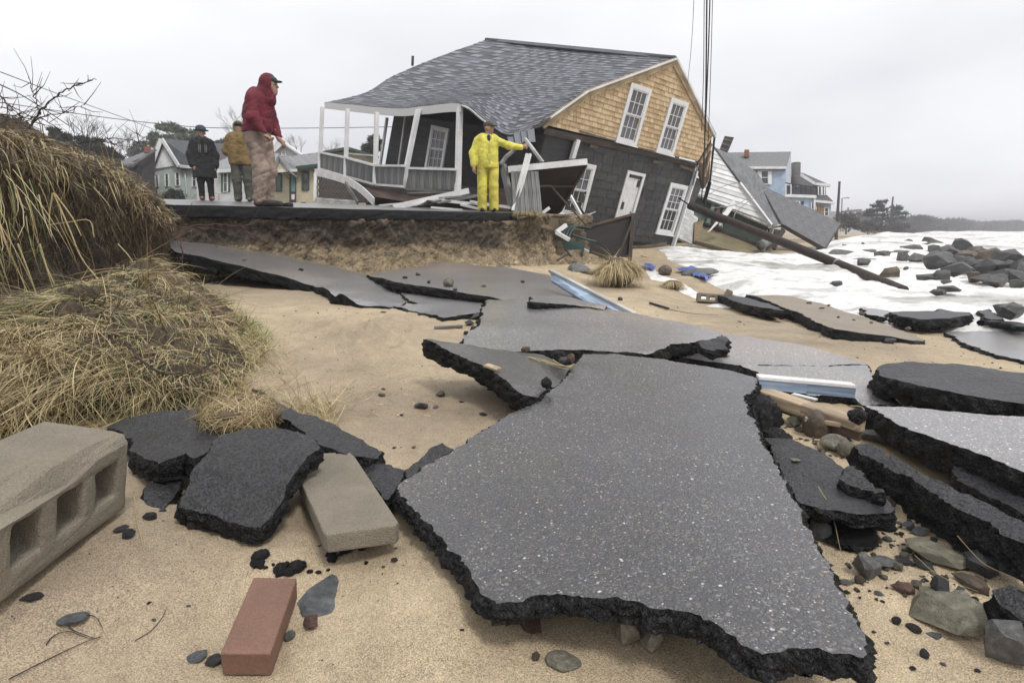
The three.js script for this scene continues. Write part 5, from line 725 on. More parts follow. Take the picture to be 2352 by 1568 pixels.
const slateM = [[0.062, 0.062, 0.064], [0.075, 0.075, 0.077], [0.05, 0.05, 0.052], [0.068, 0.066, 0.066]].map((c) => std({ map: woodC, color: lin(...c), roughness: 0.6 }));
const gab = [[1247, 285], [1345.6, 213], [1547.7, 138], [1636, 314], [1632, 372], [1604, 369], [1420, 322]].map((q) => W2(...q));
const gabC = [[1247, 285], [1345.6, 213], [1547.7, 138], [1636, 314], [1602, 370]].map((q) => W2(...q));
const z3 = (x, y) => [x * 0.3516 + 1194.4, y * 0.3516 + 73.5];
const rectOf = (l) => { const q = l.map((p) => W2(...z3(...p))); return [(q[0][0] + q[3][0]) / 2, (q[1][0] + q[2][0]) / 2, (q[3][1] + q[2][1]) / 2, (q[0][1] + q[1][1]) / 2]; };
const wUL = rectOf([[720, 328], [855, 372], [752, 747], [622, 708]]), wUR = rectOf([[985, 423], [1096, 462], [993, 808], [884, 775]]), wLR = rectOf([[995, 985], [1115, 1008], [1003, 1328], [897, 1315]]);
const wLL = (() => { const r = W2(...z3(508, 873)), b = W2(...z3(425, 1215)); return [r[0] - 0.86, r[0], b[1], r[1]]; })();
const dR = (() => { const tl = W2(...z3(715, 907)), tr = W2(...z3(832, 928)); return [tl[0], tr[0], (tl[1] + tr[1]) / 2 - 2.12, (tl[1] + tr[1]) / 2]; })();
const hole = (r) => [r[0] + 0.06, r[1] - 0.06, r[2] + 0.06, r[3] - 0.06];
// gable wall
const gw = part('gable_wall', prism(gabC.map((p) => W3(p[0], p[1], -0.02)), hN.clone().multiplyScalar(-0.12)), wood(0.3, 0.22, 0.13), house);
shingleWall('cedar_shingle', gw, gabC, 0.128, 0.10, 0.2, cedar, W3, 0.026, 21, [hole(wUL), hole(wUR)]);
// lower wall
const lowC = [[1322, 318], [1604, 384], [1547, 565], [1283, 536]].map((q) => W2(...q));
const lw = part('lower_wall', prism(lowC.map((p) => W3(p[0], p[1], -0.10)), hN.clone().multiplyScalar(-0.1)), slateM[2], house);
shingleWall('slate_shingle', lw, lowC, 0.235, 0.34, 0.48, slateM, (u, v, o) => W3(u, v, -0.095 + o), 0.022, 22, [hole(wLL), hole(wLR), hole(dR)]);
part('sill_beam', merge([bar(WP(1250, 300, -0.05), WP(1420, 336, -0.05), 0.12, 0.16, hV), bar(WP(1416, 337, -0.04), WP(1600, 378, -0.06), 0.1, 0.13, hV)]), M.brown, house);
for (const [a, b] of [[[1330, 300], [1420, 326]], [[1425, 328], [1505, 350]], [[1510, 352], [1598, 374]]]) part('drip_board', bar(WP(...a, 0.04), WP(...b, 0.03), 0.05, 0.03, hV), M.weather, house);
for (const [a, b] of [[[1352, 334], [1372, 338]], [[1498, 370], [1520, 374]], [[1560, 380], [1592, 392]]]) part('torn_board', bar(WP(...a, 0.05), WP(...b, 0.02), 0.03, 0.07, hV), M.brown2, house);
// trim along the rakes
part('rake_board', merge([bar(WP(1243, 287, 0.05), WP(1345.6, 215, 0.05), 0.05, 0.19, hV), bar(WP(1345.6, 215, 0.05), WP(1547, 141, 0.05), 0.05, 0.19, hV), bar(WP(1546, 141, 0.045), WP(1634, 312, 0.045), 0.05, 0.17, hV)]), M.trimTan, house);
part('rake_edge', merge([bar(WP(1240, 283, 0.09), WP(1345.6, 209, 0.09), 0.06, 0.035, hV), bar(WP(1345.6, 209, 0.09), WP(1550, 134, 0.09), 0.06, 0.035, hV), bar(WP(1550, 135, 0.09), WP(1639, 314, 0.09), 0.06, 0.05, hV)]), M.white, house);
part('corner_board', bar(WP(1600, 392, 0.0), WP(1546, 566, 0.0), 0.06, 0.13, hN), M.white, house);
// torn far corner: rafters and dark flank
{
  const s = part('torn_side', prism([WP(1604, 372, -0.02), WP(1636, 314, -0.02), WP(1632, 414, -0.05), WP(1622, 436, -0.1)], hN.clone().multiplyScalar(-0.1)), M.brown2, house);
  part('stud', bar(WP(1609, 374, 0.02), WP(1634, 330, 0.02), 0.05, 0.08, hN), M.trimTan, house); part('stud', bar(WP(1618, 405, 0.02), WP(1632, 345, 0.02), 0.05, 0.07, hN), cedar[2], house);
  part('black_flashing', merge([bar(WP(1640, 312, 0.03), WP(1634, 418, -0.05), 0.04, 0.05, hN), bar(WP(1634, 418, -0.05), WP(1628, 470, -0.2), 0.04, 0.12, hN)]), M.black, house);
  part('flank_wall', plate([WP(1588, 400, -0.3), WP(1634, 420, -0.3), WP(1626, 478, -0.6), WP(1575, 468, -0.6)], 0.1), M.weather, house);
  part('down_pipe', tube([WP(1601, 378, 0.05), WP(1589, 425, 0.05)], 0.03, 6), M.metal, house);
}
// windows and door
function windowAt(r, o3, cols, rowsUp, rowsLo, parent, o = {}) {
  const [u0, u1, v0, v1] = r, f = o.frame || 0.10, bx = (a, b, c, d, z0, z1) => prism([o3(a, c, z1), o3(b, c, z1), o3(b, d, z1), o3(a, d, z1)], o3(a, c, z0).sub(o3(a, c, z1)));
  const fr = part('window', merge([bx(u0, u0 + f, v0, v1, 0, 0.05), bx(u1 - f, u1, v0, v1, 0, 0.05), bx(u0 + f, u1 - f, v1 - f * 1.2, v1, 0, 0.055), bx(u0 + f, u1 - f, v0, v0 + f, 0, 0.05)]), M.white, parent);
  part('sill', bx(u0 - 0.03, u1 + 0.03, v0 - 0.035, v0, -0.02, 0.09), M.white, fr);
  const a = u0 + f, b = u1 - f, c = v0 + f, d = v1 - f * 1.2, m = (c + d) / 2, s = 0.035;
  const sash = (y0, y1, z, rows) => { part('sash', merge([bx(a, a + s, y0, y1, z, z + 0.03), bx(b - s, b, y0, y1, z, z + 0.03), bx(a + s, b - s, y0, y0 + s, z, z + 0.03), bx(a + s, b - s, y1 - s, y1, z, z + 0.03)]), M.white, fr); const A0 = a + s, B0 = b - s, C0 = y0 + s, D0 = y1 - s; const pw = (B0 - A0) / cols, ph = (D0 - C0) / rows; for (let i = 0; i < cols; i++) for (let j = 0; j < rows; j++) part('pane', bx(A0 + i * pw, A0 + (i + 1) * pw, C0 + j * ph, C0 + (j + 1) * ph, z + 0.006, z + 0.010), o.pane ? o.pane(i, j, y0 === m) : M.pane, fr); for (let i = 1; i < cols; i++) part('muntin', bx(A0 + i * pw - 0.009, A0 + i * pw + 0.009, C0, D0, z + 0.008, z + 0.024), M.white, fr); for (let j = 1; j < rows; j++) part('muntin', bx(A0, B0, C0 + j * ph - 0.009, C0 + j * ph + 0.009, z + 0.009, z + 0.026), M.white, fr); };
  sash(m, d, 0.004, rowsUp); sash(c, m, -0.03, rowsLo); part('reveal', merge([bx(a - 0.01, a, c, d, -0.06, 0.02), bx(b, b + 0.01, c, d, -0.06, 0.02)]), M.whiteOld, fr);
  return fr;
}
windowAt(wUL, (u, v, z) => W3(u, v, z + 0.012), 3, 2, 2, house);
windowAt(wUR, (u, v, z) => W3(u, v, z + 0.012), 3, 2, 2, house);
windowAt(wLR, (u, v, z) => W3(u, v, z - 0.085), 3, 3, 2, house);
windowAt(wLL, (u, v, z) => W3(u, v, z - 0.085), 3, 2, 2, house);
{
  const o3 = (u, v, z) => W3(u, v, z - 0.085), bx = (a, b, c, d, z0, z1) => prism([o3(a, c, z1), o3(b, c, z1), o3(b, d, z1), o3(a, d, z1)], o3(a, c, z0).sub(o3(a, c, z1))), [u0, u1, v0, v1] = dR, f = 0.09;
  const door = part('door', bx(u0 + f, u1 - f, v0, v1 - f, -0.05, -0.01), M.white, house); part('door_frame', merge([bx(u0, u0 + f, v0, v1, 0, 0.045), bx(u1 - f, u1, v0, v1, 0, 0.045), bx(u0 + f, u1 - f, v1 - f, v1, 0, 0.05)]), M.white, door);
  const w = u1 - u0 - 2 * f; for (const [c, d] of [[0.1, 0.34], [0.42, 0.74], [0.8, 0.95]]) for (const s of [0.1, 0.55]) part('raised_panel', bx(u0 + f + w * s, u0 + f + w * (s + 0.35), lerp(v0, v1 - f, c), lerp(v0, v1 - f, d), -0.014, -0.002), M.white, door);
  part('knob', new THREE.SphereGeometry(0.035, 12, 8).translate(...o3(u1 - f - 0.07, v0 + 0.95, 0.03).toArray()), M.metal, door);
}
// roof: one sagging sheet, near slope down to the porch eave and the folded corner
const RG = [
  [[1116, 92, 22], [1225, 103, 20.6], [1330, 114, 19.2], [1440, 126, 17.7], [1549, 135, 16.42]],
  [[1005, 132, 21.8], [1115, 150, 20], [1235, 160, 18.4], [1350, 166, 17.0], [1450, 172, 15.8]],
  [[903, 175, 21.5], [1010, 192, 19.3], [1150, 200, 17.4], [1270, 207, 16.1], [1345, 210, 15.2]],
  [[840, 213, 21], [950, 226, 18.6], [1098, 222, 16.4], [1208, 252, 15.2], [1295, 247, 15.0]],
  [[748, 236, 20.4], [903, 251, 17.8], [1062, 241, 15.3], [1168, 311, 14.2], [1242, 284, 14.85]]].map((r) => { const c = A(r), m = (i, j) => c[i].clone().lerp(c[j], 0.5); return [c[0], c[1], m(1, 2), c[2], m(2, 3), c[3], c[4]]; });
const roofS = lofted(RG, 60, 60, (p, a, b) => 0.015 * fbm(p.x * 1.2, p.y, p.z * 1.2, 3));
const roofUp = (a, b) => { const n = roofS.nor(a, b); if (n.y < 0) n.negate(); return n; };
const deck = part('roof', roofS.geo, wood(0.055, 0.055, 0.06), house);
{
  const pos = roofS.geo.attributes.position, g2 = roofS.geo.clone(), p2 = g2.attributes.position; for (let j = 0; j <= 60; j++) for (let i = 0; i <= 60; i++) { const k = j * 61 + i, n = roofUp(i / 60, j / 60); p2.setXYZ(k, pos.getX(k) - n.x * 0.09, pos.getY(k) - n.y * 0.09, pos.getZ(k) - n.z * 0.09); } part('roof_boards', g2, wood(0.16, 0.15, 0.14), deck);
  const tones = [[0.215, 0.226, 0.258], [0.19, 0.2, 0.23], [0.235, 0.246, 0.28], [0.085, 0.089, 0.105], [0.14, 0.147, 0.172]].map((c) => std({ color: lin(...c), map: plainC, bumpMap: concB, bumpScale: 0.002, roughness: 0.7 }));
  const R = rng(88), N = 36, tiles = [];
  for (let k = 0; k < N; k++) { const b0 = k / N, b1 = (k + 1) / N; let a = -R() * 0.04, alt = k % 2; while (a < 1) { const w = (alt ? 0.028 : 0.042) * (0.75 + 0.5 * R()), A0 = Math.max(0, a), A1 = Math.min(1, a + w); alt = 1 - alt; a += w; if (A1 - A0 < 0.006) continue; const n = roofUp((A0 + A1) / 2, (b0 + b1) / 2), L = alt ? 0.018 : 0.030, e = 0.02, c = [roofS.at(A0, b0), roofS.at(A1, b0), roofS.at(A1, Math.min(1, b1)), roofS.at(A0, Math.min(1, b1))], tp = c.map((p, i) => p.clone().add(n.clone().multiplyScalar(i < 2 ? 0.012 : L))), bt = c.map((p) => p.clone().add(n.clone().multiplyScalar(0.002))), pos = [], put = (p) => pos.push(p.x, p.y, p.z); for (const t of [[0, 1, 2], [0, 2, 3]]) for (const i of t) put(tp[i]); for (const [i, j] of [[1, 2], [2, 3], [3, 0]]) { put(tp[i]); put(bt[i]); put(bt[j]); put(tp[i]); put(bt[j]); put(tp[j]); } const ce = c[0].clone().add(c[2]).multiplyScalar(0.5); const tone = alt ? (R() < 0.55 ? 3 : 4) : Math.floor(R() * 3); if (k > 19 && k < 27 && (A0 > 0.44 && A0 < 0.53) && k > 23) continue; tiles.push({ g: boxUV(geoFrom(pos, null), 1), m: tones[tone], d: ce.distanceTo(camera.position) }); } }
  tiles.sort((p, q) => p.d - q.d); tiles.slice(0, 300).forEach((t) => part('roof_shingle', t.g, t.m, deck)); tones.forEach((m) => { const l = tiles.slice(300).filter((t) => t.m === m); if (l.length) part('roof_shingles', merge(l.map((t) => t.g)), m, deck).userData.kind = 'stuff'; });
  const ridge = []; for (let i = 0; i <= 24; i++) ridge.push(roofS.at(i / 24, 0).add(V3(0, 0.02, 0))); part('ridge_cap', tube(ridge, 0.07, 6), tones[3], deck);
  const fas = []; for (let i = 0; i <= 24; i++) fas.push(roofS.at(i / 48, 1)); const fp = [], fi = []; fas.forEach((p) => { const n = V3(-0.7, 0, 0.7); fp.push(p.x + n.x * 0.06, p.y + 0.02, p.z + n.z * 0.06, p.x + n.x * 0.06, p.y - 0.19, p.z + n.z * 0.06, p.x, p.y + 0.02, p.z, p.x, p.y - 0.19, p.z); }); for (let i = 0; i < 24; i++) { const k = i * 4; fi.push(k, k + 4, k + 1, k + 1, k + 4, k + 5, k + 2, k + 3, k + 6, k + 3, k + 7, k + 6, k, k + 2, k + 4, k + 2, k + 6, k + 4, k + 1, k + 5, k + 3, k + 5, k + 7, k + 3); } const fg = geoFrom(fp, fi).toNonIndexed(); fg.computeVertexNormals(); part('fascia', fg, M.white, deck);
  const fl = []; for (let i = 0; i <= 14; i++) fl.push(roofS.at(0.5 + 0.2 * i / 14, 1).add(V3(-0.03, -0.02, 0.03))); part('torn_fascia', tube(fl, 0.028, 5), M.whiteOld, deck);
  const lr = []; for (let i = 0; i <= 24; i++) lr.push(roofS.at(0, i / 24).add(V3(-0.02, -0.06, 0))); part('far_rake', tube(lr, 0.06, 5), M.whiteOld, deck);
  // far slope of the roof
  part('far_slope', plate([RG[0][6], WP(1639, 314, 0.05), P(1390, 270, 25), RG[0][0]].map((p) => p.clone()), 0.1), tones[1], deck);
  part('vent_pipe', tube([P(947, 150, 21.9), P(948, 129, 21.9)], 0.05, 8), M.black, deck);
  // loose shingles curling over the broken corner
  for (const [x0, y0, x1, y1] of [[1186, 305, 1192, 330], [1203, 302, 1208, 334], [1218, 298, 1222, 326], [1172, 312, 1178, 336]]) part('hanging_shingle', prism([P(x0 - 8, y0, 14.25), P(x0 + 8, y0 - 3, 14.3), P(x1 + 7, y1, 14.25), P(x1 - 8, y1, 14.2)], V3(0.01, 0, 0.025)), tones[0], deck);
}
// house front behind the porch
const FW = A([[905, 262, 20.3], [1322, 318, 15.7], [1283, 536, 16.9], [880, 402, 21.0]]); const fw = part('front_wall', plate(FW, 0.12), slateM[0], house);
{ const f3 = (s, t, z) => { const a = FW[0].clone().lerp(FW[1], s), b = FW[3].clone().lerp(FW[2], s); const n = FW[1].clone().sub(FW[0]).cross(FW[3].clone().sub(FW[0])).normalize(); if (n.z < 0) n.negate(); return b.lerp(a, t).add(n.multiplyScalar(z)); };
  const N = 9; for (let k = 1; k < N; k++) part('clapboard', bar(f3(0.01, k / N, 0.02), f3(0.99, k / N, 0.02), 0.012, 0.03), slateM[k % 4], fw);
  part('corner_board', bar(P(889, 270, 20.1), P(871, 392, 20.7), 0.06, 0.12, V3(0.6, 0, 0.7)), M.white, fw); part('trim_board', bar(P(931, 264, 19.4), P(914, 386, 20.0), 0.04, 0.07, V3(0.6, 0, 0.7)), M.white, fw);
  const q = A([[993, 287, 18.1], [1033, 296, 17.6], [1017, 392, 18.0], [976, 390, 18.5]]), p2 = (s, t, z) => { const n = q[1].clone().sub(q[0]).cross(q[3].clone().sub(q[0])).normalize(); if (n.z < 0) n.negate(); return q[3].clone().lerp(q[2], s / 0.85).lerp(q[0].clone().lerp(q[1], s / 0.85), t / 1.6).add(n.multiplyScalar(z + 0.0)); };
  windowAt([0, 0.85, 0, 1.6], p2, 3, 2, 2, fw); }
part('return_wall', plate([WP(1322, 318, -0.12), WP(1262, 300, -0.1), WP(1240, 380, -0.1), WP(1290, 500, -0.15)], 0.08), slateM[2], house);
part('back_wall', plate(A([[905, 262, 20.6], [1116, 130, 22.4], [1560, 230, 21], [1560, 420, 22], [880, 402, 23]]), 0.1), slateM[1], house);
// porch
const porch = { top: [[736, 350, 20.3], [795, 362, 18.9], [861, 380, 17.6], [928, 380.5, 16.5]], bot: [[733.5, 387, 20.4], [792, 404.6, 19], [862, 423.6, 17.7], [924, 428, 16.6]] };
for (const [a, b, w] of [[[740, 246, 20.3], [733.5, 392, 20.4], 0.11], [[798, 250, 18.9], [793, 407, 19], 0.11], [[865, 258, 17.6], [861, 424, 17.7], 0.11], [[960.5, 252, 16.6], [924, 432, 16.7], 0.12], [[1056, 244, 15.4], [1051, 440, 15.5], 0.13]]) part('porch_post', bar(P(...a), P(...b), w, w, V3(0.6, 0, 0.75)), M.white, house);
part('interior_post', bar(WP(1327, 320, 0.0), WP(1312, 372, 0.0), 0.12, 0.12, hN), M.white, house);
for (let i = 0; i < 3; i++) { const t0 = P(...porch.top[i]), t1 = P(...porch.top[i + 1]), b0 = P(...porch.bot[i]), b1 = P(...porch.bot[i + 1]); part('rail', bar(t0, t1, 0.09, 0.06), M.white, house); part('rail', bar(b0, b1, 0.07, 0.06), M.white, house); const n = 9; for (let k = 0; k < n; k++) { const a = (k + 0.02) / n, c = (k + 0.98) / n; part('baluster_board', prism([t0.clone().lerp(t1, a), t0.clone().lerp(t1, c), b0.clone().lerp(b1, c), b0.clone().lerp(b1, a)], V3(0.012, 0, -0.015)), [M.weatherV, M.weatherV2][(k * 7 + i) % 2], house); } }
{ const t0 = P(938, 386, 16.4), t1 = P(1046, 389, 15.4), b0 = P(934, 432, 16.5), b1 = P(1046, 436, 15.5); part('rail', bar(t0, t1, 0.09, 0.06), M.white, house); for (let k = 0; k < 11; k++) { const a = (k + 0.02) / 11, c = (k + 0.98) / 11; part('baluster_board', prism([t0.clone().lerp(t1, a), t0.clone().lerp(t1, c), b0.clone().lerp(b1, c), b0.clone().lerp(b1, a)], V3(0.012, 0, -0.015)), [M.weatherV, M.weatherV2][(k * 5) % 2], house); } }
part('rail', bar(P(798, 352, 20.8), P(866, 358, 19.6), 0.07, 0.05), M.white, house);
part('porch_floor', plate(A([[731, 392, 20.4], [860, 428, 17.7], [930, 436, 16.7], [1050, 444, 15.5], [1150, 440, 17], [886, 396, 21]]), 0.1), M.weather, house);
part('floor_edge', merge([bar(P(731, 396, 20.3), P(860, 432, 17.6), 0.06, 0.12), bar(P(860, 432, 17.6), P(940, 444, 16.6), 0.06, 0.12), bar(P(940, 444, 16.6), P(1055, 446, 15.4), 0.06, 0.12)]), M.brown, house);
part('crawlspace_backing', plate(A([[845, 428, 18.2], [940, 444, 17.2], [1200, 430, 15.6], [1200, 492, 15.6], [840, 472, 18.2]]), 0.05), M.brown2, house);  // added backing sheet, stops bright sky showing through under the porch floor
part('sagging_skirt', plate(A([[800, 420, 18.4], [880, 440, 17.3], [945, 450, 16.5], [1050, 452, 15.4], [1050, 462, 15.4], [940, 464, 16.5], [862, 452, 17.3]]), 0.05), wood(0.12, 0.075, 0.055), house);
{ const w = A([[723, 395, 19.6], [792, 413, 18], [830, 436, 17], [859, 464, 16.2]]), l = curve(w, 10); for (let i = 0; i < 10; i++) part('skirt_board', bar(l[i], l[i + 1], 0.03, 0.22), M.white, house); }
part('lattice_post', bar(P(725, 398, 19.5), P(724, 462, 19.5), 0.1, 0.1), M.white, house); part('brace', bar(P(793, 420, 17.9), P(822, 466, 17.2), 0.04, 0.12), M.weather2, house); part('ground_board', bar(P(724, 458, 19.4), P(820, 466, 17.3), 0.05, 0.14), M.whiteOld, house);
{ // lattice strips
  const a = P(727, 400, 19.55), b = P(838, 442, 16.9), c = P(838, 466, 16.9), d = P(727, 460, 19.55), q = (s, t) => d.clone().lerp(c, s).lerp(a.clone().lerp(b, s), t), L = a.distanceTo(b), hh = a.distanceTo(d), cv = [[0, 0], [1, 0], [1, 1], [0, 1]];
  const back = part('lattice_backing', plate([q(0, 0), q(1, 0), q(1, 1), q(0, 1)].map((p) => p.add(V3(0.05, 0, -0.06))), 0.03), M.brown2, house);
  for (let k = -3; k < 22; k++) for (const s of [1, -1]) { const u = k * 0.048 * (3 / L) * 1.4, w = 0.009, sl = s * hh / L, poly = clip(s > 0 ? [[u, 0], [u + w, 0], [u + w + hh / L, 1], [u + hh / L, 1]] : [[u + hh / L, 0], [u + w + hh / L, 0], [u + w, 1], [u, 1]], cv); if (poly) part('lattice_strip', prism(poly.map((p) => q(p[0], p[1]).add(V3(0, 0, s * 0.008))), V3(-0.006, 0, 0.008)), M.weather2, house); } }
autoSettle(house);

// ---------------------------------------------------------------- wreckage around the porch
const scrap = (name, label, l, w, h, mat, cat = 'board', grp) => { const t = thing(name, label, cat, grp); const q = A(l); for (let i = 0; i < q.length - 1; i++) part('board', bar(q[i], q[i + 1], w, h), mat, t); return autoSettle(t); };
for (const [l, m, w, h] of [[[[903, 476, 12.6], [1076, 438, 13.4]], M.white, 0.06, 0.12], [[[980, 470, 12.8], [1097, 450, 13]], M.weather2, 0.1, 0.05], [[[1015, 461, 12.9], [1180, 476, 12.9]], M.white, 0.1, 0.06], [[[991, 476, 12.5], [1062, 482, 12.3]], M.white, 0.08, 0.04], [[[1060, 470, 12.8], [1110, 482, 12.4]], M.white, 0.08, 0.04], [[[950, 472, 12.8], [1020, 455, 13]], M.whiteOld, 0.1, 0.03], [[[1000, 456, 13.1], [1120, 446, 13.3]], M.weather2, 0.14, 0.04], [[[930, 470, 12.9], [995, 462, 13]], M.weather, 0.1, 0.04], [[[870, 472, 13], [930, 466, 13.2]], M.whiteOld, 0.08, 0.04], [[[1080, 462, 12.8], [1190, 480, 12.6]], M.white, 0.07, 0.05], [[[938, 443, 15.9], [1047, 441, 15.3]], M.weather2, 0.12, 0.04]]) scrap('splintered_board', 'broken white and grey board heaped before the porch', l, w, h, m, 'board', 'broken boards before the porch');
scrap('black_roofing_scrap', 'crumpled black roofing scrap among the boards before the porch', [[965, 474, 12.6], [985, 462, 12.7], [1000, 468, 12.6]], 0.14, 0.05, M.black, 'scrap');
scrap('wide_board', 'wide upright grey board right of the yellow figure', [[1156, 383, 13.1], [1176, 478, 12.8]], 0.06, 0.24, M.weather2);
{ const t = thing('leaning_rail', 'pair of white porch rails leaning beside the pointing hand', 'rail'); for (const dx of [0, 7]) part('rail', bar(P(1211 + dx, 353, 12.6), P(1182 + dx, 464, 12.5), 0.05, 0.05), M.white, t); autoSettle(t); }
scrap('white_stick', 'short white stick at the foot of the leaning rails', [[1184, 462, 12.5], [1178, 484, 12.4]], 0.05, 0.05, M.white);
scrap('broken_rafter', 'broken rafter with white edge hanging under the folded roof corner', [[1206, 318, 13.6], [1247, 373, 13.4]], 0.07, 0.06, M.whiteOld, 'rafter');
scrap('broken_rafter', 'short dark rafter crossing under the folded roof corner', [[1180, 342, 13.6], [1210, 324, 13.7]], 0.06, 0.05, M.weather2, 'rafter');
scrap('broken_rafter', 'grey stud standing behind the raised arm', [[1150, 378, 13.4], [1162, 360, 13.5], [1186, 340, 13.7]], 0.07, 0.07, M.weather2, 'rafter');
{ // porch roof fragment: white fascia, brown underside
  const t = thing('porch_roof_fragment', 'fallen porch roof piece with white fascia and dark brown underside', 'roof piece');
  part('underside', plate(A([[1168, 391, 12.9], [1346, 376, 12.9], [1282, 492, 14.2], [1240, 492, 14.2]]), 0.06), wood(0.05, 0.034, 0.027), t); part('fascia', bar(P(1167, 389, 12.85), P(1349, 371, 12.85), 0.05, 0.13), M.white, t); part('rafter_edge', bar(P(1346, 378, 12.95), P(1284, 488, 14.1), 0.06, 0.07), M.brown, t); part('cross_batten', bar(P(1236, 428, 13.3), P(1318, 428, 13.4), 0.04, 0.05), M.brown, t); part('roofing_top', bar(P(1166, 381, 12.95), P(1350, 363, 12.95), 0.16, 0.02), M.black, t); autoSettle(t);
}
{ const t = thing('board_panel', 'panel of weathered grey vertical boards standing on the bank end', 'panel'); for (let k = 0; k < 7; k++) { const a = (k + 0.04) / 7, b = (k + 0.96) / 7, q = (s, u) => P(lerp(lerp(1173, 1237, s), lerp(1179, 1246, s), u), lerp(393, 489 + (k % 3) * 2, u), lerp(12.6, 12.4, u)); part('plank', prism([q(a, 0), q(b, 0), q(b, 1), q(a, 1)], V3(0, 0, -0.025)), [M.weatherV2, M.weatherV, M.weatherV2][k % 3], t); } autoSettle(t); }
{ const t = thing('dark_plywood_panel', 'dark brown plywood panel leaning against the lower wall under the door', 'panel'); part('sheet', plate(A([[1345, 523, 13.2], [1456, 494, 14.2], [1448, 592, 14.0], [1312, 574, 12.9], [1302, 545, 12.8]]), 0.03), wood(0.022, 0.016, 0.013), t); part('top_strip', bar(P(1345, 521, 13.15), P(1457, 491, 14.15), 0.04, 0.05), M.brown2, t); part('side_post', bar(P(1455, 494, 14.1), P(1447, 598, 13.9), 0.08, 0.11), M.brown, t); part('brace', bar(P(1452, 508, 14.0), P(1418, 596, 13.5), 0.04, 0.04), M.brown, t); autoSettle(t); }
{ const t = thing('hanging_window_frame', 'twisted white window frame dangling before the lower window', 'window frame'); part('stile', bar(P(1307, 443, 14.3), P(1342, 508, 14.0), 0.05, 0.06), M.white, t); part('stile', bar(P(1312, 448, 14.4), P(1348, 500, 14.1), 0.03, 0.04), M.dark, t); part('rail', bar(P(1342, 509, 14.0), P(1350, 494, 14.0), 0.05, 0.05), M.white, t); part('rail', bar(P(1350, 494, 14.0), P(1368, 486, 14.0), 0.07, 0.03), M.whiteOld, t); autoSettle(t); }
scrap('thin_pole', 'thin bent pole lying across the fallen porch roof piece', [[1240, 427, 12.8], [1265, 426, 12.8], [1350, 522, 12.7]], 0.03, 0.03, M.brown2, 'pole');
scrap('white_gutter_piece', 'white gutter offcut poking up behind the bank end', [[1246, 489, 12.5], [1262, 477, 12.5]], 0.08, 0.06, M.white, 'gutter'); scrap('white_gutter_piece', 'second white gutter offcut beside the green plastic chair', [[1279, 501, 12.6], [1294, 489, 12.6]], 0.09, 0.08, M.white, 'gutter');
scrap('white_angle_trim', 'bent white trim above the green plastic chair', [[1300, 517, 12.3], [1278, 533, 12.2], [1308, 551, 12.1]], 0.08, 0.07, M.white, 'trim');
{ // overturned green plastic chair
  const t = thing('plastic_chair', 'overturned dark green plastic chair wedged under the wreckage', 'chair'), gm = flat(0.012, 0.05, 0.045, { roughness: 0.35 }), q = (x, y, d) => P(x, y, d); part('seat', plate([q(1288, 552, 12.2), q(1345, 556, 12.1), q(1342, 572, 12.1), q(1296, 574, 12.2)], 0.03), gm, t); for (let k = 0; k < 4; k++) part('back_slat', tube(curve([q(1284 + k * 7, 550, 12.2), q(1292 + k * 7, 530, 12.3), q(1306 + k * 6, 520, 12.5), q(1345 + k * 4, 524, 12.7)], 10), 0.022, 6), gm, t); part('arm', tube(curve([q(1310, 538, 12.3), q(1340, 548, 12.2), q(1370, 555, 12.2)], 8), 0.025, 6), gm, t); for (const [a, b] of [[[1300, 572, 12.2], [1312, 588, 12.1]], [[1340, 570, 12.1], [1336, 590, 12.1]]]) part('leg', tube([q(...a), q(...b)], 0.025, 6), gm, t); autoSettle(t); }
for (const [l, m, lb] of [[[[1320, 562, 12.8], [1352, 577, 12.6]], M.white, 'thin white lath under the plywood panel'], [[[1360, 578, 12.7], [1420, 600, 12.5]], M.brown2, 'brown lath lying below the plywood panel'], [[[1280, 598, 11.8], [1302, 584, 12]], M.brown2, 'short brown lath at the foot of the bank end']]) scrap('lath', lb, l, 0.05, 0.03, m, 'lath');
scrap('floor_joist', 'brown floor joist sticking out under the lower wall', [[1455, 571, 16.4], [1530, 560, 18]], 0.08, 0.1, M.brown2, 'beam');
scrap('foundation_board', 'tan board with white edge lying under the house corner', [[1478, 588, 15.6], [1530, 600, 15.2]], 0.3, 0.05, M.timber, 'board');
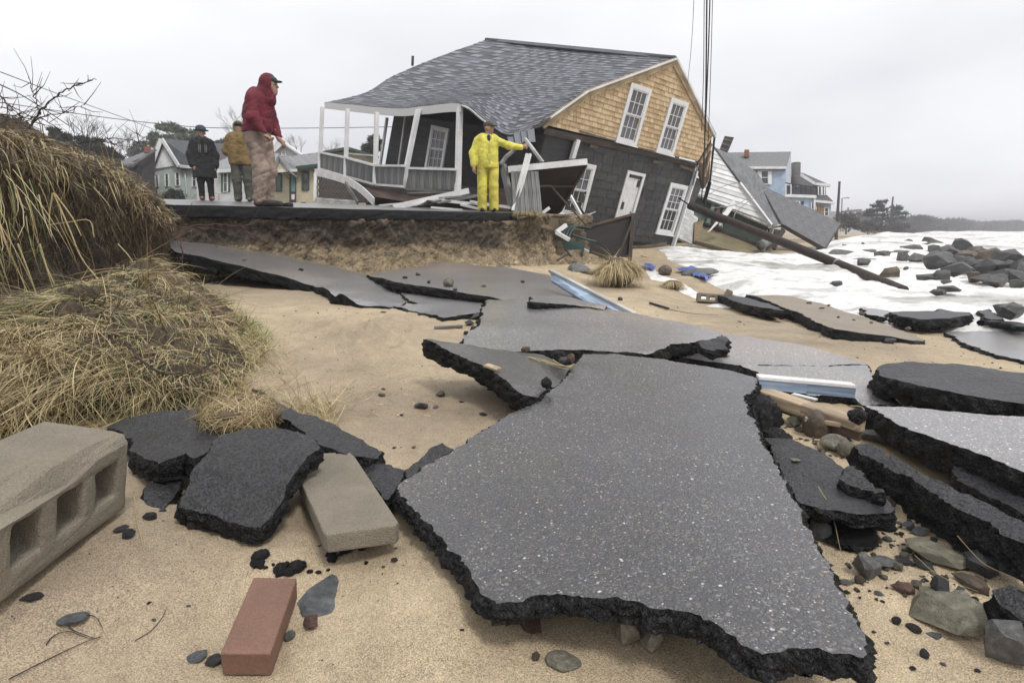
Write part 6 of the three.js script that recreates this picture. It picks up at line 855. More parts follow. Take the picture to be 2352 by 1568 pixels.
// ---------------------------------------------------------------- collapsed white cottage
const roofTex = dataTex(512, (u, v) => { const r = Math.floor(v * 16), o = (r % 2) * 0.5, c = Math.floor(u * 10 + o + 0.3 * hsh(r, 2, 5)), f = v * 16 - r, n = hsh(c, r, 9), q = (0.78 + 0.26 * n) * (f < 0.14 ? 0.6 : 1) * (0.85 + 0.3 * tf(u, v, 40, 2, 5)); return [q, q, q]; });
const roofM = (r, g, b) => std({ map: roofTex, color: lin(r, g, b), roughness: 0.75 });
const UP1 = V3(0, 1, 0);
{
  const t = thing('collapsed_cottage', 'collapsed white clapboard cottage with open green room and sagging grey roof', 'house');
  // gable of clapboards
  const a = P(1638, 338, 24), b = P(1768, 519, 22.6), c = P(1560, 432, 23.6), n = b.clone().sub(a).cross(c.clone().sub(a)).normalize(); if (n.z < 0) n.negate(); const u = P(1740, 498, 22.9).sub(P(1632, 459, 23.2)); u.sub(n.clone().multiplyScalar(u.dot(n))).normalize(); const v = n.clone().cross(u), o3 = (s, w, z) => a.clone().add(u.clone().multiplyScalar(s)).add(v.clone().multiplyScalar(w)).add(n.clone().multiplyScalar(z)), k = n.dot(a.clone().sub(camera.position)), at2 = (x, y) => { const r = ray(x, y), q = r.multiplyScalar(k / n.dot(r)).add(camera.position).sub(a); return [q.dot(u), q.dot(v)]; };
  const cv = [[1638, 338], [1768, 519], [1632, 460], [1540, 425]].map((q) => at2(...q)); const gwall = part('gable_wall', prism(cv.map((p) => o3(p[0], p[1], -0.02)), n.clone().multiplyScalar(-0.1)), M.whiteOld, t);
  shingleWall('clapboard', gwall, cv, 0.2, 9, 10, [M.white, flat(0.7, 0.7, 0.7)], o3, 0.03, 31);
  part('rake_board', bar(P(1700, 423, 23.3), P(1772, 519, 22.5), 0.06, 0.26, n), M.white, t); part('rake_edge', bar(P(1640, 338, 24), P(1773, 517, 22.5), 0.05, 0.1, n), M.black, t);
  const rs = lofted([[[1639, 337, 24.0], [1668, 349, 26.5], [1692, 362, 29.5]], [[1685, 402, 23.5], [1712, 400, 26], [1740, 398, 29.2]], [[1735, 470, 22.9], [1752, 462, 25.5], [1762, 435, 28.6]], [[1774, 517, 22.5], [1790, 515, 24.5], [1801, 513, 27]]].map((r) => A(r)), 16, 24, null, 0.5); const rf = part('roof', rs.geo, roofM(0.17, 0.175, 0.185), t); const g2 = rs.geo.clone().translate(0.05, -0.12, 0); part('roof_boards', g2, M.brown, rf); part('soffit', plate(A([[1772, 520, 22.6], [1800, 516, 25], [1796, 520, 25.2], [1770, 526, 22.8]]), 0.05), M.whiteOld, rf);
  part('wing_roof', plate(A([[1746, 423, 28.2], [1932, 513, 26.5], [1895, 570, 23.5], [1797, 514, 24.5]]), 0.14), roofM(0.15, 0.15, 0.16), t); part('wing_fascia', merge([bar(P(1797, 518, 24.5), P(1895, 573, 23.5), 0.05, 0.14), bar(P(1895, 572, 23.5), P(1932, 516, 26.5), 0.05, 0.06)]), M.brown, t);
  { const ch = part('chimney', prism(A([[1665, 312, 27.5], [1684, 315, 27.5], [1668, 353, 27.5], [1652, 346, 27.5]]), V3(0.2, 0.05, -0.4)), M.brown, t); for (const q of [0.2, 0.5, 0.8]) part('mortar_band', bar(P(lerp(1665, 1652, q), lerp(312, 346, q), 27.45), P(lerp(1684, 1668, q), lerp(315, 353, q), 27.45), 0.02, 0.05), M.weather2, ch); }
  // room
  const green = flat(0.14, 0.19, 0.15); part('back_wall', plate(A([[1590, 445, 23.9], [1632, 458, 23.8], [1690, 476, 23.7], [1770, 514, 23.6], [1743, 568, 23.4], [1600, 514, 23.6]]), 0.1), green, t);
  part('floor', plate(A([[1592, 552, 21], [1660, 570, 20.8], [1738, 592, 20.8], [1756, 580, 21.6], [1744, 566, 23.3], [1600, 512, 23.5]]), 0.12), wood(0.3, 0.25, 0.14), t); part('floor_edge', bar(P(1590, 554, 20.95), P(1738, 595, 20.75), 0.1, 0.12), M.brown2, t); part('baseboard', bar(P(1602, 511, 23.45), P(1742, 564, 23.2), 0.06, 0.16), M.brown, t);
  for (const [x0, y0, x1, y1, m] of [[1655, 470, 1640, 522, M.brown2], [1668, 474, 1655, 520, M.whiteOld], [1640, 470, 1626, 515, green], [1682, 478, 1664, 512, M.brown], [1776, 520, 1768, 545, M.whiteOld], [1800, 524, 1778, 572, M.brown]]) part('stud', bar(P(x0, y0, 23.4), P(x1, y1, 23), 0.12, 0.12), m, t);
  part('corner_wall', plate(A([[1770, 524, 23.5], [1806, 530, 25], [1786, 560, 24.5], [1765, 575, 23]]), 0.1), M.brown, t);
  part('lower_siding', plate([[1562, 470, 21.5], [1604, 500, 21.2], [1590, 560, 20.6], [1556, 545, 20.8]].map((q) => P(...q)), 0.1), M.whiteOld, t); part('torn_insulation', plate(A([[1596, 510, 21.0], [1618, 505, 21.2], [1606, 545, 20.7], [1594, 556, 20.5]]), 0.12), wood(0.33, 0.23, 0.12), t);
  const door = part('loose_door', plate(A([[1688, 455, 21.6], [1690, 470, 21.6], [1668, 500, 21.4], [1664, 498, 21.4], [1632, 530, 21.1], [1626, 533, 21.1], [1660, 492, 21.4]]), 0.06), M.white, t);
  part('water_heater', tube([P(1748, 564, 21.5), P(1772, 548, 22.3)], 0.17, 12), M.weather2, t); part('switch_plate', bar(P(1714, 546, 23.4), P(1714, 551, 23.4), 0.04, 0.1), M.black, t); autoSettle(t);
  for (const [l, r, lb] of [[[[1630, 446, 20], [1660, 428, 20.5], [1702, 418, 21]], 0.012, 'thin wire strung across the white gable'], [[[1634, 478, 19.5], [1690, 470, 20], [1727, 448, 21], [1760, 436, 22]], 0.012, 'sagging wire crossing the roof of the collapsed cottage'], [[[1684, 508, 20], [1688, 492, 20], [1720, 462, 20.6], [1762, 433, 22]], 0.014, 'hooked wire end in front of the open green room']]) { const w = thing('wire', lb, 'wire'); part('strand', tube(curve(A(l), 16), r, 4), M.metal, w); autoSettle(w); }
}
// fallen utility pole
{ const t = thing('fallen_utility_pole', 'long dark utility pole fallen from the toppled cottage into the foam', 'utility pole'); const a = P(1585, 472, 17.5), b = P(1925, 606, 13.6), c = P(2075, 668, 10.4); part('pole', tube([a, a.clone().lerp(b, 0.5), b, b.clone().lerp(c, 0.5), c], (q) => lerp(0.115, 0.1, q), 12, 1), M.pole, t); part('band', tube([b.clone().lerp(a, 0.012), b], 0.112, 12), M.metal, t); part('cable', tube(curve(A([[1560, 455, 17.6], [1640, 505, 16.6], [1668, 510, 16.2], [1675, 500, 16.2]]), 14), 0.02, 5), M.black, t); autoSettle(t); }
// hanging power cables in front of the gable
{ const tops = [[1618, 0], [1624, 0], [1631, 0], [1637, 0], [1594, 0]], feet = [[1612, 300], [1616, 432], [1612, 460], [1620, 474], [1580, 190]]; tops.forEach((q, i) => { const t = thing('power_cable', i === 4 ? 'hair-thin separate cable left of the cable bundle' : 'black power cable hanging in a vertical bundle beside the gable', 'cable', i === 4 ? null : 'hanging cable bundle'); const up = P(q[0] + (i === 4 ? 4 : 6), -420, 11.5), a = P(q[0], q[1], 13), b = P(feet[i][0], feet[i][1], 15.4); part('strand', tube(curve([up, a, a.clone().lerp(b, 0.5).add(V3(0.02, -0.05, 0)), b], 30), i === 4 ? 0.006 : [0.009, 0.018, 0.015, 0.008][i], 6), M.black, t); autoSettle(t); });
  for (const [l, d0, d1, lb] of [[[[0, 165], [150, 222], [340, 292], [420, 330]], 14, 34, 'upper power line crossing the sky on the left'], [[[-20, 185], [60, 225], [160, 290]], 10, 14, 'lower power line sagging over the bank'], [[[0, 235], [260, 272], [460, 292], [700, 294], [960, 290]], 40, 48, 'distant level power line behind the pine']]) { const t = thing('power_line', lb, 'power line'); const n = l.length; part('strand', tube(curve(l.map((q, i) => P(q[0], q[1], lerp(d0, d1, i / (n - 1)))), 24), d0 > 30 ? 0.025 : 0.012, 4), M.black, t); autoSettle(t); } }

// ---------------------------------------------------------------- houses
const px = (l, d) => l.map((q) => P(q[0], q[1], q[2] === undefined ? d : q[2]));
function win(parent, x0, y0, x1, y1, d, o = {}) {   // framed sash window on a far wall
  const w = P(x0, y0, d).distanceTo(P(x1, y0, d)), f = Math.min(0.09, w * 0.12), a = P(x0, y0, d), b = P(x1, y0 + (o.sk || 0), d + (o.dd || 0)), c = P(x1 + (o.ln || 0), y1 + (o.sk || 0), d + (o.dd || 0)), e = P(x0 + (o.ln || 0), y1, d);
  const fr = part('window', merge([bar(a, b, 0.08, f), bar(e, c, 0.08, f), bar(a, e, 0.08, f), bar(b, c, 0.08, f)]), o.frame || M.white, parent); part('pane', plate([a, b, c, e], 0.02), o.pane || M.paneDark, fr); if (!o.plain) part('meeting_rail', bar(a.clone().lerp(e, 0.5), b.clone().lerp(c, 0.5), 0.07, f * 0.7), o.frame || M.white, fr);
  if (o.shut) for (const s of [-1, 1]) { const k = (x1 - x0) * 0.42, X = s < 0 ? x0 - k - 1 : x1 + 1; part('shutter', plate(px([[X, y0], [X + k, y0], [X + k + (o.ln || 0), y1], [X + (o.ln || 0), y1]], d - 0.05), 0.04), o.shut, fr); } return fr;
}
const back = (m, x = 1000) => ray(x, 470).setY(0).multiplyScalar(m);
const sidingB = dataTex(256, (u, v) => { const f = (v * 16) % 1; return f < 0.12 ? 0 : 0.4 + 0.6 * f; }, false);
const siding = (r, g, b) => std({ map: plainC, color: lin(r, g, b), bumpMap: sidingB, bumpScale: 0.02, roughness: 0.7 });
{ const t = thing('green_gabled_house', 'pale green clapboard house with dark roof and white gable peak behind the dune', 'house'), w = siding(0.6, 0.68, 0.63), d = 36;
  part('wall', prism(px([[349, 388], [408, 380], [452, 384], [452, 470], [352, 470]], d), back(6, 400)), w, t); part('gable_peak', prism(px([[346, 389], [370, 322], [409, 379]], d - 0.1), back(0.5, 400)), M.white, t);
  part('roof', plate(px([[370, 318, d - 0.3], [530, 331, d + 6], [548, 372, d + 3.5], [470, 386, d - 0.4], [407, 381, d - 0.4]]), 0.2), roofM(0.075, 0.078, 0.09), t); part('left_slope', plate(px([[370, 318, d - 0.3], [343, 390, d - 0.3], [330, 386, d + 6], [360, 322, d + 6]]), 0.2), roofM(0.08, 0.08, 0.09), t); part('rake_board', merge([bar(P(369, 319, d - 0.4), P(343, 391, d - 0.4), 0.1, 0.22), bar(P(371, 319, d - 0.4), P(410, 382, d - 0.4), 0.1, 0.2)]), M.white, t); part('eave_board', bar(P(408, 381, d - 0.35), P(472, 386, d - 0.35), 0.1, 0.16), M.white, t);
  win(t, 378, 399, 386, 428, d - 0.05, { ln: 1 }); win(t, 402, 396, 411, 426, d - 0.05, { ln: 1 }); win(t, 441, 398, 450, 428, d - 0.05); win(t, 356, 402, 363, 428, d - 0.05, { ln: 1 }); part('meter_box', prism(px([[416, 386], [426, 386], [426, 396], [416, 396]], d - 0.2), back(0.2, 400)), M.weather2, t); part('conduit', tube(px([[424, 396], [428, 446]], d - 0.1), 0.05, 5), w, t); autoSettle(t); }
{ const t = thing('white_cottage', 'white clapboard cottage wing with green shutters behind the dark-coated figure', 'house'), d = 34; part('wall', prism(px([[450, 392], [570, 384], [610, 390], [628, 470], [452, 470]], d), back(5, 520)), siding(0.74, 0.74, 0.74), t); part('roof', plate(px([[498, 372, d + 2.5], [546, 350, d + 5], [640, 352, d + 5], [634, 388, d - 0.4], [500, 392, d - 0.4]]), 0.15), roofM(0.3, 0.31, 0.33), t); part('eave_board', bar(P(498, 393, d - 0.4), P(600, 388, d - 0.4), 0.1, 0.18), M.white, t); win(t, 512, 398, 522, 440, d - 0.05, { shut: flat(0.05, 0.1, 0.085) }); part('step_rail', bar(P(428, 470, d - 2), P(450, 444, d - 1), 0.04, 0.04), M.metal, t); part('step_rail', tube([P(494, 444, d - 1), P(502, 444, d - 1), P(502, 470, d - 1)], 0.025, 5), M.metal, t); autoSettle(t); }
{ const t = thing('white_gable_house', 'white house with a small gable vent behind the red-hooded figure', 'house'), d = 42; part('wall', prism(px([[610, 372], [634, 322], [653, 329], [690, 354], [690, 470], [610, 470]], d), back(6, 650)), siding(0.74, 0.74, 0.74), t); part('roof', merge([bar(P(652, 328, d - 0.2), P(694, 357, d - 0.2), 0.5, 0.12), bar(P(652, 328, d - 0.2), P(606, 372, d - 0.2), 0.5, 0.12)]), M.white, t); win(t, 647, 348, 656, 358, d - 0.05, { pane: M.paneLight, plain: 1 }); autoSettle(t); }
{ const t = thing('cream_cottage', 'cream clapboard cottage with green window trim and a small gabled entry', 'house'), w = siding(0.68, 0.6, 0.42), gt = flat(0.04, 0.09, 0.06), d = 32; part('wall', prism(px([[622, 392], [680, 386], [738, 378], [738, 470], [614, 470]], d), back(6, 680)), w, t); part('roof', plate(px([[634, 362, d + 3], [736, 349, d + 4], [760, 352, d + 4], [742, 378, d - 0.4], [684, 385, d - 0.4], [660, 372, d]]), 0.15), roofM(0.26, 0.26, 0.27), t); part('entry_gable', prism(px([[628, 391], [640, 363], [660, 391]], d - 1.2), back(1.2, 680)), w, t); part('entry_roof', merge([plate(px([[640, 360, d - 1.3], [663, 392, d - 1.3], [690, 388, d], [662, 362, d + 0.6]]), 0.1), bar(P(640, 360, d - 1.35), P(625, 394, d - 1.35), 0.1, 0.12)]), roofM(0.24, 0.24, 0.25), t); part('entry_beam', bar(P(626, 393, d - 1.2), P(682, 391, d - 1.1), 0.1, 0.14), M.white, t); part('bracket', bar(P(645, 394, d - 1), P(662, 410, d - 0.1), 0.08, 0.08), M.whiteOld, t); part('bracket', bar(P(665, 394, d - 1), P(682, 407, d - 0.1), 0.08, 0.08), M.whiteOld, t);
  part('green_eave', bar(P(680, 385, d - 0.45), P(744, 378, d - 0.45), 0.1, 0.16), gt, t); win(t, 633, 398, 645, 439, d - 0.05, { frame: gt, plain: 1 }); win(t, 694, 393, 708, 436, d - 0.05, { frame: gt, plain: 1 }); const dr = part('door', plate(px([[664, 399], [679, 399], [679, 470], [664, 470]], d - 0.06), 0.05), M.brown, t); part('glass', plate(px([[668, 403], [677, 403], [677, 440], [668, 440]], d - 0.1), 0.02), flat(0.12, 0.28, 0.28, { roughness: 0.2 }), dr); part('kick_plate', plate(px([[669, 446], [676, 446], [676, 458], [669, 458]], d - 0.1), 0.02), M.white, dr); part('vent', plate(px([[690, 464], [702, 464], [702, 469], [690, 469]], d - 0.06), 0.03), M.dark, t); autoSettle(t); }
{ const t = thing('cream_barn', 'cream house with green-edged low gable seen through the porch posts', 'house'), d = 40; part('wall', prism(px([[736, 356], [802, 344], [862, 362], [862, 470], [736, 470]], d), back(5, 800)), siding(0.66, 0.58, 0.4), t); part('roof', merge([bar(P(802, 341, d - 0.3), P(866, 360, d - 0.3), 0.8, 0.16), bar(P(802, 341, d - 0.3), P(735, 353, d - 0.3), 0.8, 0.16)]), flat(0.05, 0.1, 0.07), t); part('shed_roof', plate(px([[742, 349, d - 0.5], [800, 340, d + 2], [802, 348, d + 2], [760, 366, d - 0.6], [742, 370, d - 0.6]]), 0.1), roofM(0.26, 0.26, 0.27), t); autoSettle(t); }
{ const t = thing('brown_house', 'dark brown shingled house half hidden by the dune', 'house'), d = 33; part('wall', prism(px([[262, 392], [300, 372], [356, 348], [352, 470], [262, 470]], d), back(5, 300)), siding(0.035, 0.03, 0.03), t); part('roof', plate(px([[255, 378, d - 0.3], [345, 342, d + 3], [358, 342, d + 3], [310, 374, d - 0.3], [300, 380, d - 0.3]]), 0.12), roofM(0.17, 0.175, 0.19), t); part('rake_board', bar(P(310, 374, d - 0.4), P(358, 343, d - 0.2), 0.1, 0.12), M.weather2, t); part('chimney', prism(px([[330, 336], [346, 334], [346, 350], [330, 350]], d + 2), back(0.5, 300)), M.brickRed, t); autoSettle(t); }
// right: blue house and grey house
const z6 = (x, y) => [x * 0.1875 + 1617, y * 0.1875 + 312.4], zp = (l, d) => l.map((q) => { const k = z6(q[0], q[1]); return P(k[0], k[1], q[2] === undefined ? d : q[2]); });
{ const t = thing('blue_house', 'light blue clapboard house with white shutters above the collapsed cottage', 'house'), w = siding(0.46, 0.58, 0.74), d = 50, zw = (x0, y0, x1, y1, o) => { const a = z6(x0, y0), b = z6(x1, y1); return win(t, a[0], a[1], b[0], b[1], d - 0.1, o); };
  part('wall', prism(zp([[330, 392], [1008, 392], [1008, 1010], [330, 1010]], d), back(8, 1740)), w, t); part('side_gable', plate(zp([[1008, 392, d], [1068, 196, d + 4], [1078, 560, d + 8], [1008, 760, d]]), 0.1), siding(0.6, 0.64, 0.7), t); part('roof', plate(zp([[250, 200, d + 4], [1070, 190, d + 4], [1012, 390, d - 0.4], [300, 390, d - 0.4]]), 0.2), roofM(0.2, 0.205, 0.21), t); part('eave_board', bar(...zp([[330, 386], [1010, 386]], d - 0.45), 0.12, 0.2), M.white, t); part('chimney', prism(zp([[498, 165], [556, 165], [552, 250], [492, 250]], d + 2), back(0.8, 1740)), M.brickRed, t);
  zw(702, 424, 790, 588, { shut: M.white }); part('lower_wing', prism(zp([[985, 740], [1362, 745], [1362, 1010], [985, 1010]], d - 2), back(4, 1740)), w, t); part('deck_edge', bar(...zp([[985, 728], [1372, 742]], d - 2.2), 0.3, 0.22), M.white, t); part('corner_board', bar(...zp([[1352, 752], [1352, 900]], d - 2.1), 0.1, 0.25), M.white, t);
  for (let i = 0; i < 7; i++) part('baluster', bar(...zp([[1006 + i * 62, 575 + i * 9], [1006 + i * 62, 715 + i * 4]], d - 2.2), 0.06, 0.07), i < 2 ? M.white : M.dark, t); part('rail', bar(...zp([[1000, 575], [1385, 632]], d - 2.2), 0.08, 0.1), M.dark, t); part('deck_screen', plate(zp([[1010, 600], [1385, 640], [1385, 735], [1010, 712]], d - 2.0), 0.05), flat(0.08, 0.085, 0.095), t); win(t, ...z6(1105, 800), ...z6(1175, 850), d - 2.1, { pane: M.pane }); part('lantern', plate(zp([[1204, 795], [1228, 795], [1228, 840], [1204, 840]], d - 2.15), 0.1), M.black, t); win(t, ...z6(1318, 815), ...z6(1346, 890), d - 2.1); autoSettle(t); }
{ const t = thing('grey_house', 'grey shingled beach house with stone chimney and white bay windows', 'house'), w = siding(0.2, 0.215, 0.235), d = 58; part('wall', prism(zp([[1150, 470], [1390, 600], [1500, 605], [1500, 1000], [1150, 1000]], d), back(8, 1860)), w, t); part('roof', plate(zp([[1160, 440, d + 4], [1230, 455, d + 6], [1555, 600, d], [1370, 595, d - 0.5]]), 0.2), roofM(0.12, 0.12, 0.135), t); part('rake_board', bar(...zp([[1160, 455], [1375, 590]], d - 0.5), 0.1, 0.25), M.white, t); part('eave_board', bar(...zp([[1372, 585], [1552, 602]], d - 0.6), 0.15, 0.25), M.white, t); part('chimney', tube(zp([[1120, 600], [1128, 332]], d - 1), 0.44, 14), stone(0.14, 0.13, 0.125), t); part('bay', prism(zp([[1392, 612], [1502, 616], [1500, 735], [1392, 730]], d - 0.6), back(2, 1860)), w, t);
  for (const [x0, x1] of [[1405, 1440], [1452, 1478], [1482, 1500]]) win(t, ...z6(x0, 618), ...z6(x1, 722), d - 0.65, { plain: 1 }); part('lower_roof', plate(zp([[1372, 745, d - 1], [1510, 720, d - 0.5], [1600, 812, d - 2], [1368, 790, d - 2]]), 0.2), roofM(0.08, 0.08, 0.09), t); part('lower_eave', bar(...zp([[1365, 795], [1602, 818]], d - 2.1), 0.2, 0.22), M.white, t); part('lower_wall', prism(zp([[1362, 805], [1560, 825], [1556, 1010], [1362, 1000]], d - 1.6), back(3, 1860)), siding(0.45, 0.46, 0.49), t); part('boarded_opening', plate(zp([[1392, 850], [1476, 855], [1474, 955], [1392, 925]], d - 1.7), 0.05), wood(0.5, 0.3, 0.13), t); win(t, ...z6(1480, 878), ...z6(1528, 975), d - 1.7); win(t, ...z6(1355, 860), ...z6(1380, 905), d - 1.7, { plain: 1 }); autoSettle(t); }
for (const [l, r, d, lb] of [[[[1950, 484], [1978, 482], [1990, 492], [1992, 516], [1940, 516]], [[1944, 482], [1982, 480], [1974, 492], [1940, 494]], 105, 'distant pale house with grey roof beyond the shrubs'], [[[1974, 490], [1992, 486], [2010, 494], [2010, 524], [1972, 524]], [[1970, 486], [1996, 482], [2012, 493], [1974, 497]], 100, 'distant whitish house beside the dark pine']]) { const t = thing('distant_house', lb, 'house'); part('wall', prism(px(l, d), back(6)), flat(0.5, 0.51, 0.53), t); part('roof', plate(px(r, d - 0.5), 0.4), roofM(0.2, 0.2, 0.22), t); const b = l[4]; win(t, b[0] + 14, b[1] - 18, b[0] + 20, b[1] - 8, d - 0.4, { plain: 1 }); autoSettle(t); }

// ---------------------------------------------------------------- utility poles and lamp
for (const [x0, y0, x1, y1, d, lb] of [[1925, 512, 1929, 419, 70, 'tall dark utility pole beside the grey house'], [2045, 528, 2052, 453, 105, 'leaning utility pole behind the dark pine'], [1946, 516, 1949, 478, 125, 'short distant utility pole beside the pale house']]) { const t = thing('utility_pole', lb, 'utility pole'); const a = P(x0, y0, d), b = P(x1, y1, d); a.y -= 2; part('pole', tube([a, b], (q) => 0.2 - 0.07 * q, 8), M.pole, t); part('pole_cap', tube([b, b.clone().add(V3(0, 0.12, 0))], 0.15, 8), M.dark, t); autoSettle(t); }
{ const t = thing('street_lamp', 'slim street lamp with a horizontal arm between the utility poles', 'street lamp'), d = 95, a = P(1933, 520, d), b = P(1935, 456, d); part('pole', tube([a, b], 0.1, 6), M.weather2, t); part('arm', tube(curve([b, P(1938, 455, d), P(1948, 454, d)], 6), 0.06, 5), M.weather2, t); part('lamp_head', bar(P(1946, 454, d), P(1951, 454.6, d), 0.25, 0.14), M.weather2, t); autoSettle(t); }

// ---------------------------------------------------------------- trees
const leafG = new THREE.PlaneGeometry(1, 1, 1, 1);
M.needle = std({ color: 0xffffff, roughness: 0.8, vertexColors: true }); M.bark = std({ map: woodC, color: lin(0.06, 0.05, 0.042), roughness: 0.95 });
function needles(list, size, n, tone, seed) {   // list of [center, rx, ry, rz]
  const R = rng(seed), pos = [], col = [], idx = []; for (const [c, rx, ry, rz] of list) for (let k = 0; k < n; k++) { const d = rd(R, 2).normalize(), f = Math.cbrt(R()), p = V3(c.x + d.x * rx * f, c.y + d.y * ry * f, c.z + d.z * rz * f), u = rd(R, 2).add(V3(d.x, d.y * 0.6 + 0.3, d.z)).normalize().multiplyScalar(size * (0.5 + R())), v = rd(R, 2).cross(u).normalize().multiplyScalar(size * (0.16 + 0.2 * R())), o = pos.length / 3, w = 0.7 + 0.6 * R(); for (const [s, t] of [[0, -1], [0, 1], [1, 0]]) { pos.push(p.x + u.x * s + v.x * t, p.y + u.y * s + v.y * t, p.z + u.z * s + v.z * t); col.push(tone[0] * w, tone[1] * w, tone[2] * w); } idx.push(o, o + 1, o + 2); }
  return geoFrom(pos, idx, null, col);
}
function pine(label, base, top, blobs, d, size, n, tone, seed, grp) {
  const t = thing('pine_tree', label, 'pine tree', grp), a = P(base[0], base[1], d), b = P(top[0], top[1], d); a.y -= 0.8; const R = rng(seed); part('trunk', tube(curve([a, a.clone().lerp(b, 0.5).add(rd(R, 0.3)), b], 8), (q) => 0.02 * (b.y - a.y) * (1 - 0.85 * q), 7), M.bark, t);
  const k = d / FOC, l = blobs.map((q) => [P(q[0], q[1], d + (R() - 0.5) * q[2] * k * 1.2), q[2] * k, q[3] * k, q[2] * k * 0.8]); const lim = l.map((q) => { const s = a.clone().lerp(b, clamp((q[0].y - a.y) / (b.y - a.y) - 0.12, 0.2, 0.9)); return tube(curve([s, s.clone().lerp(q[0], 0.5).add(V3(0, -0.08 * q[1], 0)), q[0]], 5), (u) => 0.006 * (b.y - a.y) * (1 - 0.7 * u), 4); }); part('limbs', merge(lim), M.bark, t);
  const sub = []; l.forEach((q) => { for (let i = 0; i < 9; i++) { const e = rd(R, 2).normalize().multiplyScalar(0.45 + 0.5 * R()); sub.push([q[0].clone().add(V3(e.x * q[1], e.y * q[2], e.z * q[3])), q[1] * 0.42, q[2] * 0.36, q[3] * 0.42]); } }); part('crown', needles(sub, size, n, tone, seed + 1), M.needle, t); return autoSettle(t);
}
const PG = [0.085, 0.105, 0.055];
pine('broad dark green pine behind the green gabled house', [400, 380], [398, 290], [[398, 300, 40, 14], [365, 312, 26, 13], [432, 312, 26, 14], [385, 325, 40, 14], [350, 330, 20, 10], [440, 330, 18, 12]], 62, 0.32, 130, PG, 61);
pine('dark pine showing over the crest of the dune', [212, 400], [210, 318], [[205, 328, 26, 14], [185, 345, 26, 14], [235, 345, 20, 12], [250, 360, 24, 14], [150, 320, 22, 14], [130, 305, 16, 10]], 40, 0.22, 150, [0.03, 0.034, 0.026], 62);
pine('low green pine between the dune and the brown house', [320, 372], [320, 332], [[320, 342, 20, 12], [302, 352, 14, 9], [336, 352, 14, 9]], 58, 0.25, 90, [0.07, 0.085, 0.045], 63);
pine('small pine top showing behind the white cottage', [520, 360], [522, 316], [[512, 326, 14, 6], [535, 324, 16, 6], [498, 330, 8, 4]], 60, 0.25, 60, PG, 64);
pine('dark spruce behind the head of the tan-coated figure', [578, 360], [583, 290], [[580, 300, 6, 5], [582, 312, 9, 6], [578, 324, 12, 7]], 55, 0.22, 70, [0.035, 0.05, 0.035], 66);
pine('bushy pine beside the porch corner', [858, 380], [858, 312], [[856, 320, 10, 8], [850, 335, 18, 10], [868, 335, 14, 10], [845, 348, 18, 8]], 45, 0.25, 90, [0.04, 0.055, 0.035], 65);
pine('tall layered pine on the far beach road', [2025, 530], [2026, 460], [[2026, 464, 12, 4], [2018, 472, 14, 3.5], [2030, 482, 14, 4], [2005, 484, 16, 4], [2016, 494, 24, 4], [1998, 492, 12, 3], [2022, 504, 20, 5]], 98, 0.4, 26, [0.03, 0.036, 0.033], 67);
pine('rounded pine behind the leaning utility pole', [2060, 530], [2060, 472], [[2060, 478, 14, 6], [2052, 488, 18, 6], [2068, 490, 16, 6], [2058, 502, 20, 7], [2048, 512, 18, 6]], 112, 0.42, 30, [0.035, 0.042, 0.038], 68);
pine('low spreading pine where the far woods begin', [2120, 528], [2118, 494], [[2116, 500, 14, 5], [2104, 508, 12, 4], [2126, 508, 14, 5], [2094, 512, 8, 4]], 190, 0.7, 30, [0.05, 0.056, 0.052], 69);
function bareTree(label, base, h, spread, d, seed, tone, grp) {
  const t = thing('bare_tree', label, 'bare tree', grp), R = rng(seed), a = P(base[0], base[1], d), out = []; a.y -= 1; const k = d / FOC, Hh = h * k + 1; let trunk = null;
  const grow = (p, dir, L, r, lv) => { const mid = p.clone().add(dir.clone().multiplyScalar(L * 0.5)).add(rd(R, L * 0.12)), e = p.clone().add(dir.clone().multiplyScalar(L)).add(rd(R, L * 0.1)); const g = tube([p, mid, e], (q) => r * (1 - 0.4 * q), lv < 2 ? 6 : 3); if (!lv) trunk = g; else out.push(g); if (lv >= 5) return; const n = lv === 0 ? 4 : 3; for (let i = 0; i < n; i++) { const s = i < n - 1 ? mid.clone().lerp(e, R()) : e, nd = dir.clone().add(V3((R() - 0.5) * spread, 0.18 + (R() - 0.5) * 0.7, (R() - 0.5) * spread)).normalize(); grow(s, nd, L * (0.55 + 0.25 * R()), r * 0.58, lv + 1); } };
  grow(a, V3(0, 1, 0), Hh * 0.42, 0.02 * Hh, 0); const m = std({ color: lin(...tone), roughness: 0.9 }); part('trunk', trunk, m, t); part('crown', merge(out), m, t); return autoSettle(t);
}
bareTree('bare dark tree rising over the dune crest', [180, 370], 110, 1.7, 36, 71, [0.03, 0.026, 0.024]);
bareTree('bare twiggy tree behind the low branch on the dune', [300, 375], 72, 1.8, 52, 72, [0.12, 0.11, 0.11]);
bareTree('bare grey tree between the dune and the pine', [265, 370], 66, 1.8, 56, 75, [0.12, 0.11, 0.11]);
bareTree('slim pale bare tree behind the red-hooded figure', [560, 400], 150, 1.0, 70, 73, [0.3, 0.29, 0.29]);
bareTree('pale bare tree beside the white gable house', [690, 380], 60, 1.6, 75, 74, [0.3, 0.29, 0.29]);
bareTree('faint bare tree seen between the porch posts', [768, 380], 62, 1.6, 80, 76, [0.34, 0.33, 0.33]);
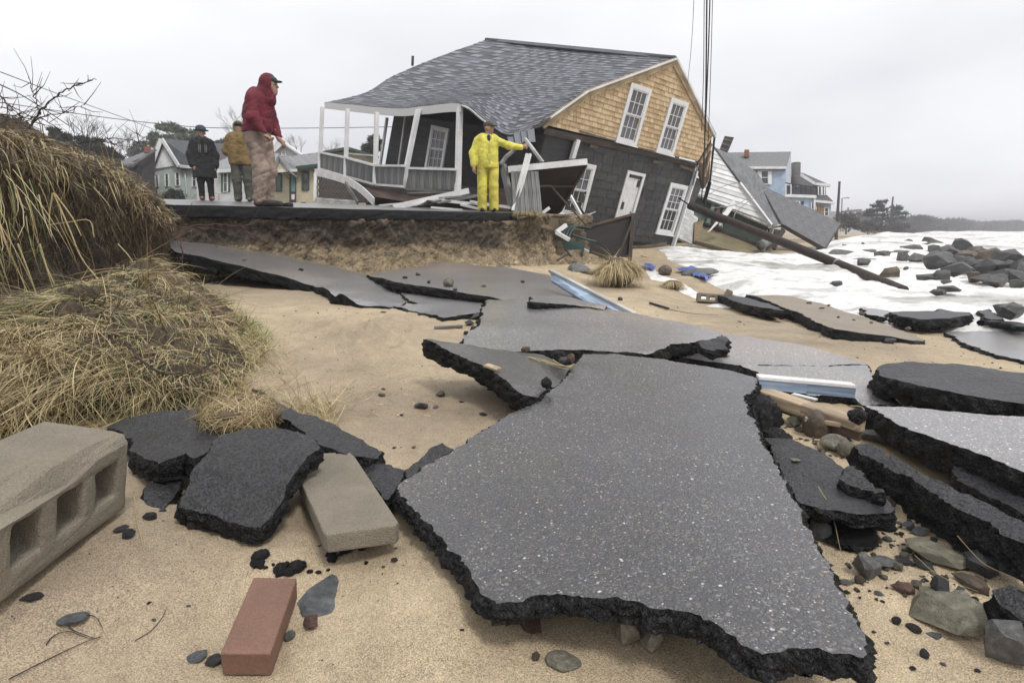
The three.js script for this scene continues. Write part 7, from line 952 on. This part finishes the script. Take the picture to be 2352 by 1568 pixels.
// shrubs
function shrub(label, c, w, h, d, tone, seed, size) { const t = thing('shrub', label, 'shrub'), k = d / FOC, p = P(c[0], c[1], d), R = rng(seed), l = []; for (let i = 0; i < 22; i++) l.push([p.clone().add(V3((R() - 0.5) * w * k, R() * h * k * 0.8, (R() - 0.5) * w * k * 0.5)), w * k * 0.2, h * k * 0.25, w * k * 0.16]); part('foliage', needles(l, size, 170, tone, seed), M.needle, t); part('stems', merge(l.slice(0, 8).map((q) => tube([p.clone().add(V3(0, -0.5, 0)), q[0]], 0.03, 3))), M.bark, t); return autoSettle(t); }
shrub('round clipped dark green bush before the green gabled house', [395, 462], 36, 28, 30, [0.035, 0.05, 0.03], 81, 0.1);
shrub('dark brush on the bank behind the wing roof', [1950, 524], 52, 40, 75, [0.09, 0.078, 0.072], 82, 0.2);
shrub('brush thicket below the distant whitish house', [1995, 530], 56, 26, 85, [0.085, 0.078, 0.076], 83, 0.22);
shrub('low dark thicket below the tall layered pine', [2050, 535], 70, 26, 95, [0.08, 0.077, 0.076], 84, 0.25);
// far woods along the bay
{ const R = rng(303), l = []; for (let i = 0; i < 520; i++) { const s = i / 520, x = lerp(2060, 2600, s) + (R() - 0.5) * 8, top = lerp(508, 512, sstep(0, 0.35, s)) + 14 * sstep(0.35, 1, s) + fbm(x * 0.03, 1, 2, 3) * 9, d = lerp(210, 380, sstep(0, 0.6, s)) + (R() - 0.5) * 30, k = d / FOC; for (let j = 0; j < 3; j++) { const y = lerp(top + 4, 540, j / 2.6); l.push([P(x, y + (R() - 0.5) * 4, d), 7 * k, (j ? 8 : 5) * k, 6 * k]); } }
  const m = shade(new THREE.Mesh(needles(l, 1.6, 60, [0.05, 0.055, 0.052], 91), M.needle)); m.name = 'far_woods'; tag(m, 'dark line of distant woods along the bay', 'woods', null, 'stuff'); scene.add(m); }
// blue tarp scraps in the foam
{ const tm = std({ color: lin(0.06, 0.11, 0.36), roughness: 0.3 }); for (const [l, lb] of [[[[1555, 626], [1580, 622], [1612, 627], [1632, 644], [1622, 651], [1600, 640], [1575, 630]], 'large crumpled blue tarp at the foam edge'], [[[1472, 615], [1488, 611], [1506, 621], [1500, 626], [1484, 620]], 'small blue tarp scrap behind the tussock']]) { const t = thing('blue_tarp', lb, 'tarp'), g = makeSlabGeo(l.map((q) => G(q[0], q[1], 0.06)), 0.012, { s: 0.1, g: 0.12, amp: 0.05, lump: 0.004, relief: 0.1, seed: 5, rows: 2, yf: (x, z) => hT(x, z) + 0.07 + 0.05 * fbm(x * 5, 2, z * 5, 2) }); part('cloth', g.top, tm, t); part('hem', g.side, tm, t); autoSettle(t); } }
for (const [l, w, h, m, lb] of [[[[1636, 622, 14.6], [1762, 650, 11.6]], 0.05, 0.05, M.brown, 'thin dark plank end lying in the foam'], [[[1830, 616, 15], [1880, 612, 15]], 0.3, 0.12, M.whiteOld, 'pale broken board by the collapsed cottage'], [[[1960, 602, 17], [1992, 596, 17.5]], 0.5, 0.08, M.weather, 'grey board stranded near the riprap'], [[[1880, 575, 24], [1925, 580, 23]], 0.2, 0.2, M.brown, 'dark beam on the beach below the wing roof'], [[[1835, 600, 18], [1850, 584, 18.2]], 0.25, 0.2, M.brown, 'dark stump beside the fallen utility pole']]) { const t = thing('driftwood', lb, 'driftwood'); part('board', bar(...A(l), w, h), m, t); autoSettle(t); }
// ---------------------------------------------------------------- people: bodies meshed from a distance field (surface nets)
function netMesh(f, lo, hi, c) {
  const nx = Math.ceil((hi.x - lo.x) / c) + 1, ny = Math.ceil((hi.y - lo.y) / c) + 1, nz = Math.ceil((hi.z - lo.z) / c) + 1, F = new Float32Array(nx * ny * nz), id = (i, j, k) => i + nx * (j + ny * k); const q = V3();
  for (let k = 0; k < nz; k++) for (let j = 0; j < ny; j++) for (let i = 0; i < nx; i++) { q.set(lo.x + i * c, lo.y + j * c, lo.z + k * c); F[id(i, j, k)] = f(q); }
  const vid = new Int32Array(nx * ny * nz).fill(-1), pos = [], idx = [];
  for (let k = 0; k < nz - 1; k++) for (let j = 0; j < ny - 1; j++) for (let i = 0; i < nx - 1; i++) { let sx = 0, sy = 0, sz = 0, n = 0; const v = []; for (let b = 0; b < 8; b++) v.push(F[id(i + (b & 1), j + ((b >> 1) & 1), k + (b >> 2))]); for (let a = 0; a < 8; a++) for (const m of [1, 2, 4]) { const b = a | m; if (b === a) continue; if ((v[a] < 0) !== (v[b] < 0)) { const t = v[a] / (v[a] - v[b]); sx += (a & 1) + (m === 1 ? t : 0); sy += ((a >> 1) & 1) + (m === 2 ? t : 0); sz += (a >> 2) + (m === 4 ? t : 0); n++; } } if (n) { vid[id(i, j, k)] = pos.length / 3; pos.push(lo.x + (i + sx / n) * c, lo.y + (j + sy / n) * c, lo.z + (k + sz / n) * c); } }
  const quad = (a, b, d, e, flip) => { if (a < 0 || b < 0 || d < 0 || e < 0) return; if (flip) idx.push(a, d, b, b, d, e); else idx.push(a, b, d, b, e, d); };
  for (let k = 1; k < nz - 1; k++) for (let j = 1; j < ny - 1; j++) for (let i = 1; i < nx - 1; i++) { const s = F[id(i, j, k)] < 0; if (s !== F[id(i + 1, j, k)] < 0) quad(vid[id(i, j - 1, k - 1)], vid[id(i, j, k - 1)], vid[id(i, j - 1, k)], vid[id(i, j, k)], !s); if (s !== F[id(i, j + 1, k)] < 0) quad(vid[id(i - 1, j, k - 1)], vid[id(i, j, k - 1)], vid[id(i - 1, j, k)], vid[id(i, j, k)], s); if (s !== F[id(i, j, k + 1)] < 0) quad(vid[id(i - 1, j - 1, k)], vid[id(i, j - 1, k)], vid[id(i - 1, j, k)], vid[id(i, j, k)], !s); }
  const uv = []; for (let i = 0; i < pos.length; i += 3) uv.push(pos[i] * 1.3 + pos[i + 2] * 1.3, pos[i + 1] * 1.3);
  return geoFrom(pos, idx, uv);
}
const cap = (a, b, ra, rb) => { const A0 = V3(...a), d = V3(...b).sub(A0), L = d.lengthSq() || 1e-9, w = V3(); return { f: (p) => { w.copy(p).sub(A0); const t = clamp(w.dot(d) / L, 0, 1); return Math.hypot(w.x - d.x * t, w.y - d.y * t, w.z - d.z * t) - lerp(ra, rb, t); }, pts: [a, b], r: Math.max(ra, rb) }; };
const ell = (c, r) => ({ f: (p) => { const x = (p.x - c[0]) / r[0], y = (p.y - c[1]) / r[1], z = (p.z - c[2]) / r[2], k = Math.hypot(x, y, z); return (k - 1) * Math.min(...r); }, pts: [c], r: Math.max(...r) });
function body(shapes, o = {}) {
  const sm = o.k || 0.04, lo = V3(9, 9, 9), hi = V3(-9, -9, -9); for (const s of shapes) for (const p of s.pts) { lo.min(V3(p[0] - s.r, p[1] - s.r, p[2] - s.r)); hi.max(V3(p[0] + s.r, p[1] + s.r, p[2] + s.r)); } lo.addScalar(-0.05); hi.addScalar(0.05);
  const f = (p) => { let d = 9; for (const s of shapes) { const e = s.f(p), h = clamp(0.5 + 0.5 * (d - e) / sm, 0, 1); d = lerp(d, e, h) - sm * h * (1 - h); } if (o.fold) { const n = fbm(p.x * 5 + p.y * 4 + 3, p.y * 7 - p.x * 3, p.z * 5 + p.y * 3, 2), m = fbm(p.x * 3 - p.y * 10 + p.z * 4, p.y * 2.5 + p.x * 5, p.z * 3 + 2 - p.y * 5, 2); d += o.fold * (0.4 * n + 0.55 * Math.pow(1 - Math.abs(m), 7)); } if (o.cut) for (const c of o.cut) d = Math.max(d, c(p)); return d; };
  return netMesh(f, lo, hi, o.c || 0.0125);
}
M.skin = flat(0.42, 0.25, 0.19, { roughness: 0.6 }); const clothC = dataTex(512, (u, v) => { const q = 0.86 + 0.3 * (tf(u, v, 9, 4, 301) - 0.5) + 0.22 * (tf(u, v, 4, 3, 305) - 0.5); return [q, q, q]; }), clothB = dataTex(512, (u, v) => { const w = 1.2 * tf(u, v, 4, 2, 3), a = tn(u * 8 + w * 2, v * 6 + w * 3, 8, 311), b = tn(u * 16 + w * 3, v * 12 - w * 2, 16, 317), c = tf(u, v, 24, 2, 320); return 0.5 * Math.abs(a * 2 - 1) + 0.3 * Math.abs(b * 2 - 1) + 0.2 * c; }, false);
const cloth = (r, g, b, o = {}) => std({ color: lin(r * 1.08, g * 1.08, b * 1.08), map: clothC, bumpMap: clothB, bumpScale: 0.013, roughness: 0.85, ...o });
function hand(x, y, z, dir, side, o = {}) {   // palm with five fingers; dir = finger direction
  const d = V3(...dir).normalize(), s = V3(...side).normalize(), n = d.clone().cross(s), at = (a, b, c) => [x + d.x * a + s.x * b + n.x * c, y + d.y * a + s.y * b + n.y * c, z + d.z * a + s.z * b + n.z * c], L = [];
  L.push(cap(at(0, 0, 0), at(0.07, 0, 0), 0.03, 0.034)); const curl = o.curl === undefined ? 0.5 : o.curl; [[-0.03, 0.07], [-0.01, 0.08], [0.011, 0.075], [0.03, 0.06]].forEach(([b, l], i) => { const c = o.point === i ? 0 : o.point !== undefined ? 1.6 : curl, k = [at(0.075, b, 0), at(0.075 + l * 0.5 * Math.cos(c * 0.6), b, l * 0.5 * Math.sin(c * 0.6)), at(0.075 + l * 0.5 * Math.cos(c * 0.6) + l * 0.5 * Math.cos(c * 1.5), b, l * 0.5 * Math.sin(c * 0.6) + l * 0.5 * Math.sin(c * 1.5))]; L.push(cap(k[0], k[1], 0.0105, 0.01), cap(k[1], k[2], 0.01, 0.008)); });
  L.push(cap(at(0.02, -0.03, 0), at(0.055, -0.055, 0.015), 0.013, 0.011), cap(at(0.055, -0.055, 0.015), at(0.085, -0.055, 0.03), 0.011, 0.009)); return L;
}
function headShapes(c, fwd) {   // skull, jaw, nose, ears; fwd in the xz plane
  const f = V3(...fwd).normalize(), r = V3(f.z, 0, -f.x), at = (a, b, u) => [c[0] + f.x * a + r.x * b, c[1] + u, c[2] + f.z * a + r.z * b]; return [ell(at(-0.01, 0, 0.03), [0.085, 0.105, 0.085]), cap(at(0.03, 0, -0.03), at(0.05, 0, -0.085), 0.06, 0.04), cap(at(0.085, 0, 0.02), at(0.105, 0, -0.012), 0.011, 0.016), ell(at(0, 0.085, 0), [0.018, 0.03, 0.018]), ell(at(0, -0.085, 0), [0.018, 0.03, 0.018]), cap(at(0.075, 0.03, 0.035), at(0.075, -0.03, 0.035), 0.012, 0.012), cap(at(0.085, 0.02, -0.055), at(0.085, -0.02, -0.055), 0.008, 0.008)]; }
function eyes(t, c, fwd) { const f = V3(...fwd).normalize(), r = V3(f.z, 0, -f.x); for (const s of [-1, 1]) part('eye', new THREE.SphereGeometry(0.008, 8, 6).translate(c[0] + f.x * 0.084 + r.x * s * 0.032, c[1] + 0.018, c[2] + f.z * 0.084 + r.z * s * 0.032), M.black, t); }
function person(label, x, y, d, turn, build) { const t = thing('person', label, 'person'), p = P(x, y, d); build(t); t.position.set(p.x, yUp(p.x, p.z) + 0.004, p.z); t.rotation.y = turn; return t; }
// all figures face +z in their own frame, right hand at -x
const legs = (hw, hip, knee, foot, r, kz = 0.02) => [-1, 1].flatMap((s) => [cap([s * hw, hip, 0], [s * hw * 1.05, knee, kz], r[0], r[1]), cap([s * hw * 1.05, knee, kz], [s * hw * 1.1, foot, 0], r[1], r[2])]);
const boots = (hw, len, h, z0 = 0) => [-1, 1].flatMap((s) => [cap([s * hw, 0.045, -0.04 + z0], [s * hw * 1.15, 0.04, len + z0], 0.05, 0.042), cap([s * hw, 0.05, -0.02 + z0], [s * hw, h, -0.02 + z0], 0.05, 0.052)]);

person('person in a dark red hooded sweatshirt and dusty work trousers stooping at the road edge', 606, 466, 8.75, Math.PI / 2 - 0.12, (t) => {
  const hd = [0, 1.66, 0.24], f = [0, -0.2, 1];
  part('body', body([...headShapes(hd, [0.0, 0, 1]), cap([0, 1.48, 0.06], [0, 1.6, 0.18], 0.06, 0.06), cap([0, 1.42, 0.04], [0, 1.05, -0.02], 0.1, 0.11), ...legs(0.1, 1.0, 0.53, 0.1, [0.1, 0.07, 0.05]), ...[-1, 1].flatMap((s) => [cap([s * 0.2, 1.44, 0.06], [s * 0.24, 1.2, 0.09], 0.06, 0.05), cap([s * 0.24, 1.2, 0.09], [s * 0.2, 0.98, 0.2], 0.05, 0.035)]), ...hand(-0.2, 0.97, 0.205, [0, -0.6, 0.7], [1, 0, 0], { curl: 0.9 }), ...hand(0.2, 0.97, 0.205, [0, -0.6, 0.7], [-1, 0, 0], { curl: 0.9 })], { c: 0.012, k: 0.02 }), M.skin, t); eyes(t, hd, [0, 0, 1]);
  part('trousers', body([cap([0, 1.06, -0.02], [0, 0.93, -0.01], 0.175, 0.18), cap([-0.06, 1.02, -0.07], [0.06, 1.02, -0.07], 0.13, 0.13), ...legs(0.105, 0.95, 0.52, 0.11, [0.135, 0.112, 0.1], 0.05)], { fold: 0.026, k: 0.06, cut: [(p) => p.y - 1.12] }), cloth(0.34, 0.26, 0.215), t);
  part('sweatshirt', body([cap([-0.07, 1.46, 0.05], [-0.06, 1.06, -0.03], 0.155, 0.17), cap([0.07, 1.46, 0.05], [0.06, 1.06, -0.03], 0.155, 0.17), cap([0, 1.5, 0.02], [0, 1.28, -0.04], 0.17, 0.17), cap([0, 1.46, 0.1], [0, 1.15, 0.06], 0.14, 0.14), ...[-1, 1].flatMap((s) => [cap([s * 0.2, 1.47, 0.06], [s * 0.265, 1.2, 0.08], 0.1, 0.085), cap([s * 0.265, 1.2, 0.08], [s * 0.215, 1.0, 0.19], 0.085, 0.058)])], { fold: 0.022, k: 0.06, cut: [(p) => 1.03 - p.y - 0.25 * Math.max(0, p.z - 0.1)] }), cloth(0.17, 0.016, 0.032), t);
  part('hood', body([ell([0, 1.7, 0.2], [0.125, 0.145, 0.135]), cap([0, 1.56, 0.12], [0, 1.5, 0.08], 0.13, 0.14), cap([0, 1.56, 0.19], [0, 1.48, 0.2], 0.1, 0.1)], { fold: 0.008, k: 0.05, cut: [(p) => 0.1 - Math.hypot((p.x) * 1.25, (p.y - 1.675) * 0.95, Math.max(0, 0.29 - p.z) * 1.6)] }), cloth(0.16, 0.015, 0.03), t);
  part('cap', body([ell([0, 1.745, 0.235], [0.095, 0.06, 0.1])], { c: 0.01, cut: [(p) => 1.725 - p.y] }), cloth(0.03, 0.085, 0.06), t); part('cap_visor', body([ell([0, 1.722, 0.35], [0.065, 0.014, 0.065])], { c: 0.008 }), cloth(0.03, 0.085, 0.06), t);
  part('boots', body(boots(0.11, 0.19, 0.16), { c: 0.012 }), cloth(0.05, 0.045, 0.035), t); part('belt_pouch', new RoundedBoxGeometry(0.07, 0.1, 0.05, 2, 0.012).translate(0.2, 1.02, 0.03), M.black, t);
});
person('person in yellow oilskin jacket and trousers pointing at the wreckage', 1121, 485, 12.0, 0.12, (t) => {
  const hd = [0.03, 1.6, 0.02], lf = [0.8, 0, 0.6];
  part('body', body([...headShapes(hd, lf), cap([0, 1.42, 0], [0.02, 1.53, 0.01], 0.065, 0.06), cap([0, 1.38, 0], [0, 0.95, 0], 0.085, 0.1), ...legs(0.1, 0.92, 0.5, 0.08, [0.09, 0.065, 0.045]), cap([0.19, 1.38, 0], [0.42, 1.27, 0.1], 0.055, 0.045), cap([0.42, 1.27, 0.1], [0.66, 1.24, 0.17], 0.045, 0.032), ...hand(0.665, 1.24, 0.172, [1, 0.06, 0.28], [0, -1, 0], { point: 0 }), cap([-0.2, 1.38, 0], [-0.29, 1.12, 0], 0.055, 0.045), cap([-0.29, 1.12, 0], [-0.28, 0.88, 0.06], 0.045, 0.032), ...hand(-0.28, 0.86, 0.065, [0, -1, 0.15], [0, 0, -1], { curl: 0.7 })], { c: 0.012, k: 0.02 }), M.skin, t); eyes(t, hd, lf);
  const yel = cloth(0.76, 0.7, 0.1, { roughness: 0.45, bumpScale: 0.009 }), yel2 = cloth(0.68, 0.6, 0.09, { roughness: 0.5, bumpScale: 0.009 });
  part('trousers', body([cap([-0.06, 0.98, 0], [0.06, 0.98, 0], 0.15, 0.15), ...legs(0.108, 0.92, 0.5, 0.06, [0.118, 0.098, 0.098])], { fold: 0.01, k: 0.03, cut: [(p) => 0.022 - p.y, (p) => p.y - 1.05] }), yel2, t);
  part('jacket', body([cap([-0.09, 1.38, 0], [-0.075, 0.92, 0], 0.125, 0.14), cap([0.09, 1.38, 0], [0.075, 0.9, 0], 0.125, 0.14), cap([-0.1, 1.41, 0], [0.1, 1.41, 0], 0.1, 0.1), cap([0, 1.34, 0.02], [0, 0.92, 0.02], 0.13, 0.14), cap([0.18, 1.38, 0], [0.42, 1.27, 0.1], 0.085, 0.07), cap([0.42, 1.27, 0.1], [0.65, 1.24, 0.165], 0.07, 0.058), cap([-0.19, 1.38, 0], [-0.295, 1.12, 0], 0.085, 0.075), cap([-0.295, 1.12, 0], [-0.285, 0.9, 0.055], 0.075, 0.06)], { fold: 0.014, k: 0.05, cut: [(p) => 0.83 - p.y, (p) => 0.05 - Math.hypot(p.x - 0.02, (p.y - 1.44) * 0.5, p.z - 0.12)] }), yel, t);
  part('shirt', body([cap([0.015, 1.44, 0.045], [0.015, 1.25, 0.1], 0.05, 0.03)], { c: 0.01 }), cloth(0.02, 0.025, 0.06), t); part('collar', body([cap([-0.07, 1.46, -0.03], [0.09, 1.46, -0.03], 0.045, 0.045), cap([0.09, 1.46, -0.03], [0.07, 1.36, 0.12], 0.03, 0.02)], { c: 0.01 }), cloth(0.6, 0.58, 0.4), t);
  part('cap', body([ell([0.02, 1.665, 0.01], [0.105, 0.075, 0.105])], { c: 0.01, cut: [(p) => 1.64 - p.y] }), cloth(0.075, 0.075, 0.05), t); part('cap_visor', body([ell([0.12, 1.645, 0.09], [0.08, 0.014, 0.07])], { c: 0.008 }), cloth(0.075, 0.075, 0.05), t); part('boots', body(boots(0.108, 0.1, 0.1, -0.03), { c: 0.012 }), M.black, t); part('hem_seam', new THREE.TorusGeometry(0.205, 0.006, 6, 32).rotateX(Math.PI / 2).scale(1.08, 1, 0.8).translate(0, 0.855, 0), yel2, t); part('front_placket', bar(V3(0.02, 1.3, 0.15), V3(0.02, 0.86, 0.162), 0.05, 0.012, V3(0, 0, 1)), yel2, t);
});
person('person in a long black coat, scarf and blue bucket hat standing on the road', 476, 466, 13.6, 0.55, (t) => {
  const hd = [0, 1.47, 0.03], lf = [0.25, 0, 1]; part('body', body([...headShapes(hd, lf), cap([0, 1.3, 0], [0, 1.4, 0.01], 0.055, 0.055), cap([0, 1.26, 0], [0, 0.9, 0], 0.09, 0.1), ...legs(0.09, 0.85, 0.45, 0.08, [0.085, 0.06, 0.04]), ...[-1, 1].flatMap((s) => [cap([s * 0.17, 1.26, 0], [s * 0.22, 1.0, -0.02], 0.05, 0.04), cap([s * 0.22, 1.0, -0.02], [s * 0.21, 0.78, 0.05], 0.04, 0.03)]), ...hand(-0.21, 0.77, 0.055, [0, -1, 0.2], [0, 0, -1]), ...hand(0.21, 0.77, 0.055, [0, -1, 0.2], [0, 0, 1])], { c: 0.013, k: 0.02 }), M.skin, t); eyes(t, hd, lf); const bk = cloth(0.014, 0.014, 0.017), bk2 = cloth(0.02, 0.02, 0.022);
  part('coat', body([cap([-0.06, 1.26, 0], [-0.09, 0.5, 0], 0.14, 0.17), cap([0.06, 1.26, 0], [0.09, 0.5, 0], 0.14, 0.17), ...[-1, 1].flatMap((s) => [cap([s * 0.17, 1.27, 0], [s * 0.25, 1.0, -0.02], 0.09, 0.085), cap([s * 0.25, 1.0, -0.02], [s * 0.24, 0.78, 0.04], 0.085, 0.075)])], { fold: 0.014, k: 0.06, cut: [(p) => 0.5 - p.y] }), bk, t); part('trousers', body(legs(0.09, 0.7, 0.45, 0.1, [0.09, 0.078, 0.065]), { fold: 0.01, cut: [(p) => 0.07 - p.y] }), bk, t); part('scarf', body([cap([-0.06, 1.34, 0.06], [0.06, 1.34, 0.06], 0.07, 0.07), cap([-0.05, 1.32, 0.13], [-0.07, 1.1, 0.165], 0.04, 0.04), cap([0.05, 1.32, 0.13], [0.06, 1.08, 0.165], 0.04, 0.04)], { fold: 0.01 }), bk2, t); for (const x of [-0.08, -0.05, 0.04, 0.07]) part('scarf_fringe', bar(V3(x, 1.2, 0.2), V3(x - 0.01, 1.03, 0.205), 0.012, 0.008), cloth(0.3, 0.3, 0.3), t);
  part('hat', body([ell([0, 1.565, 0.02], [0.11, 0.085, 0.115])], { c: 0.01, cut: [(p) => 1.53 - p.y] }), cloth(0.06, 0.085, 0.12), t); part('hat_brim', body([ell([0.01, 1.53, 0.03], [0.155, 0.02, 0.165])], { c: 0.01 }), cloth(0.055, 0.08, 0.11), t); part('shoes', body(boots(0.095, 0.14, 0.07), { c: 0.012 }), cloth(0.3, 0.13, 0.1), t);
});
person('person in a tan quilted jacket with green hood and olive trousers, hands behind the back', 561, 466, 13.4, 0.2, (t) => {
  const hd = [0, 1.57, 0.02], lf = [0.35, 0, 1]; part('body', body([...headShapes(hd, lf), cap([0, 1.4, 0], [0, 1.5, 0.01], 0.06, 0.06), cap([0, 1.36, 0], [0, 0.95, 0], 0.1, 0.1), ...legs(0.105, 0.92, 0.49, 0.08, [0.09, 0.065, 0.045]), ...[-1, 1].flatMap((s) => [cap([s * 0.19, 1.36, 0], [s * 0.27, 1.1, -0.08], 0.055, 0.045), cap([s * 0.27, 1.1, -0.08], [s * 0.1, 0.95, -0.2], 0.045, 0.035)]), ...hand(-0.09, 0.94, -0.205, [1, -0.2, 0], [0, 1, 0]), ...hand(0.09, 0.96, -0.215, [-1, -0.2, 0], [0, 1, 0])], { c: 0.013, k: 0.02 }), M.skin, t); eyes(t, hd, lf);
  const tan = cloth(0.23, 0.15, 0.055); part('jacket', body([cap([0, 1.36, 0.02], [0, 0.9, 0.02], 0.14, 0.15), cap([-0.09, 1.36, 0], [-0.1, 0.85, 0], 0.15, 0.16), cap([0.09, 1.36, 0], [0.1, 0.85, 0], 0.15, 0.16), ...[-1, 1].flatMap((s) => [cap([s * 0.19, 1.36, 0], [s * 0.3, 1.1, -0.07], 0.105, 0.095), cap([s * 0.3, 1.1, -0.07], [s * 0.14, 0.97, -0.18], 0.09, 0.07)])], { fold: 0.02, k: 0.06, cut: [(p) => 0.79 - p.y] }), tan, t); for (const y of [0.92, 1.04, 1.16, 1.28]) part('quilt_seam', new THREE.TorusGeometry(0.2, 0.006, 5, 36).rotateX(Math.PI / 2).scale(1.2, 1, 0.82).translate(0, y, 0), cloth(0.15, 0.095, 0.04), t); part('zip', bar(V3(0, 1.42, 0.145), V3(0, 0.8, 0.165), 0.025, 0.012, V3(0, 0, 1)), cloth(0.09, 0.06, 0.03), t);
  part('trousers', body(legs(0.11, 0.9, 0.48, 0.07, [0.13, 0.1, 0.088]), { fold: 0.014, cut: [(p) => 0.05 - p.y] }), cloth(0.085, 0.085, 0.07), t); part('hood', body([ell([0, 1.61, -0.01], [0.115, 0.135, 0.12]), cap([0, 1.47, -0.02], [0, 1.44, 0], 0.11, 0.12)], { cut: [(p) => 0.11 - Math.hypot((p.x - 0.03) * 1.2, p.y - 1.58, Math.max(0, 0.09 - p.z) * 1.6)] }), cloth(0.2, 0.22, 0.05), t); part('cap', body([ell([0.01, 1.655, 0.05], [0.09, 0.06, 0.09])], { c: 0.01 }), M.black, t); part('boots', body(boots(0.115, 0.14, 0.3), { c: 0.012 }), cloth(0.1, 0.11, 0.1), t);
});
{ const t = thing('black_bag', 'flat black bag on the road edge by the work boots', 'bag'), p = P(655, 466, 9.1); p.y = yUp(p.x, p.z); const g = mergeVertices(new RoundedBoxGeometry(0.2, 0.06, 0.16, 4, 0.025)); const a = g.attributes.position; for (let i = 0; i < a.count; i++) a.setY(i, a.getY(i) * (1 + 0.3 * a.getX(i) / 0.1) + 0.03); g.computeVertexNormals(); part('pouch', g, M.black, t); part('strap', tube(curve([V3(-0.1, 0.03, 0.05), V3(-0.16, 0.012, 0.06), V3(-0.2, 0.01, 0.0)], 8), 0.008, 5), M.black, t); t.position.copy(p); }

renderer.render(scene, camera);
